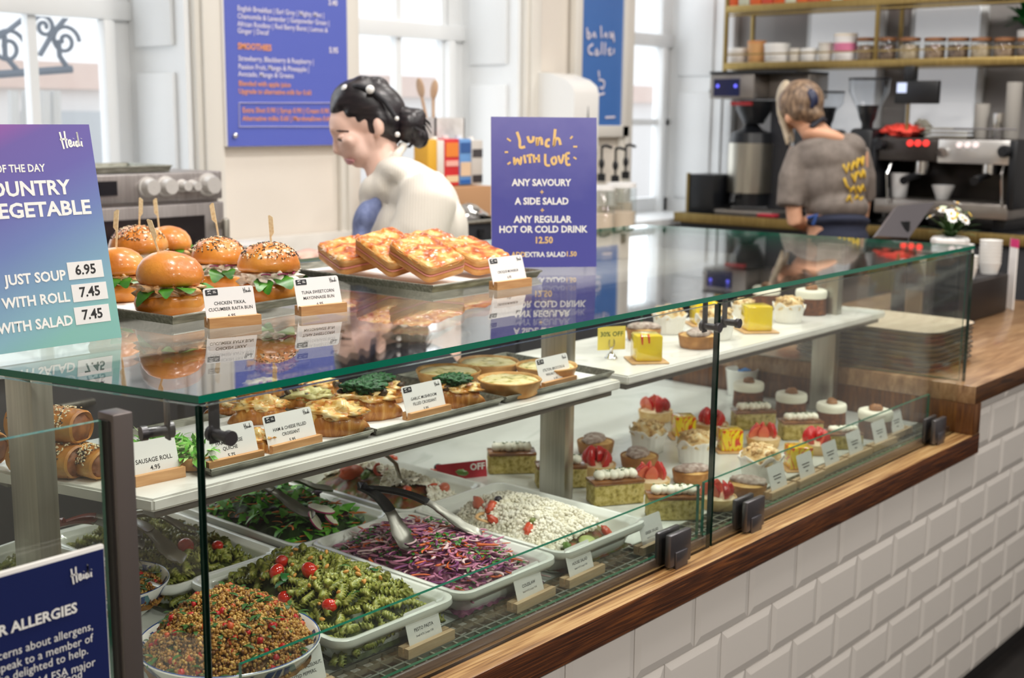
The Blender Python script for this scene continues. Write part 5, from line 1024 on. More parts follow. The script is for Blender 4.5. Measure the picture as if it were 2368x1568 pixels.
# ================================================================= STAFF SIDE ALONG THE BACK WALL
bstone = N_('grey_marble_splash', [(.3, '#cfcbc4'), (.5, '#dedad3'), (.7, '#e6e3dd'), (.75, '#c4c0b8')], 5, .3, 0, 7, dist=1); cab_m = M_('dark_cabinet', '#2b2c30', .5)
bw = thing('back_worktop', 'grey marble worktop with dark cupboards along the back wall', 'worktop')
MB().bx(.5, 4.55, 1.58, 2.155, .90, .94, .003).build('worktop_slab', bstone, bw); MB().bx(.5, 4.55, 2.155, 2.195, .90, 1.10, .003).build('upstand', bstone, bw)
for i in range(6): d = MB().bx(.51 + i * .67, 1.16 + i * .67, 1.60, 2.15, .08, .90, .004).build('cupboard', cab_m, bw); MB().bx(.75 + i * .67, .92 + i * .67, 1.585, 1.60, .80, .815, .003).build('handle', STEEL, d)
# menu board
mb_blue = grad('menu_print', [(0, '#5866c0'), (.5, '#6673c4'), (1, '#7c88cc')], nz=.1, size=.9); MO = M_('orange_letters', '#f0a064', .6); ML = M_('lilac_white_letters', '#e6e0ee', .6)
ym = 2.165; a, b_ = PY(523, 339, ym), PY(822, 330, ym); s = thing('menu_board', 'large blue drinks menu board on the cream wall behind the woman', 'sign', (a.x, ym, a.z))
W_ = b_.x - a.x; MB().bx(0, W_, 0, .03, 0, .90, .002).build('panel', M_('white_panel_edge', '#f0eeee', .5), s); f = MB().bx(.006, W_, -.002, -.0005, .0, .90).build('blue_face', mb_blue, s)
MB().lathe([(.0085, 0), (.0085, .008), (.006, .011), (.001, .012)], (0, 0, 0), 16, Matrix.Translation((PY(541, 313, ym).x - a.x, -.002, PY(541, 313, ym).z - a.z)) @ Matrix.Rotation(PI / 2, 4, 'X')).build('fixing_stud', CHROME, s)
def wt_(body, px, py, sz, m, al='LEFT', bold=.01, xs=1): 
    p = PY(px, py, ym); return text('lettering', body, sz, m, s, (p.x - a.x, -.004, p.z - a.z), (PI / 2, 0, 0), align=al, bold=bold, xs=xs)
for body, px, py, m, wide in (('English Breakfast | Earl Grey | Mighty Mint |', 547, 19, ML, 200), ('Chamomile & Lavender | Gunpowder Green |', 547, 37, ML, 212), ('African Rooibos | Red Berry Burst | Lemon &', 547, 55, ML, 209), ('Ginger | Decaf', 547, 71, ML, 73), ('SMOOTHIES', 548, 107, MO, 78), ('Strawberry, Blackberry & Raspberry |', 549, 135, ML, 174), ('Passion Fruit, Mango & Pineapple |', 549, 154, ML, 163), ('Avocado, Mango & Greens', 549, 171, ML, 128), ('Blended with apple juice', 550, 193, MO, 120), ('Upgrade to alternative milk for 0.60', 550, 211, MO, 168), ('Extra Shot 0.90 | Syrup 0.90 | Cream 0.90', 559, 255, MO, 200), ('Alternative milks 0.60 | Marshmallows 0.60', 559, 274, MO, 205)):
    o = wt_(body, px, py, .0265 if m is MO and body.isupper() else .0225, m, bold=.03 if body.isupper() else .012)
    tw = max(v.co.x for v in o.data.vertices); L0 = PY(px + wide, py, ym).x - PY(px, py, ym).x; o.scale.x = L0 / tw
wt_('3.40', 768, 7, .026, ML, 'CENTER', .03, .9); wt_('5.95', 770, 117, .026, ML, 'CENTER', .03, .9)
c0, c1, c2, c3 = (PY(x, y, ym) for x, y in ((551, 238), (800, 238), (800, 293), (551, 293)))
MB().tube([Vector((p.x - a.x, -.004, p.z - a.z)) for p in (c0, c1, c2, c3, c0)], .0035, 6, flat=.4).build('white_outline', ML, s)
# framed poster
yp = 2.17; a2, b2 = PY(1322, 318, yp), PY(1450, 310, yp); t = thing('framed_poster', 'white framed narrow blue poster between the windows', 'poster', (a2.x, yp, a2.z)); w, h_ = b2.x - a2.x, .80
b = MB(); b.bx(0, .05, -.012, .02, 0, h_, .004).bx(w - .05, w, -.012, .02, 0, h_, .004).bx(0, w, -.012, .02, 0, .05, .004).bx(0, w, -.012, .02, .62, .67, .004); b.build('frame', trim_m, t)
MB().bx(.045, w - .045, .0, .004, .045, .63).build('print', grad('poster_print', [(0, '#4472b8'), (.5, '#4a78bd'), (.78, '#5c7cbc'), (.9, '#8c94c8'), (1, '#b98ac0')], nz=.25, size=.62), t).rotation_euler = (0, 0, 0)
pl = M_('poster_lettering', '#dcd8e8', .6)
def pst(lines, r): strokes([[((PY(1000 + x / 3.92, y / 3.92, yp).x - a2.x), (PY(1000 + x / 3.92, y / 3.92, yp).z - a2.z)) for x, y in l] for l in lines], r, pl, 'handwriting', t, Matrix.Translation((0, -.004, 0)) @ Matrix.Rotation(PI / 2, 4, 'X'))
pst([[(1395, 250), (1400, 345), (1425, 330), (1415, 300), (1400, 300)], [(1445, 340), (1460, 295), (1475, 345)], [(1520, 235), (1525, 345)], [(1550, 340), (1565, 300), (1580, 345)], [(1600, 290), (1615, 345), (1630, 290), (1640, 380)], [(1450, 400), (1410, 430), (1415, 480), (1450, 490)], [(1480, 440), (1470, 490), (1500, 490), (1480, 440)], [(1530, 380), (1525, 495)], [(1560, 385), (1555, 500)], [(1580, 460), (1610, 440), (1590, 490), (1620, 490)], [(1640, 440), (1635, 490)], [(1500, 640), (1505, 700)], [(1500, 720), (1550, 740), (1540, 800), (1510, 790)], [(1500, 860), (1555, 845)], [(1560, 1065), (1650, 1060)]], .005)
# paper towel dispenser
t = thing('towel_dispenser', 'white paper towel dispenser with rounded top on the back wall', 'dispenser'); pa = PY(1326, 200, 1.98); x0 = pa.x
b = MB(); z0, z1 = 1.32, PY(1326, 186, 1.98).z; prof = [(2.185, z0), (1.985, z0), (1.975, z0 + .02), (1.975, z1 - .05), (1.985, z1 - .02), (2.02, z1 + .005), (2.10, z1 + .03), (2.185, z1 + .035)]
b.loft([[(x, y, z) for y, z in prof] for x in (x0, x0 + .16)]); b.build('cover', M_('white_abs_plastic', '#ecebe8', .35), t, ang=50)
zz = PY(1365, 245, 1.974).z; b = MB(); b.loft([[(x0 + .09 + dx, y, z) for dx, z in ((-.008, zz - .09), (.008, zz - .09), (.0, zz))] for y in (1.9735, 1.978)]); b.build('level_window', M_('dark_window', '#26303a', .2), t)
# oven with knobs
t = thing('oven', 'stainless countertop oven with round knobs behind the buns', 'oven'); ox1 = PY(513, 400, 1.85).x; ox0 = ox1 - .62; oz1 = PY(510, 396, 1.85).z
ost = N_('oven_steel', [(.3, '#a39c9a'), (.7, '#b8b2b0')], 8, .35, 0, 4, .75, stretch=(20, 1, 1)); ozp = PY(510, 463, 1.85).z
MB().bx(ox0, ox1, 1.87, 2.15, .955, oz1, .004).build('oven_body', ost, t); MB().bx(ox0, ox1, 1.85, 1.87, ozp + .004, oz1, .004).build('control_panel', ost, t)
d = MB().bx(ox0, ox1, 1.845, 1.87, .965, ozp - .004, .004).build('door', ost, t); q0_, q1_ = PY(250, 505, 1.845), PY(472, 497, 1.845)
MB().bx(ox0 + .05, q1_.x, 1.842, 1.848, 1.0, q1_.z).build('door_glass', M_('dark_oven_glass', '#1c1619', .12), d)
MB().bx(q1_.x + .035, q1_.x + .055, 1.80, 1.82, 1.0, q1_.z - .01, .006).bx(q1_.x + .035, q1_.x + .055, 1.81, 1.845, q1_.z - .04, q1_.z - .02).build('door_handle', STEEL, d)
for px, py, r in ((341, 433, .0285), (383, 431, .0285), (420, 430, .018), (443, 430, .017), (481, 427, .033)):
    p = PY(px, py, 1.85); MB().lathe([(r, 0), (r, .004), (r * .82, .005), (r * .76, .028), (r * .70, .032), (.001, .032)], (0, 0, 0), 28, Matrix.Translation((p.x, 1.85, p.z)) @ Matrix.Rotation(PI / 2, 4, 'X'), cap=False).build('knob', M_('satin_knob', '#d6d2ce', .35, .35), t)
p = PY(250, 437, 1.85); MB().bx(p.x - .05, p.x + .025, 1.846, 1.851, p.z - .018, p.z + .020).build('display', M_('dark_display', '#14121a', .15), t)
for i in range(3): MB().box((ox0 + .1 + i * .21, 2.0, .9475), (.03, .03, .014)).build('foot', BLK, t)
sheet_tray((ox0 + .17, 1.90, oz1 + .001), (ox1 - .13, 1.90, oz1 + .001), .22, .016, 'shallow dark baking tray lying on top of the oven')
# plates, cartons, spoons, bottles on the worktop
pm = M_('white_plate', '#f0f0f0', .2, coat=.3); pc = PY(568, 590, 1.80); PL = MB().lathe([(.001, 0), (.055, 0), (.06, .003), (.088, .012), (.09, .0135), (.086, .0145), (.055, .006), (.001, .006)], (0, 0, 0), 40, cap=False).mesh('plate', pm, 40)
for i in range(15): tag(obj('plate', PL, None, (pc.x, 1.80, .9405 + i * .0128)), 'white plate stacked on the back worktop right of the oven', 'plate', 'stack of white plates by the oven')
def carton(px0, px1, py0, py1, y, col, label, extra=None, d=.07, zb=None):
    p, q = PY(px0, py1, y), PY(px1, py0, y); z0 = zb if zb is not None else p.z; t = thing('drink_carton', label, 'carton', ((p.x + q.x) / 2, y, z0), group='drink cartons by the window'); w, h = q.x - p.x, q.z - z0
    MB().bx(-w / 2, w / 2, 0, d, 0, h, .004).build('carton_body', M_('carton_' + col[1:], col, .45), t); MB().cyl((0, d * .5, h), .012, .012, 14).build('cap', WHT, t)
    for (c, a0, b0) in extra or (): MB().bx(-w / 2 * .86, w / 2 * .86, -.002, 0, h * a0, h * b0).build('printed_patch', M_('patch_' + c[1:], c, .5), t)
yc_ = 1.92; zsh = PY(1080, 428, yc_).z
bx_ = thing('cardboard_box', 'low brown cardboard box under the cartons right of the woman', 'box'); pA, pB = PY(985, 460, 1.86), PY(1137, 460, 1.86)
MB().bx(pA.x, pB.x, 1.86, 2.10, 1.10, zsh - .002, .003).build('box_body', M_('kraft_card', '#b98d66', .8), bx_); rk = MB().bx(pA.x - .1, pB.x + .1, 1.84, 2.12, 1.02, 1.099, .003).build('crate', M_('grey_crate', '#8b8984', .5)); tag(rk, 'grey crate carrying the cardboard box on the worktop', 'crate')
MB_ = MB().bx(pA.x - .08, pB.x + .08, 1.85, 2.11, .9405, 1.019).build('lower_crate', M_('dark_crate', '#4a4a4c', .5)); tag(MB_, 'dark crate standing on the worktop below the grey crate', 'crate')
for args in ((990, 1011, 322, 428, '#e8b23c', 'narrow yellow carton half hidden behind the ponytail', ()), (1012, 1028, 324, 428, '#e9e4dc', 'narrow pale carton left of the red one', ()), (1029, 1062, 321, 428, '#d8383c', 'red carton with orange lettering panel beside the woman', (('#f08a3c', .62, .92), ('#f4b8a8', .42, .54), ('#e8d0a8', .08, .22))), (1063, 1090, 321, 428, '#6f9ed6', 'blue carton between the red and grey ones', (('#3c62a0', .7, .92), ('#e6c8a8', .2, .5), ('#2a62b0', .03, .12))), (1091, 1117, 324, 428, '#cfc9c2', 'grey carton with dark lettering at the right end', (('#4a4648', .62, .8), ('#3a3638', .05, .22)))):
    carton(args[0], args[1], args[2], args[3], yc_, args[4], args[5], args[6], zb=zsh)
p = PY(1018, 300, 2.05); t = thing('utensil_box', 'pale printed box holding two wooden spoons in the window', 'container', (p.x, 2.05, zsh)); hz = PY(1018, 272, 2.05).z - zsh
b = MB(); b.bx(-.075, .075, -.05, -.045, 0, hz).bx(-.075, .075, .045, .05, 0, hz).bx(-.075, -.07, -.05, .05, 0, hz).bx(.07, .075, -.05, .05, 0, hz).bx(-.075, .075, -.05, .05, 0, .005); b.build('box_body', N_('grey_printed_box', [(.3, '#b9b4b0'), (.5, '#d8d4d0'), (.7, '#e6e4e2')], 14, .6), t)
wd_ = N_('spoon_wood', [(.3, '#c4a184'), (.7, '#d6b898')], 20, .6)
for px, py, bx2, lab in ((972, 203, 988, 'left wooden spoon standing in the window'), (1004, 207, 993, 'right wooden spoon standing in the window')):
    t2 = thing('wooden_spoon', lab, 'spoon', group='wooden spoons in the window'); A, B = PY(bx2 + 10, 330, 2.05), PY(px + (bx2 - px) * .22, py + 22, 2.05); C = PY(px, py, 2.05)
    MB().tube([A, B], .0055, 8).build('handle', wd_, t2); ax = (C - B).normalized(); MB().ell(C, (.019, .007, .035), Vector(ax).to_track_quat('Z', 'Y').to_matrix(), 18, 12).build('spoon_head', wd_, t2)
clearb = PLAST; syr = M_('pale_syrup', '#d8c8b4', .2)
for px, py, yy, lab in ((1392, 335, 1.95, 'pump bottle nearest the lunch sign'), (1424, 340, 1.95, 'pump bottle in the middle of the three'), (1448, 333, 2.02, 'pump bottle at the right of the three')):
    p = PY(px, py, yy); t = thing('pump_bottle', lab, 'bottle', (p.x, yy, .9405), group='pump bottles by the window'); H = p.z - .94
    MB().lathe([(.001, 0), (.034, 0), (.036, .01), (.036, H - .22), (.030, H - .19), (.014, H - .16), (.014, H - .14)], (0, 0, 0), 24, cap=False).build('bottle_body', clearb, t, ang=60); MB().lathe([(.001, .004), (.032, .004), (.032, H * .45), (.001, H * .45)], (0, 0, 0), 20, cap=False).build('syrup', syr, t)
    b = MB(); b.cyl((0, 0, H - .145), .017, .03, 16).cyl((0, 0, H - .12), .005, .11, 10).ell((0, 0, H - .075), (.012, .012, .022), None, 12, 8).tube([(0, 0, H - .008), (.02, -.005, H - .004), (.05, -.012, H - .012)], .006, 8); b.build('pump', BLK, t)
for px0, px1, py0, yy, lab in ((1382, 1412, 430, 1.84, 'clear storage jar below the lunch sign right edge'), (1416, 1458, 424, 1.84, 'clear storage jar before the pump bottles')):
    p, q = PY(px0, py0, yy), PY(px1, py0, yy); r_ = (q.x - p.x) / 2; t = thing('storage_jar', lab, 'jar', ((p.x + q.x) / 2, yy, .9405), group='clear jars on the back worktop'); hh_ = p.z - .94
    MB().lathe([(.001, 0), (r_, 0), (r_, hh_ - .02), (r_ * .9, hh_ - .015)], (0, 0, 0), 24, cap=False).build('jar_body', JARG, t); MB().cyl((0, 0, hh_ - .018), r_ * .96, .018, 24).build('lid', WHT, t); MB().cyl((0, 0, .006), r_ * .92, hh_ * .6, 24).build('contents', M_('beige_powder', '#d9c4ae', .8), t)
t = thing('food_warmer', 'dark steel food warmer right of the woman under silver foil', 'warmer'); pA, pB = PY(1075, 540, 1.66), PY(1180, 503, 1.66)
MB().bx(pA.x, pB.x, 1.66, 1.84, .9405, pB.z, .004).build('warmer_body', M_('dark_steel', '#3a3c40', .35, .6), t); MB().bx(pA.x - .01, pB.x + .01, 1.65, 1.85, pB.z - .012, pB.z, .003).build('steel_lip', STEEL, t); MB().ell(((pA.x + pB.x) / 2 - .03, 1.75, pB.z + .01), (.10, .06, .035), None, 24, 10, .4, 4).build('foil_cover', CHROME, t)
MB().cyl(((pA.x + pB.x) / 2 - .04, 1.655, pB.z - .05), .012, .02, 14, X=None).build('knob', BLK, t)
# ================================================================= COFFEE BAR ALONG THE END WALL
brass = N_('brushed_brass', [(.3, '#8a7444'), (.7, '#b59c62')], 8, .35, 0, 4, .8, stretch=(1, 30, 1)); XB = 4.86; ZB = PX(1700, 500, XB).z
cb = thing('coffee_bar', 'dark coffee bar with a brass edged top along the end wall', 'counter')
MB().bx(XB + .02, 5.35, -.85, 2.08, 0, ZB - .04, .004).build('bar_front', cab_m, cb); MB().bx(XB + .005, 5.36, -.9, 2.1, ZB - .04, ZB, .003).build('bar_top', M_('black_stone', '#2a2a2c', .25), cb); MB().bx(XB - .004, XB + .004, -.9, 2.1, ZB - .042, ZB + .001, .001).build('brass_edge', brass, cb)
# hanging brass shelf unit
XS = 5.12; sh = thing('brass_shelf_unit', 'brass framed two tier wall shelf full of jars above the coffee bar', 'shelf'); zlo, zhi = PX(1700, 152, XS).z, PX(1700, 20, XS).z; yl, yr = PX(1676, 100, XS).y, PX(2500, 100, XS).y
for z in (zlo, zhi): MB().bx(XS, XS + .26, yr, yl, z - .018, z + .014, .003).build('shelf_board', brass, sh)
for px in (1676, 2024): 
    y = PX(px, 100, XS).y; MB().bx(XS + .002, XS + .018, y - .008, y + .008, zlo - .12 if px == 1676 else zlo, 2.95, .002).build('upright', brass, sh); MB().bx(XS + .24, XS + .256, y - .008, y + .008, zlo, 2.95, .002).build('upright', brass, sh)
for z in (zlo + .05, zhi - .03): MB().bx(XS + .004, XS + .012, yr, yl, z - .003, z + .003).build('guard_rail', brass, sh)
woodlid = M_('jar_wood_lid', '#8a5a34', .5); nutm = [N_('jar_beans_%d' % i, [(.3, a), (.6, b), (.8, c)], 60, .6, .5) for i, (a, b, c) in enumerate((('#5a4434', '#9a8068', '#c8b49c'), ('#3a2c24', '#7a6454', '#b09a84'), ('#8a7860', '#b8a488', '#d8cab0')))]
def onshelf(px0, px1, z=None):
    p, q = PX(px0, 140, XS + .1), PX(px1, 140, XS + .1); return Vector((XS + .1, (p.y + q.y) / 2, (zlo if z is None else z) + .0145)), abs(p.y - q.y) / 2
def jar(px0, px1, py0, cm, lab, lid=woodlid):
    l, r_ = onshelf(px0, px1); h = PX((px0 + px1) / 2, py0, XS + .1).z - l.z; t = thing('glass_jar', lab, 'jar', l, group='glass jars on the lower brass shelf')
    MB().lathe([(.001, 0), (r_ * .97, 0), (r_, .005), (r_, h - .014), (r_ * .95, h - .012)], (0, 0, 0), 24, cap=False).build('jar_body', JARG, t, ang=60); MB().lathe([(.001, .004), (r_ * .93, .004), (r_ * .93, h * .66), (.001, h * .72)], (0, 0, 0), 24, cap=False).build('contents', cm, t); MB().cyl((0, 0, h - .013), r_ * 1.0, .014, 24).build('lid', lid, t)
ords = ('first', 'second', 'third', 'fourth', 'fifth', 'sixth', 'seventh', 'eighth')
for i, (x0, x1) in enumerate(((1981, 2020), (2026, 2072), (2078, 2125), (2136, 2184), (2190, 2238), (2243, 2291), (2297, 2346), (2350, 2398))): jar(x0, x1, 88, nutm[i % 3], 'wooden lidded glass jar, %s from the left along the brass shelf' % ords[i])
def tub(px0, px1, py0, col, lab, band=None, cat='tub', name='food_tub', lid='#f2f0ec'):
    l, r_ = onshelf(px0, px1); h = PX((px0 + px1) / 2, py0, XS + .1).z - l.z; t = thing(name, lab, cat, l, group='tubs on the lower brass shelf')
    MB().lathe([(.001, 0), (r_ * .88, 0), (r_ * .9, .003), (r_ * .98, h - .012), (.001, h - .01)], (0, 0, 0), 24, cap=False).build('tub_body', M_('tub_' + col[1:], col, .4), t); MB().cyl((0, 0, h - .012), r_, .012, 24).build('lid', M_('tub_' + lid[1:], lid, .4), t)
    if band: MB().lathe([(r_ * .95, h * .35), (r_ * .985, h * .65)], (0, 0, 0), 24, cap=False).build('label_band', M_('tub_' + band[1:], band, .5), t)
for x0, x1, py, col, lab, bd, lid in ((1684, 1726, 112, '#d8d0c8', 'pale tub at the left end of the brass shelf', None, '#f2f0ec'), (1730, 1768, 95, '#d8a46c', 'orange wooden tub on the brass shelf', None, '#d8945a'), (1769, 1823, 101, '#efece8', 'wide white tub beside the orange one', None, '#f2f0ec'), (1826, 1850, 112, '#e4dcd0', 'small cream tub on the brass shelf', None, '#e8e2d8'), (1852, 1888, 112, '#e9e6e2', 'white bowl shaped tub on the brass shelf', None, '#f2f0ec'), (1892, 1924, 99, '#ded8ce', 'pale box shaped tub left of the pink banded one', None, '#cfc8be'), (1928, 1978, 78, '#f0ecea', 'tall white tub with a pink band on the brass shelf', '#d87a9c', '#efe4d4')):
    tub(x0, x1, py, col, lab, bd, lid=lid)
for i in range(16):
    x0 = 1688 + i * 26.5; l, r_ = onshelf(x0, x0 + 25, zhi); o = orange = ('#e0602c', '#d9dcc4', '#e86a34', '#d8543c')[i % 4]
    t = MB().bx(-.05, .05, -r_ * .96, r_ * .96, 0, .17, .004).build('snack_packet', M_('packet_' + orange[1:], orange, .5), None, l); tag(t, ('bright orange', 'pale green', 'light orange', 'red orange')[i % 4] + ' packet standing on the top brass shelf', 'packet', ('bright orange', 'pale green', 'light orange', 'red orange')[i % 4] + ' packets on the top shelf')
for i in range(5):
    x0 = 2120 + i * 52; l, r_ = onshelf(x0, x0 + 48, zhi); tag(MB().lathe([(.001, 0), (r_ * .8, 0), (r_ * .96, .10), (.001, .10)], (0, 0, 0), 20, cap=False).build('paper_tub', M_('white_paper_tub', '#eceae6', .5), None, l), 'white paper tub at the right of the top brass shelf', 'tub', 'white tubs on the top shelf')
l, r_ = onshelf(2338, 2380); l.x += .09; t = thing('potted_plant', 'glossy green potted plant at the right end of the brass shelf', 'plant', l); MB().lathe([(.001, 0), (.04, 0), (.05, .11), (.001, .11)], (0, 0, 0), 20, cap=False).build('pot', WHT, t); b = MB(); q = random.Random(8)
for i in range(46): a = q.random() * 6.28; leaf(b, (0, 0, .11), (math.cos(a), math.sin(a), q.uniform(.6, 2.2)), (0, 0, 1), q.uniform(.09, .17), .02, .5, 6)
tag(b.build('foliage', M_('glossy_green_leaf', '#1f7a34', .3), t, ang=180), kind='stuff')
# batch brewer
def XQ(px, py, dx=0): return PX(px, py, XB + .10 + dx)
t = thing('coffee_brewer', 'tall steel batch coffee brewer at the left end of the coffee bar', 'coffee machine'); xb = XB + .10
A, B, C = XQ(1642, 172), XQ(1742, 228), XQ(1842, 172); bs = N_('brewer_steel', [(.3, '#8f8984'), (.7, '#aaa49e')], 6, .3, 0, 4, .7); 
MB().bx(xb, xb + .30, B.y, A.y, B.z, A.z, .006).build('brewer_head', bs, t); MB().bx(xb + .12, xb + .30, C.y, B.y, B.z, A.z, .006).build('side_tank', bs, t); MB().bx(xb - .005, xb + .30, C.y, A.y, A.z, A.z + .012, .003).build('black_lid', BLK, t)
a_, b_ = XQ(1652, 183), XQ(1710, 222); o = MB().bx(xb - .004, xb, b_.y, a_.y, b_.z, a_.z).build('control_panel', M_('navy_display', '#23264a', .2), t)
for px in (1661, 1702): p = XQ(px, 199); MB().ell((xb - .005, p.y, p.z), (.003, .008, .008), None, 12, 8).build('blue_light', M_('blue_led', '#5a5af0', .4, emit='#6a6cff', es=1.2), o)
p = XQ(1634, 211); MB().ell((xb + .05, p.y, p.z), (.015, .017, .017), None, 12, 8).build('side_knob', BLK, t)
f0, f1, f2 = XQ(1676, 232), XQ(1750, 232), XQ(1668, 286); cyf = (f0.y + f1.y) / 2; R_ = (f0.y - f1.y) / 2
MB().lathe([(.02, f2.z - f0.z), (R_ * .55, f2.z - f0.z), (R_ * 1.0, -.04), (R_ * 1.02, 0), (.001, 0)], (xb + .12, cyf, f0.z), 28, cap=False).build('brew_funnel', BLK, t); p = XQ(1730, 231); MB().bx(xb, xb + .02, cyf - .05, cyf + .05, f0.z - .022, f0.z - .006).build('red_badge', M_('red_badge', '#9a2a2c', .4), t)
u0, u1, u2 = XQ(1660, 330), XQ(1752, 330), XQ(1700, 478); cy_ = (u0.y + u1.y) / 2; R_ = (u0.y - u1.y) / 2
MB().lathe([(.001, 0), (R_ * .9, 0), (R_ * .95, .06), (R_ * .95, .062), (.001, .062)], (xb + .12, cy_, u2.z), 28, cap=False).build('urn_base', BLK, t); MB().lathe([(R_, .06), (R_ * 1.0, u0.z - u2.z + .0), (.001, u0.z - u2.z)], (xb + .12, cy_, u2.z), 32, cap=False).build('steel_urn', STEEL, t); MB().lathe([(R_ * .98, 0), (R_ * .9, .045), (R_ * .5, .06), (R_ * .25, .085), (.001, .085)], (xb + .12, cy_, u0.z), 28, cap=False).build('urn_lid', BLK, t)
s0, s1 = XQ(1757, 232), XQ(1792, 486); MB().bx(xb + .14, xb + .30, s1.y, s0.y + .02, ZB + .02, s0.z).build('column', M_('dark_column', '#2c2d32', .3), t); MB().bx(xb + .125, xb + .14, s1.y, s1.y + .012, ZB + .02, s0.z).build('column_trim', CHROME, t)
g0, g1 = XQ(1630, 484), XQ(1792, 484); MB().bx(xb - .03, xb + .30, g1.y, g0.y, ZB + .001, ZB + .02, .004).build('base_plate', bs, t); p = XQ(1688, 440); MB().tube([(xb + .04, cy_, u2.z + .05), (xb - .02, cy_, u2.z + .05), (xb - .025, cy_, u2.z + .02)], .012, 10).build('tap', BLK, t)
q0_, q1_ = PX(1592, 402, XB + .06), PX(1648, 486, XB + .06); t = thing('knock_box', 'black box with brass corner at the left end of the coffee bar', 'box'); MB().bx(XB + .06, XB + .22, q1_.y, q0_.y, ZB + .001, q0_.z, .003).build('box_body', BLK, t); MB().bx(XB + .055, XB + .07, q0_.y - .006, q0_.y + .006, ZB + .001, q0_.z + .004).build('brass_corner', brass, t)
rc_ = PX(1773, 494, XB + .05); tag(MB().bx(XB + .03, XB + .09, rc_.y - .04, rc_.y + .04, ZB + .001, ZB + .014, .004).build('cleaning_cloth', M_('red_cloth', '#b8283a', .8)), 'folded red cloth on the coffee bar beside the brewer', 'cloth')
# grinders
hop = glassmat('hopper_plastic', (.90, .92, .94, 1), .05)
def grinder(px0, px1, py0, py1, pyb, lab, dx=.0):
    c = (px0 + px1) / 2; A, B = PX(px0, py0, XB + .15 + dx), PX(px1, py0, XB + .15 + dx); R_ = (A.y - B.y) / 2; z1, z0 = A.z, PX(c, py1, XB + .15 + dx).z; t = thing('coffee_grinder', lab, 'grinder', (XB + .15 + dx, (A.y + B.y) / 2, ZB + .001), group='coffee grinders on the bar'); o = ZB
    MB().lathe([(R_, z1 - o), (R_ * .97, z1 - o - .05), (R_ * .5, z0 - o), (R_ * .48, z0 - o - .01)], (0, 0, 0), 28, cap=False).build('bean_hopper', hop, t); MB().lathe([(.001, 0), (R_ * 1.02, 0), (R_ * 1.02, .008), (.001, .01)], (0, 0, z1 - o), 28, cap=False).build('hopper_lid', BLK, t)
    MB().lathe([(.001, z0 - o + .02), (R_ * .55, z0 - o + .025), (R_ * .4, z0 - o - .03), (R_ * .28, z0 - o - .05), (R_ * .28, z0 - o - .09), (.001, z0 - o - .09)], (0, 0, 0), 24, cap=False).build('hopper_neck', BLK, t); MB().bx(-.06, .10, -.055, .055, 0, z0 - o - .07, .02).build('grinder_body', BLK, t)
    MB().bx(-.10, -.05, -.03, .03, .14, .17, .006).build('spout', BLK, t); MB().ell((-.062, .03, .05), (.004, .008, .008), None, 10, 8).build('green_light', M_('green_led', '#28b060', .4, emit='#2cd07a', es=1), t)
grinder(1968, 2056, 186, 258, 0, 'coffee grinder with clear hopper left of the espresso machine'); grinder(1882, 1950, 216, 262, 0, 'coffee grinder half hidden behind the barista head', .10)
# espresso machine
t = thing('espresso_machine', 'steel and black espresso machine on the coffee bar', 'coffee machine'); xe = XB + .04
def EQ(px, py): return PX(px, py, xe)
L, Rr = EQ(2032, 318), EQ(2346, 318); zt1, zb1 = L.z, EQ(2100, 372).z; mid = EQ(2168, 340).y; dk_m = M_('machine_dark', '#45403e', .3, .5)
MB().bx(xe + .02, xe + .42, Rr.y, L.y, zb1, zt1, .008).build('machine_body', dk_m, t); o = MB().bx(xe, xe + .02, mid, L.y, zb1, zt1 - .004, .004).build('left_panel', dk_m, t); o2 = MB().bx(xe - .006, xe + .02, Rr.y + .012, mid - .004, zb1 - .004, zt1 - .002, .004).build('right_panel', M_('satin_machine_steel', '#d4d2d0', .25, .6), t)
MB().bx(xe - .01, xe + .43, Rr.y - .018, Rr.y + .012, ZB + .09, zt1, .006).build('side_cheek', BLK, t); MB().bx(xe - .01, xe + .43, L.y, L.y + .022, ZB + .09, zt1, .006).build('side_cheek', BLK, t)
rl = M_('red_button_light', '#e03030', .3, emit='#ff4038', es=1.1); wl = M_('white_button_light', '#f4e8e8', .3, emit='#ffe8e6', es=.4)
for px in (2106, 2124, 2143): p = EQ(px, 331); MB().cyl((0, 0, 0), .0125, .006, 16, X=Matrix.Translation((xe - .003, p.y, p.z)) @ Matrix.Rotation(-PI / 2, 4, 'Y')).build('button', rl, o)
for px in (2221, 2240, 2259): p = EQ(px, 335); MB().cyl((0, 0, 0), .0115, .006, 16, X=Matrix.Translation((xe - .008, p.y, p.z)) @ Matrix.Rotation(-PI / 2, 4, 'Y')).build('button', wl, o2)
for px, py, par in ((2042, 334, o), (2328, 350, o2)):
    p = EQ(px, py); MB().lathe([(.022, 0), (.024, .03), (.018, .042), (.001, .042)], (0, 0, 0), 20, Matrix.Translation((xe - .006, p.y, p.z)) @ Matrix.Rotation(-PI / 2, 4, 'Y'), cap=False).build('steam_knob', BLK, par)
p = EQ(2182, 352); MB().lathe([(.020, 0), (.020, .012), (.001, .013)], (0, 0, 0), 20, Matrix.Translation((xe - .006, p.y, p.z)) @ Matrix.Rotation(-PI / 2, 4, 'Y'), cap=False).build('pressure_gauge', CHROME, t)
MB().bx(xe + .22, xe + .42, Rr.y, L.y, ZB + .09, zb1, .002).build('back_splash', M_('machine_recess', '#3a3632', .3, .5), t); zd_ = EQ(2100, 462).z; MB().bx(xe - .01, xe + .42, Rr.y, L.y, ZB + .05, zd_, .006).build('drip_tray', bs, t)
for y in (Rr.y + .05, L.y - .05): MB().bx(xe + .04, xe + .38, y - .025, y + .025, ZB + .001, ZB + .05, .004).build('machine_foot', BLK, t)
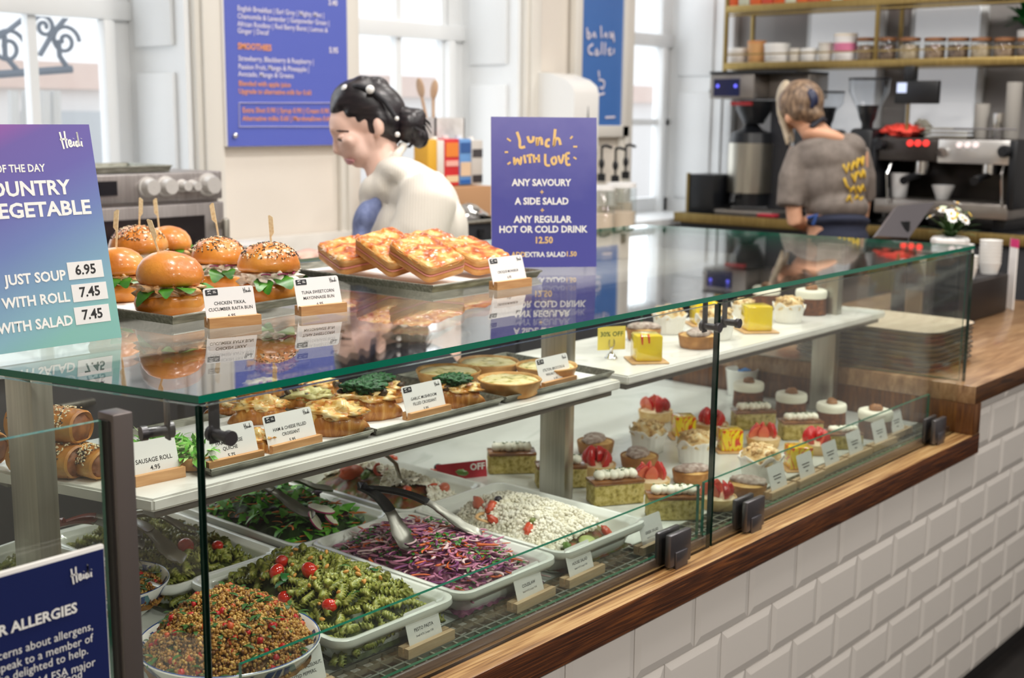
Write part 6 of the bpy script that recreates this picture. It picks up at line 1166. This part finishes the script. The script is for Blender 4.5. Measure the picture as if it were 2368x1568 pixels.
for px in (2110, 2270):
    p = EQ(px, 380); b = MB(); b.cyl((xe + .10, p.y, p.z - .04), .035, .05, 20); g = b.build('group_head', CHROME, t); MB().tube([(xe + .08, p.y, p.z - .045), (xe - .03, p.y - .01, p.z - .05), (xe - .12, p.y - .02, p.z - .06)], [.012, .013, .017], 10).build('portafilter_handle', BLK, g)
for px in (2058, 2322): p = EQ(px, 372); MB().tube([(xe + .02, p.y, p.z), (xe - .03, p.y - .005, p.z - .05), (xe - .02, p.y - .012, p.z - .17)], .0055, 8).build('steam_wand', CHROME, t)
MB().tube([(xe + .02, Rr.y, zt1 + .04), (xe + .02, L.y - .3, zt1 + .04)], .003, 8).build('cup_rail', DSTEEL, t)
def cup(px0, px1, py0, py1, lab, x=None, name='cup', mat=None, flare=.72, zb=None):
    x = x if x is not None else xe + .10; A, B = PX(px0, py0, x), PX(px1, py0, x); r_ = (A.y - B.y) / 2; z0 = zb if zb is not None else PX((px0 + px1) / 2, py1, x).z; h = A.z - z0
    t = thing(name, lab, 'cup', (x, (A.y + B.y) / 2, z0)); MB().lathe([(.001, 0), (r_ * flare, 0), (r_ * (flare + .05), .003), (r_, h), (r_ * .93, h), (r_ * flare * .9, .006), (.001, .005)], (0, 0, 0), 28, cap=False).build('cup_body', mat or pm, t); return t
cup(2061, 2104, 399, 456, 'tall white paper cup on the espresso machine tray', zb=zd_ + .001); cup(2156, 2208, 427, 461, 'wide white ceramic cup on the espresso machine tray', flare=.5, zb=zd_ + .001)
gcl = M_('stoneware_grey', '#aaa6a0', .6)
for i, (x0, x1, y0) in enumerate(((2256, 2291, 240), (2296, 2330, 262), (2330, 2366, 190))): cup(x0, x1, y0, 312, ('grey stoneware tumbler', 'steel milk jug', 'tall grey stacked tumbler')[i] + ' on top of the espresso machine', xe + .16, ('tumbler', 'milk_jug', 'tumbler')[i], (gcl, CHROME, gcl)[i], .9, zt1 + .001)
c = PX(2088, 300, xe + .16); tag(MB().ell((xe + .17, c.y, zt1 + .026), (.07, .09, .026), None, 26, 12, .5, 4).build('cleaning_cloth', M_('bright_red_cloth', '#e84a3c', .8)), 'crumpled bright red cloth on top of the espresso machine', 'cloth')
c = PX(2132, 292, xe + .2); tag(MB().ell((xe + .2, c.y, zt1 + .036), (.05, .035, .036), None, 22, 12, .4, 4).build('cleaning_cloth', M_('grey_cloth', '#8e8a7e', .8)), 'crumpled grey cloth beside the red one on the espresso machine', 'cloth')
c, c2 = PX(2152, 300, xe + .14), PX(2250, 300, xe + .14); b = MB(); [b.bx(xe + .08, xe + .26, c2.y, c.y, zt1 + .002 + k * .016, zt1 + .010 + k * .016, .001) for k in range(3)]; tag(b.build('drying_rack', STEEL), 'low steel drying rack on top of the espresso machine', 'rack')
# screen hung from the shelf
a_, b_ = PX(2070, 187, 5.0), PX(2167, 240, 5.0); t = thing('order_screen', 'black order screen hanging under the brass shelf', 'screen'); MB().bx(5.0, 5.03, b_.y, a_.y, b_.z, a_.z, .004).build('screen_body', BLK, t); p = PX(2086, 203, 5.0); MB().bx(4.996, 5.0, p.y - .02, p.y + .02, p.z - .02, p.z + .02).build('lit_window', M_('lit_screen', '#b8c4e0', .4, emit='#c4d0f0', es=.6), t)
p = PX(2100, 176, 5.0); MB().bx(5.005, 5.05, p.y - .022, p.y + .022, a_.z, zlo - .019, .004).build('bracket', BLK, t); MB().bx(5.015, 5.025, p.y - .004, p.y + .004, b_.z - .11, b_.z).build('stem', brass, t)
# ================================================================= THINGS ON THE RAISED COUNTER
ZW = .873; tan = N_('tan_tray_top', [(.3, '#b9a68e'), (.6, '#cdbca4'), (.8, '#dccdb6')], 6, .4, 0, 4, stretch=(1, 6, 1)); b0 = PZ(2062, 893, ZW)
TR = None
for i in range(8):
    if TR is None:
        t = thing('serving_tray', 'rounded tan serving tray stacked at the raised counter end', 'tray', group='stack of tan serving trays'); TR = t; w, d = .30, .40
        b = MB(); b.loft([rrect(w - .03, d - .03, .05, 0, 6), rrect(w, d, .06, .014, 6), rrect(w - .006, d - .006, .058, .0145, 6), rrect(w - .034, d - .034, .05, .0035, 6)]); b.build('tray_body', tan, t, ang=60)
        MB().loft([rrect(w + .001, d + .001, .0605, .0125, 6), rrect(w + .001, d + .001, .0605, .0148, 6), rrect(w - .004, d - .004, .058, .0151, 6), rrect(w - .004, d - .004, .058, .0125, 6)], None, False, False).build('tray_rim', M_('dark_tray_rim', '#3c3630', .4), t)
        t.location = (3.145, .29, ZW + .001)
    else: dup(TR, (3.145 + .002 * math.sin(i * 3), .29 + .002 * math.cos(i * 5), ZW + .001 + i * .0125), .01 * math.sin(i * 7), group='stack of tan serving trays')
t = thing('till_stand', 'black box stand on the raised counter near its far end', 'stand'); a_ = PZ(2236, 748, ZW); MB().bx(a_.x, a_.x + .34, a_.y, a_.y + .15, ZW + .001, ZW + .125, .004).build('stand_body', M_('black_leatherette', '#231d1c', .45), t); MB().bx(a_.x + .01, a_.x + .33, a_.y + .01, a_.y + .14, ZW + .125, ZW + .128).build('top_mat', M_('dark_mat', '#2c2a2c', .6), t)
zt2 = ZW + .1285
CUPS = MB().lathe([(.001, 0), (.026, 0), (.036, .085), (.034, .085), (.024, .004), (.001, .003)], (0, 0, 0), 24, cap=False).mesh('paper_cup', M_('white_paper_cup', '#ecebe8', .5), 40)
for k, (x, y, n) in enumerate(((a_.x + .09, a_.y + .05, 4), (a_.x + .28, a_.y + .045, 7), (a_.x + .20, a_.y + .108, 6))):
    for i in range(n): o = obj('paper_lid', CUPS, None, (x, y, zt2 + i * .012), None, (1, 1, .45)); tag(o, 'white paper cup in the %s stack on the black stand' % ('left', 'right', 'rear')[k], 'cup', 'white cups in the %s stack' % ('left', 'right', 'rear')[k])
p = PZ(2262, 640, zt2); t = thing('card_reader', 'small dark blue card reader leaning on the black stand', 'card reader', (a_.x + .02, a_.y + .06, zt2)); MB().box((0, 0, .05), (.045, .012, .10), -.7, .003).build('reader_body', M_('navy_plastic', '#1e3a6a', .4), t); MB().box((.0, -.008, .07), (.034, .004, .04), -.7, 0).build('reader_screen', M_('pale_screen', '#a8c4dc', .3), t)
pk = PX(2345, 575, a_.x + .40); t = thing('leaflet', 'pink topped white leaflet standing behind the cup stacks', 'leaflet', (pk.x, pk.y, ZW + .001)); MB().box((0, 0, .118), (.004, .05, .236), -.75).build('paper', WHT, t); MB().box((-.003, -.002, .222), (.004, .05, .028), -.75).build('pink_band', M_('pink_print', '#d83a7a', .5), t)
# acrylic stand
acr = glassmat('acrylic', (.94, .95, .94, 1)); l = PZ(2140, 752, ZW); t = thing('acrylic_stand', 'clear acrylic display stand with a tilted leaflet pocket', 'stand', l)
for x, y, sx, sy in ((-.05, 0, .004, .09), (.05, 0, .004, .09), (0, .045, .10, .004)): MB().box((x, y, .055), (sx, sy, .11)).build('acrylic_panel', acr, t)
MB().box((0, 0, .112), (.104, .094, .004)).build('acrylic_top', acr, t); X_ = Matrix.Translation((-.02, -.02, .115)) @ Matrix.Rotation(-.35, 4, 'X'); MB().box((0, 0, .055), (.07, .003, .11), X=X_).build('leaflet_pocket', acr, t); MB().box((.01, .003, .055), (.05, .001, .10), X=X_).build('leaflet', M_('grey_leaflet', '#b9b4ac', .6), t)
# tablet and flowers behind the case
pb = CAM + ray(2092, 545) * 3.55; t = thing('till_tablet', 'dark tablet till on a slanted stand beyond the glass case', 'tablet', (pb.x, pb.y, ZW)); tabm = M_('tablet_back', '#5a565a', .35, .3)
cn = [CAM + ray(*q) * d for q, d in (((2022, 548), 3.5), ((2072, 478), 3.62), ((2157, 470), 3.72), ((2098, 552), 3.6))]
b = MB(); n_ = (cn[1] - cn[0]).cross(cn[3] - cn[0]).normalized() * .007; cn = [c - Vector((pb.x, pb.y, ZW)) for c in cn]; b.loft([[c - n_ for c in cn], [c + n_ for c in cn]]); b.build('tablet', tabm, t); m_ = sum(cn, Vector()) / 4; MB().tube([m_, (m_.x, m_.y, m_.z * .5), (m_.x, m_.y, .005)], .02, 10).build('stand_pole', BLK, t); MB().cyl((m_.x, m_.y, .0), .07, .008, 24).build('stand_foot', BLK, t)
pv = CAM + ray(2196, 572) * 3.75; t = thing('vase_stand', 'narrow dark box behind the case carrying the flower vase', 'box', (pv.x, pv.y, ZW)); MB().bx(-.05, .05, -.05, .05, .001, pv.z - ZW, .004).build('cabinet_body', cab_m, t); MB().box((0, -.052, .11), (.08, .004, .16)).build('cabinet_door', M_('dark_door', '#35353a', .4), t)
t = thing('flower_vase', 'white vase of daisies and yellow flowers behind the case', 'flowers', pv + Vector((0, 0, .001))); MB().lathe([(.001, 0), (.05, 0), (.054, .003), (.056, .022), (.05, .03), (.02, .032), (.001, .03)], (0, 0, 0), 28, cap=False).build('vase', WHT, t); q = random.Random(6)
b = MB()
for i in range(60): a = q.random() * 6.28; leaf(b, (0, 0, .025), (math.cos(a), math.sin(a), q.uniform(.5, 2.4)), (0, 0, 1), q.uniform(.05, .11), .006, .4, 5)
tag(b.build('green_stems', M_('stem_green', '#3a5a2a', .6), t, ang=180), kind='stuff')
daisy = M_('daisy_petals', '#f4f2f0', .6); cols = (daisy, daisy, daisy, M_('yellow_petals', '#e8c43a', .6), M_('violet_petals', '#6a5a9a', .6), M_('pale_green_petals', '#c4cfae', .6)); ycm = M_('daisy_centre', '#d8a82a', .6)
for i in range(26):
    a = q.random() * 6.28; rr = .062 * math.sqrt(q.random()); z = .075 + .062 * (1 - (rr / .07) ** 2) * q.uniform(.5, 1); c = Vector((rr * math.cos(a), rr * math.sin(a), z)); b = MB(); m = cols[i % 6]; s_ = .016 if m is daisy else .011; T = (c - Vector((0, 0, .03)) + Vector((0, -.03, 0))).to_track_quat('Z', 'Y').to_matrix()
    for k in range(9): d = T @ Vector((math.cos(k * .698), math.sin(k * .698), .25)); leaf(b, c, d, T @ Vector((0, 0, 1)), s_, s_ * .3, .2, 3)
    b.build('bloom', m, t, ang=180)
    if m is daisy: MB().ell(c + T @ Vector((0, 0, .002)), (.005, .005, .004), None, 10, 6).build('flower_centre', ycm, t)
# ================================================================= PEOPLE
skin = N_('skin', [(.3, '#e2b6a2'), (.7, '#efcabb')], 6, .5, 0, 3); skin2 = N_('skin_warm', [(.3, '#cf9878'), (.7, '#dcaa8c')], 6, .5, 0, 3)
RC = Matrix((R0, R1, R2)).transposed()
class Figure:
    """body, clothes and hair grown from overlapping forms and fused into continuous skins"""
    def __init__(s, name, label, depth, feet):
        s.d = depth; s.k = depth / F; s.root = thing(name, label, 'person', feet)
    def P(s, px, py, dd=0): return CAM + ray(px, py) * (s.d + dd)
    def E(s, b, px, py, rx, ry, dz, dd=0, roll=0): b.ell(s.P(px, py, dd), (rx * s.k, ry * s.k, dz), RC @ Matrix.Rotation(math.radians(roll), 3, 'Z'), 24, 16); return b
    def T(s, b, pts, seg=16):
        b.tube([s.P(*p[:2], p[3] if len(p) > 3 else 0) for p in pts], [p[2] * s.k for p in pts], seg); return b
    def fuse(s, b, name, mat, vox=.006, it=6, par=None):
        o = b.build(name, mat, par or s.root, -s.root.location if par is None else None, ang=180)
        m = o.modifiers.new('fuse', 'REMESH'); m.mode = 'VOXEL'; m.voxel_size = vox; m.use_smooth_shade = True
        if it: q = o.modifiers.new('soften', 'SMOOTH'); q.factor = .5; q.iterations = it
        return o
    def put(s, b, name, mat, ang=60): return b.build(name, mat, s.root, -s.root.location, ang=ang)
w = Figure('person', 'woman in a pale striped shirt and blue apron looking down at the counter', 3.12, (0, 0, 0)); w.root.location = (w.P(960, 700).x, w.P(960, 700).y, 0)
E, T = w.E, w.T
b = MB()                                              # head, neck, arms, hands, legs: one continuous body
E(b, 846, 262, 84, 70, .074, 0, 18); E(b, 806, 292, 44, 50, .058, 0, -24); E(b, 823, 332, 40, 45, .054, 0, -28); E(b, 842, 352, 38, 34, .050, 0, -20); E(b, 829, 376, 15, 13, .020); E(b, 872, 330, 40, 46, .056)
T(b, [(775, 312, 6), (777, 330, 8), (779, 346, 10.5), (788, 352, 11)]); E(b, 775, 349, 7, 7, .009); E(b, 790, 353, 8, 6, .017)
E(b, 772, 306, 8, 9, .040, 0, -20); E(b, 802, 365, 9, 6, .022, 0, -30); E(b, 808, 374, 10, 7, .020, 0, -25); E(b, 812, 330, 26, 22, .05, -.02)
E(b, 876, 292, 13, 22, .012, -.072, -12); E(b, 872, 310, 7, 8, .008, -.070)
T(b, [(868, 330, 46), (884, 372, 46), (905, 420, 52), (930, 470, 70), (955, 620, 95), (960, 760, 108), (960, 900, 104)])
T(b, [(985, 445, 42, -.15), (955, 540, 38, -.17), (900, 620, 36, -.16), (800, 612, 28, -.10), (735, 598, 22, -.04)]); T(b, [(930, 440, 40, .15), (880, 520, 38, .17), (820, 600, 32, .16), (740, 592, 22, .10)])
for hx, hy, hd in ((712, 593, -.03), (715, 588, .09)):
    E(b, hx, hy, 27, 14, .036, hd)
    for j, l in enumerate((44, 50, 46, 36)): T(b, [(hx - 18, hy - 2, 8.5, hd - .030 + j * .02), (hx - 18 - l * .55, hy + 3, 7.5, hd - .032 + j * .021), (hx - 18 - l * .85, hy + 15, 6.5, hd - .03 + j * .02)], 8)
    T(b, [(hx + 6, hy + 4, 9, hd - .03), (hx - 14, hy + 14, 8, hd - .05), (hx - 32, hy + 18, 7, hd - .052)], 8)
for s_ in (-.09, .09): T(b, [(955, 880, 85, s_), (950, 1150, 62, s_), (965, 1400, 46, s_), (968, 1640, 36, s_)])
w.fuse(b, 'body', skin, .0055, 4)
b = MB(); E(b, 852, 250, 90, 68, .082, 0, 16); E(b, 884, 286, 52, 50, .078, 0, 30); E(b, 800, 246, 40, 30, .070, 0, -35); E(b, 818, 222, 44, 34, .070, 0, -25); E(b, 905, 312, 24, 24, .05); E(b, 822, 268, 32, 24, .077, 0, -35); E(b, 838, 286, 16, 18, .075)
E(b, 842, 192, 26, 16, .05); E(b, 870, 196, 30, 18, .05)
hair_m = N_('dark_brown_hair', [(.3, '#120f14'), (.55, '#201a1f'), (.8, '#3a2e30')], 26, .35, .3, 5, stretch=(1, 1, 5)); w.fuse(b, 'hair', hair_m, .006, 3)
b = MB(); E(b, 948, 290, 36, 42, .052, 0, 20); E(b, 970, 318, 22, 26, .03); E(b, 932, 268, 22, 24, .04); E(b, 966, 270, 20, 20, .03); pt = w.fuse(b, 'ponytail', hair_m, .006, 2)
b = MB(); q = random.Random(3)
for i in range(16): a = q.uniform(-1.6, 1.6); T(b, [(945, 285, 2.5, q.uniform(-.04, .02)), (945 + 36 * math.cos(a), 290 + 38 * math.sin(a), 2.0, q.uniform(-.05, .03)), (948 + 50 * math.cos(a + .5), 296 + 46 * math.sin(a + .6), 1.2, q.uniform(-.05, .03))], 5)
w.put(b, 'loose_strands', hair_m)
hb2 = MB(); T(hb2, [(786, 216, 6, .0), (800, 204, 6, -.045), (828, 200, 6, -.07), (856, 206, 6, -.083), (890, 235, 6, -.086), (915, 272, 6, -.082)], 8); w.put(hb2, 'hair_band', M_('black_velvet', '#15151c', .7))
pearl = M_('pearl', '#eceae8', .15, coat=.6)
for px, py, r_, dd in ((799, 205, 9.5, -.055), (856, 207, 10, -.092), (918, 274, 5, -.09), (919, 311, 6, -.07)): b = MB(); E(b, px, py, r_, r_, r_ * w.k, dd); w.put(b, 'pearl', pearl)
b = MB(); T(b, [(772, 300, 2.5, -.035), (786, 303, 3, -.048), (806, 304, 2, -.056)], 6); w.put(b, 'eyebrow', M_('eyebrow', '#4a3530', .7))
b = MB(); E(b, 795, 318, 13, 8, .010, -.047, 8); w.put(b, 'eyelid', skin); b = MB(); T(b, [(782, 322, 2.2, -.044), (794, 327, 2.6, -.056), (808, 324, 1.8, -.057)], 6); w.put(b, 'eyelashes', M_('lashes', '#2a2022', .7))
b = MB(); T(b, [(800, 369, 3.5, -.012), (807, 371, 4.5, -.026), (818, 372, 2.5, -.036)], 8); T(b, [(803, 375, 3, -.012), (809, 377, 4.5, -.024), (818, 375, 2, -.034)], 8); w.put(b, 'lips', M_('lips', '#c08486', .4))
shirt_m = N_('striped_shirt', [(.0, '#ddd7cc'), (.45, '#dad3c8'), (.6, '#bfb6a8'), (.75, '#dbd4ca'), (1, '#ded8ce')], 46, .8, .15, 1, kind='wave', dist=.6, rotz=.86)
b = MB(); E(b, 950, 425, 88, 52, .16, 0, 25); E(b, 975, 470, 92, 80, .17, 0, 30); E(b, 958, 560, 112, 120, .165); E(b, 960, 700, 112, 130, .165); E(b, 900, 445, 52, 55, .12); E(b, 876, 450, 46, 50, .10, 0, 20); E(b, 856, 530, 30, 84, .10)
T(b, [(975, 425, 56, -.13), (990, 470, 66, -.15), (965, 545, 64, -.165), (905, 620, 54, -.16), (850, 622, 46, -.13), (800, 614, 40, -.10)]); T(b, [(930, 430, 52, .14), (880, 520, 56, .16), (840, 590, 46, .15), (800, 598, 38, .13)])
E(b, 1030, 540, 52, 80, .12, -.02, 10); E(b, 1050, 600, 44, 80, .10); T(b, [(872, 406, 24, -.02), (900, 384, 42, 0), (920, 362, 42, 0)])
w.fuse(b, 'shirt', shirt_m, .008, 6)
b = MB(); T(b, [(872, 404, 9, -.045), (892, 386, 11, -.060), (918, 358, 11, -.058), (934, 338, 10, -.02), (928, 336, 9, .04)], 10); T(b, [(870, 404, 10, -.05), (884, 412, 9, -.066), (903, 404, 6, -.080)], 10); w.fuse(b, 'collar', shirt_m, .006, 2)
apron_m = N_('blue_denim_apron', [(.3, '#66719a'), (.7, '#7d88b0')], 90, .85, .2, 3)
b = MB(); E(b, 853, 512, 34, 54, .110, -.024, 18); E(b, 846, 570, 30, 80, .125, -.01); E(b, 856, 700, 44, 150, .16); T(b, [(891, 416, 5, -.092), (884, 440, 9, -.092), (872, 470, 16, -.085), (862, 500, 22, -.07)]); w.fuse(b, 'apron', apron_m, .007, 4)
b = MB(); T(b, [(893, 414, 4.5, -.095), (897, 425, 4.5, -.10)], 6); w.put(b, 'apron_buckle', BLK)
trous = M_('dark_trousers', '#25262e', .8); b = MB(); E(b, 958, 860, 108, 100, .17)
for s_ in (-.09, .09): T(b, [(957, 860, 96, s_), (952, 1150, 72, s_), (966, 1400, 58, s_), (968, 1625, 52, s_)])
w.fuse(b, 'trousers', trous, .010, 4)
for s_ in (-.09, .09): b = MB(); p = w.P(950, 1640, s_); b.ell((p.x - .03, p.y + .03, .045), (.07, .12, .045), Matrix.Rotation(.86, 3, 'Z'), 18, 10); w.put(b, 'shoe', BLK)
# ---- barista seen from behind
v = Figure('person', 'barista seen from behind in a grey tee with yellow lettering', 4.72, (0, 0, 0)); v.root.location = (v.P(1925, 500).x, v.P(1925, 500).y, 0); E, T = v.E, v.T
b = MB(); E(b, 1850, 242, 46, 52, .085, 0, -14); E(b, 1826, 272, 26, 30, .05, .06); T(b, [(1858, 270, 30), (1880, 300, 30), (1905, 335, 40), (1925, 400, 62), (1935, 520, 66), (1935, 640, 72)]); E(b, 1905, 318, 56, 22, .07, -.022, 14); E(b, 1822, 274, 8, 13, .012, -.03)
T(b, [(1845, 345, 22), (1830, 420, 20, -.02), (1838, 510, 19, -.02), (1870, 525, 16, .12), (1880, 515, 13, .26)]); T(b, [(1985, 350, 22), (2000, 430, 20, .06), (1990, 510, 18, .14), (1960, 500, 14, .30)])
for hx, hy, hd in ((1882, 514, .31), (1958, 498, .35)):
    E(b, hx, hy, 14, 9, .045, hd)
    for j in range(4): T(b, [(hx - 8 + j * 5, hy - 2, 4, hd + .04), (hx - 9 + j * 5.5, hy + 1, 3.6, hd + .075), (hx - 8 + j * 5, hy + 6, 3.2, hd + .095)], 6)
    T(b, [(hx - 10, hy + 2, 4.2, hd), (hx - 17, hy + 4, 3.8, hd + .03), (hx - 16, hy + 7, 3.4, hd + .055)], 6)
for s_ in (-1, 1): T(b, [(1935 + s_ * 26, 640, 42), (1935 + s_ * 28, 800, 30), (1936 + s_ * 28, 1080, 22)])
v.fuse(b, 'body', skin2, .008, 4)
hair2 = N_('ash_brown_hair', [(.3, '#4a3a30'), (.5, '#7d6550'), (.75, '#b09478')], 24, .5, .4, 5, stretch=(3, 3, 1)); blond = N_('pale_blond_hair', [(.3, '#a8977e'), (.7, '#cfc2ac')], 24, .5, .2, 4)
b = MB(); E(b, 1852, 236, 53, 52, .092, -.004, -14); E(b, 1872, 268, 34, 26, .08, -.01, 15); E(b, 1846, 262, 34, 24, .08, -.01, 10); E(b, 1862, 205, 28, 18, .055); v.fuse(b, 'hair', hair2, .008, 2)
b = MB(); E(b, 1812, 216, 15, 32, .05, .02, 12); T(b, [(1806, 220, 12, .02), (1806, 262, 10, .02), (1816, 300, 8, .03), (1822, 335, 5, .03)]); T(b, [(1812, 230, 9, .03), (1826, 290, 8, .05), (1834, 330, 5, .06)]); v.fuse(b, 'front_hair', blond, .007, 2)
b = MB(); E(b, 1878, 226, 13, 22, .03, -.075, -20); T(b, [(1870, 212, 5, -.09), (1880, 232, 5, -.105), (1878, 248, 5, -.09)], 8); v.put(b, 'hair_clip', M_('navy_hair_clip', '#232a48', .3))
tee = N_('washed_grey_tee', [(.3, '#6f665f'), (.7, '#857b74')], 30, .9, .2, 4)
b = MB(); E(b, 1915, 372, 84, 56, .125, 0, 10); E(b, 1925, 420, 82, 74, .125); E(b, 1935, 482, 72, 40, .135); E(b, 1962, 345, 40, 36, .10, 0, 35); T(b, [(1852, 350, 30), (1832, 410, 32, -.02), (1826, 478, 31, -.02)]); T(b, [(1980, 350, 30, .02), (1996, 410, 30, .06), (2000, 462, 26, .10)]); E(b, 1884, 340, 52, 24, .10, 0, -12)
v.fuse(b, 't_shirt', tee, .009, 4)
b = MB(); T(b, [(1868, 303, 5, -.02), (1880, 290, 6.5, -.07), (1900, 274, 6.5, -.065), (1908, 278, 5, -.02)], 8); v.put(b, 'apron_strap', M_('dark_strap', '#2a2c36', .8))
b = MB(); E(b, 1936, 514, 74, 22, .14); E(b, 1938, 560, 70, 60, .13); v.fuse(b, 'apron', M_('navy_apron', '#23283c', .85), .010, 4)
b = MB(); T(b, [(1868, 505, 5, -.12), (1888, 498, 6, -.14), (1880, 520, 4, -.13)], 8); v.put(b, 'apron_tie', M_('blue_tie', '#2a4a8a', .8))
trs = M_('brown_trousers', '#5a4a42', .85); b = MB(); E(b, 1938, 610, 72, 60, .14)
for s_ in (-1, 1): T(b, [(1936 + s_ * 28, 630, 46), (1936 + s_ * 30, 800, 38), (1936 + s_ * 30, 1060, 32)])
v.fuse(b, 'trousers', trs, .012, 4)
for s_ in (-1, 1): p = v.P(1936 + s_ * 30, 1080); b = MB(); b.ell((p.x + .04, p.y + .03, .05), (.13, .06, .05), Matrix.Rotation(.7, 3, 'Z'), 16, 10); v.put(b, 'shoe', BLK)
yl = M_('yellow_print', '#c9a428', .7); b = MB()
def yst(pts): T(b, [(x, y, 3.0, -.128 - .018 * math.cos((x - 1925) / 82 * 1.2) + .055 * max(0, (x - 1925) / 82) ** 2) for x, y in pts], 6)
for l in (((1950, 380), (1957, 400), (1963, 378), (1968, 396), (1974, 376)), ((1975, 372), (1980, 392), (1985, 366)), ((1988, 366), (1994, 385), (1996, 362)), ((1952, 412), (1958, 430), (1966, 438)), ((1970, 402), (1976, 422), (1980, 398)), ((1984, 396), (1990, 412), (1996, 392)), ((1998, 395), (2000, 412)), ((1966, 444), (1974, 432), (1980, 448)), ((1984, 430), (1988, 446), (1995, 428), (1999, 442)), ((1958, 466), (1964, 452), (1970, 470)), ((1976, 462), (1982, 452), (1988, 464), (1995, 456))): yst(l)
v.put(b, 'yellow_lettering', yl, 180)
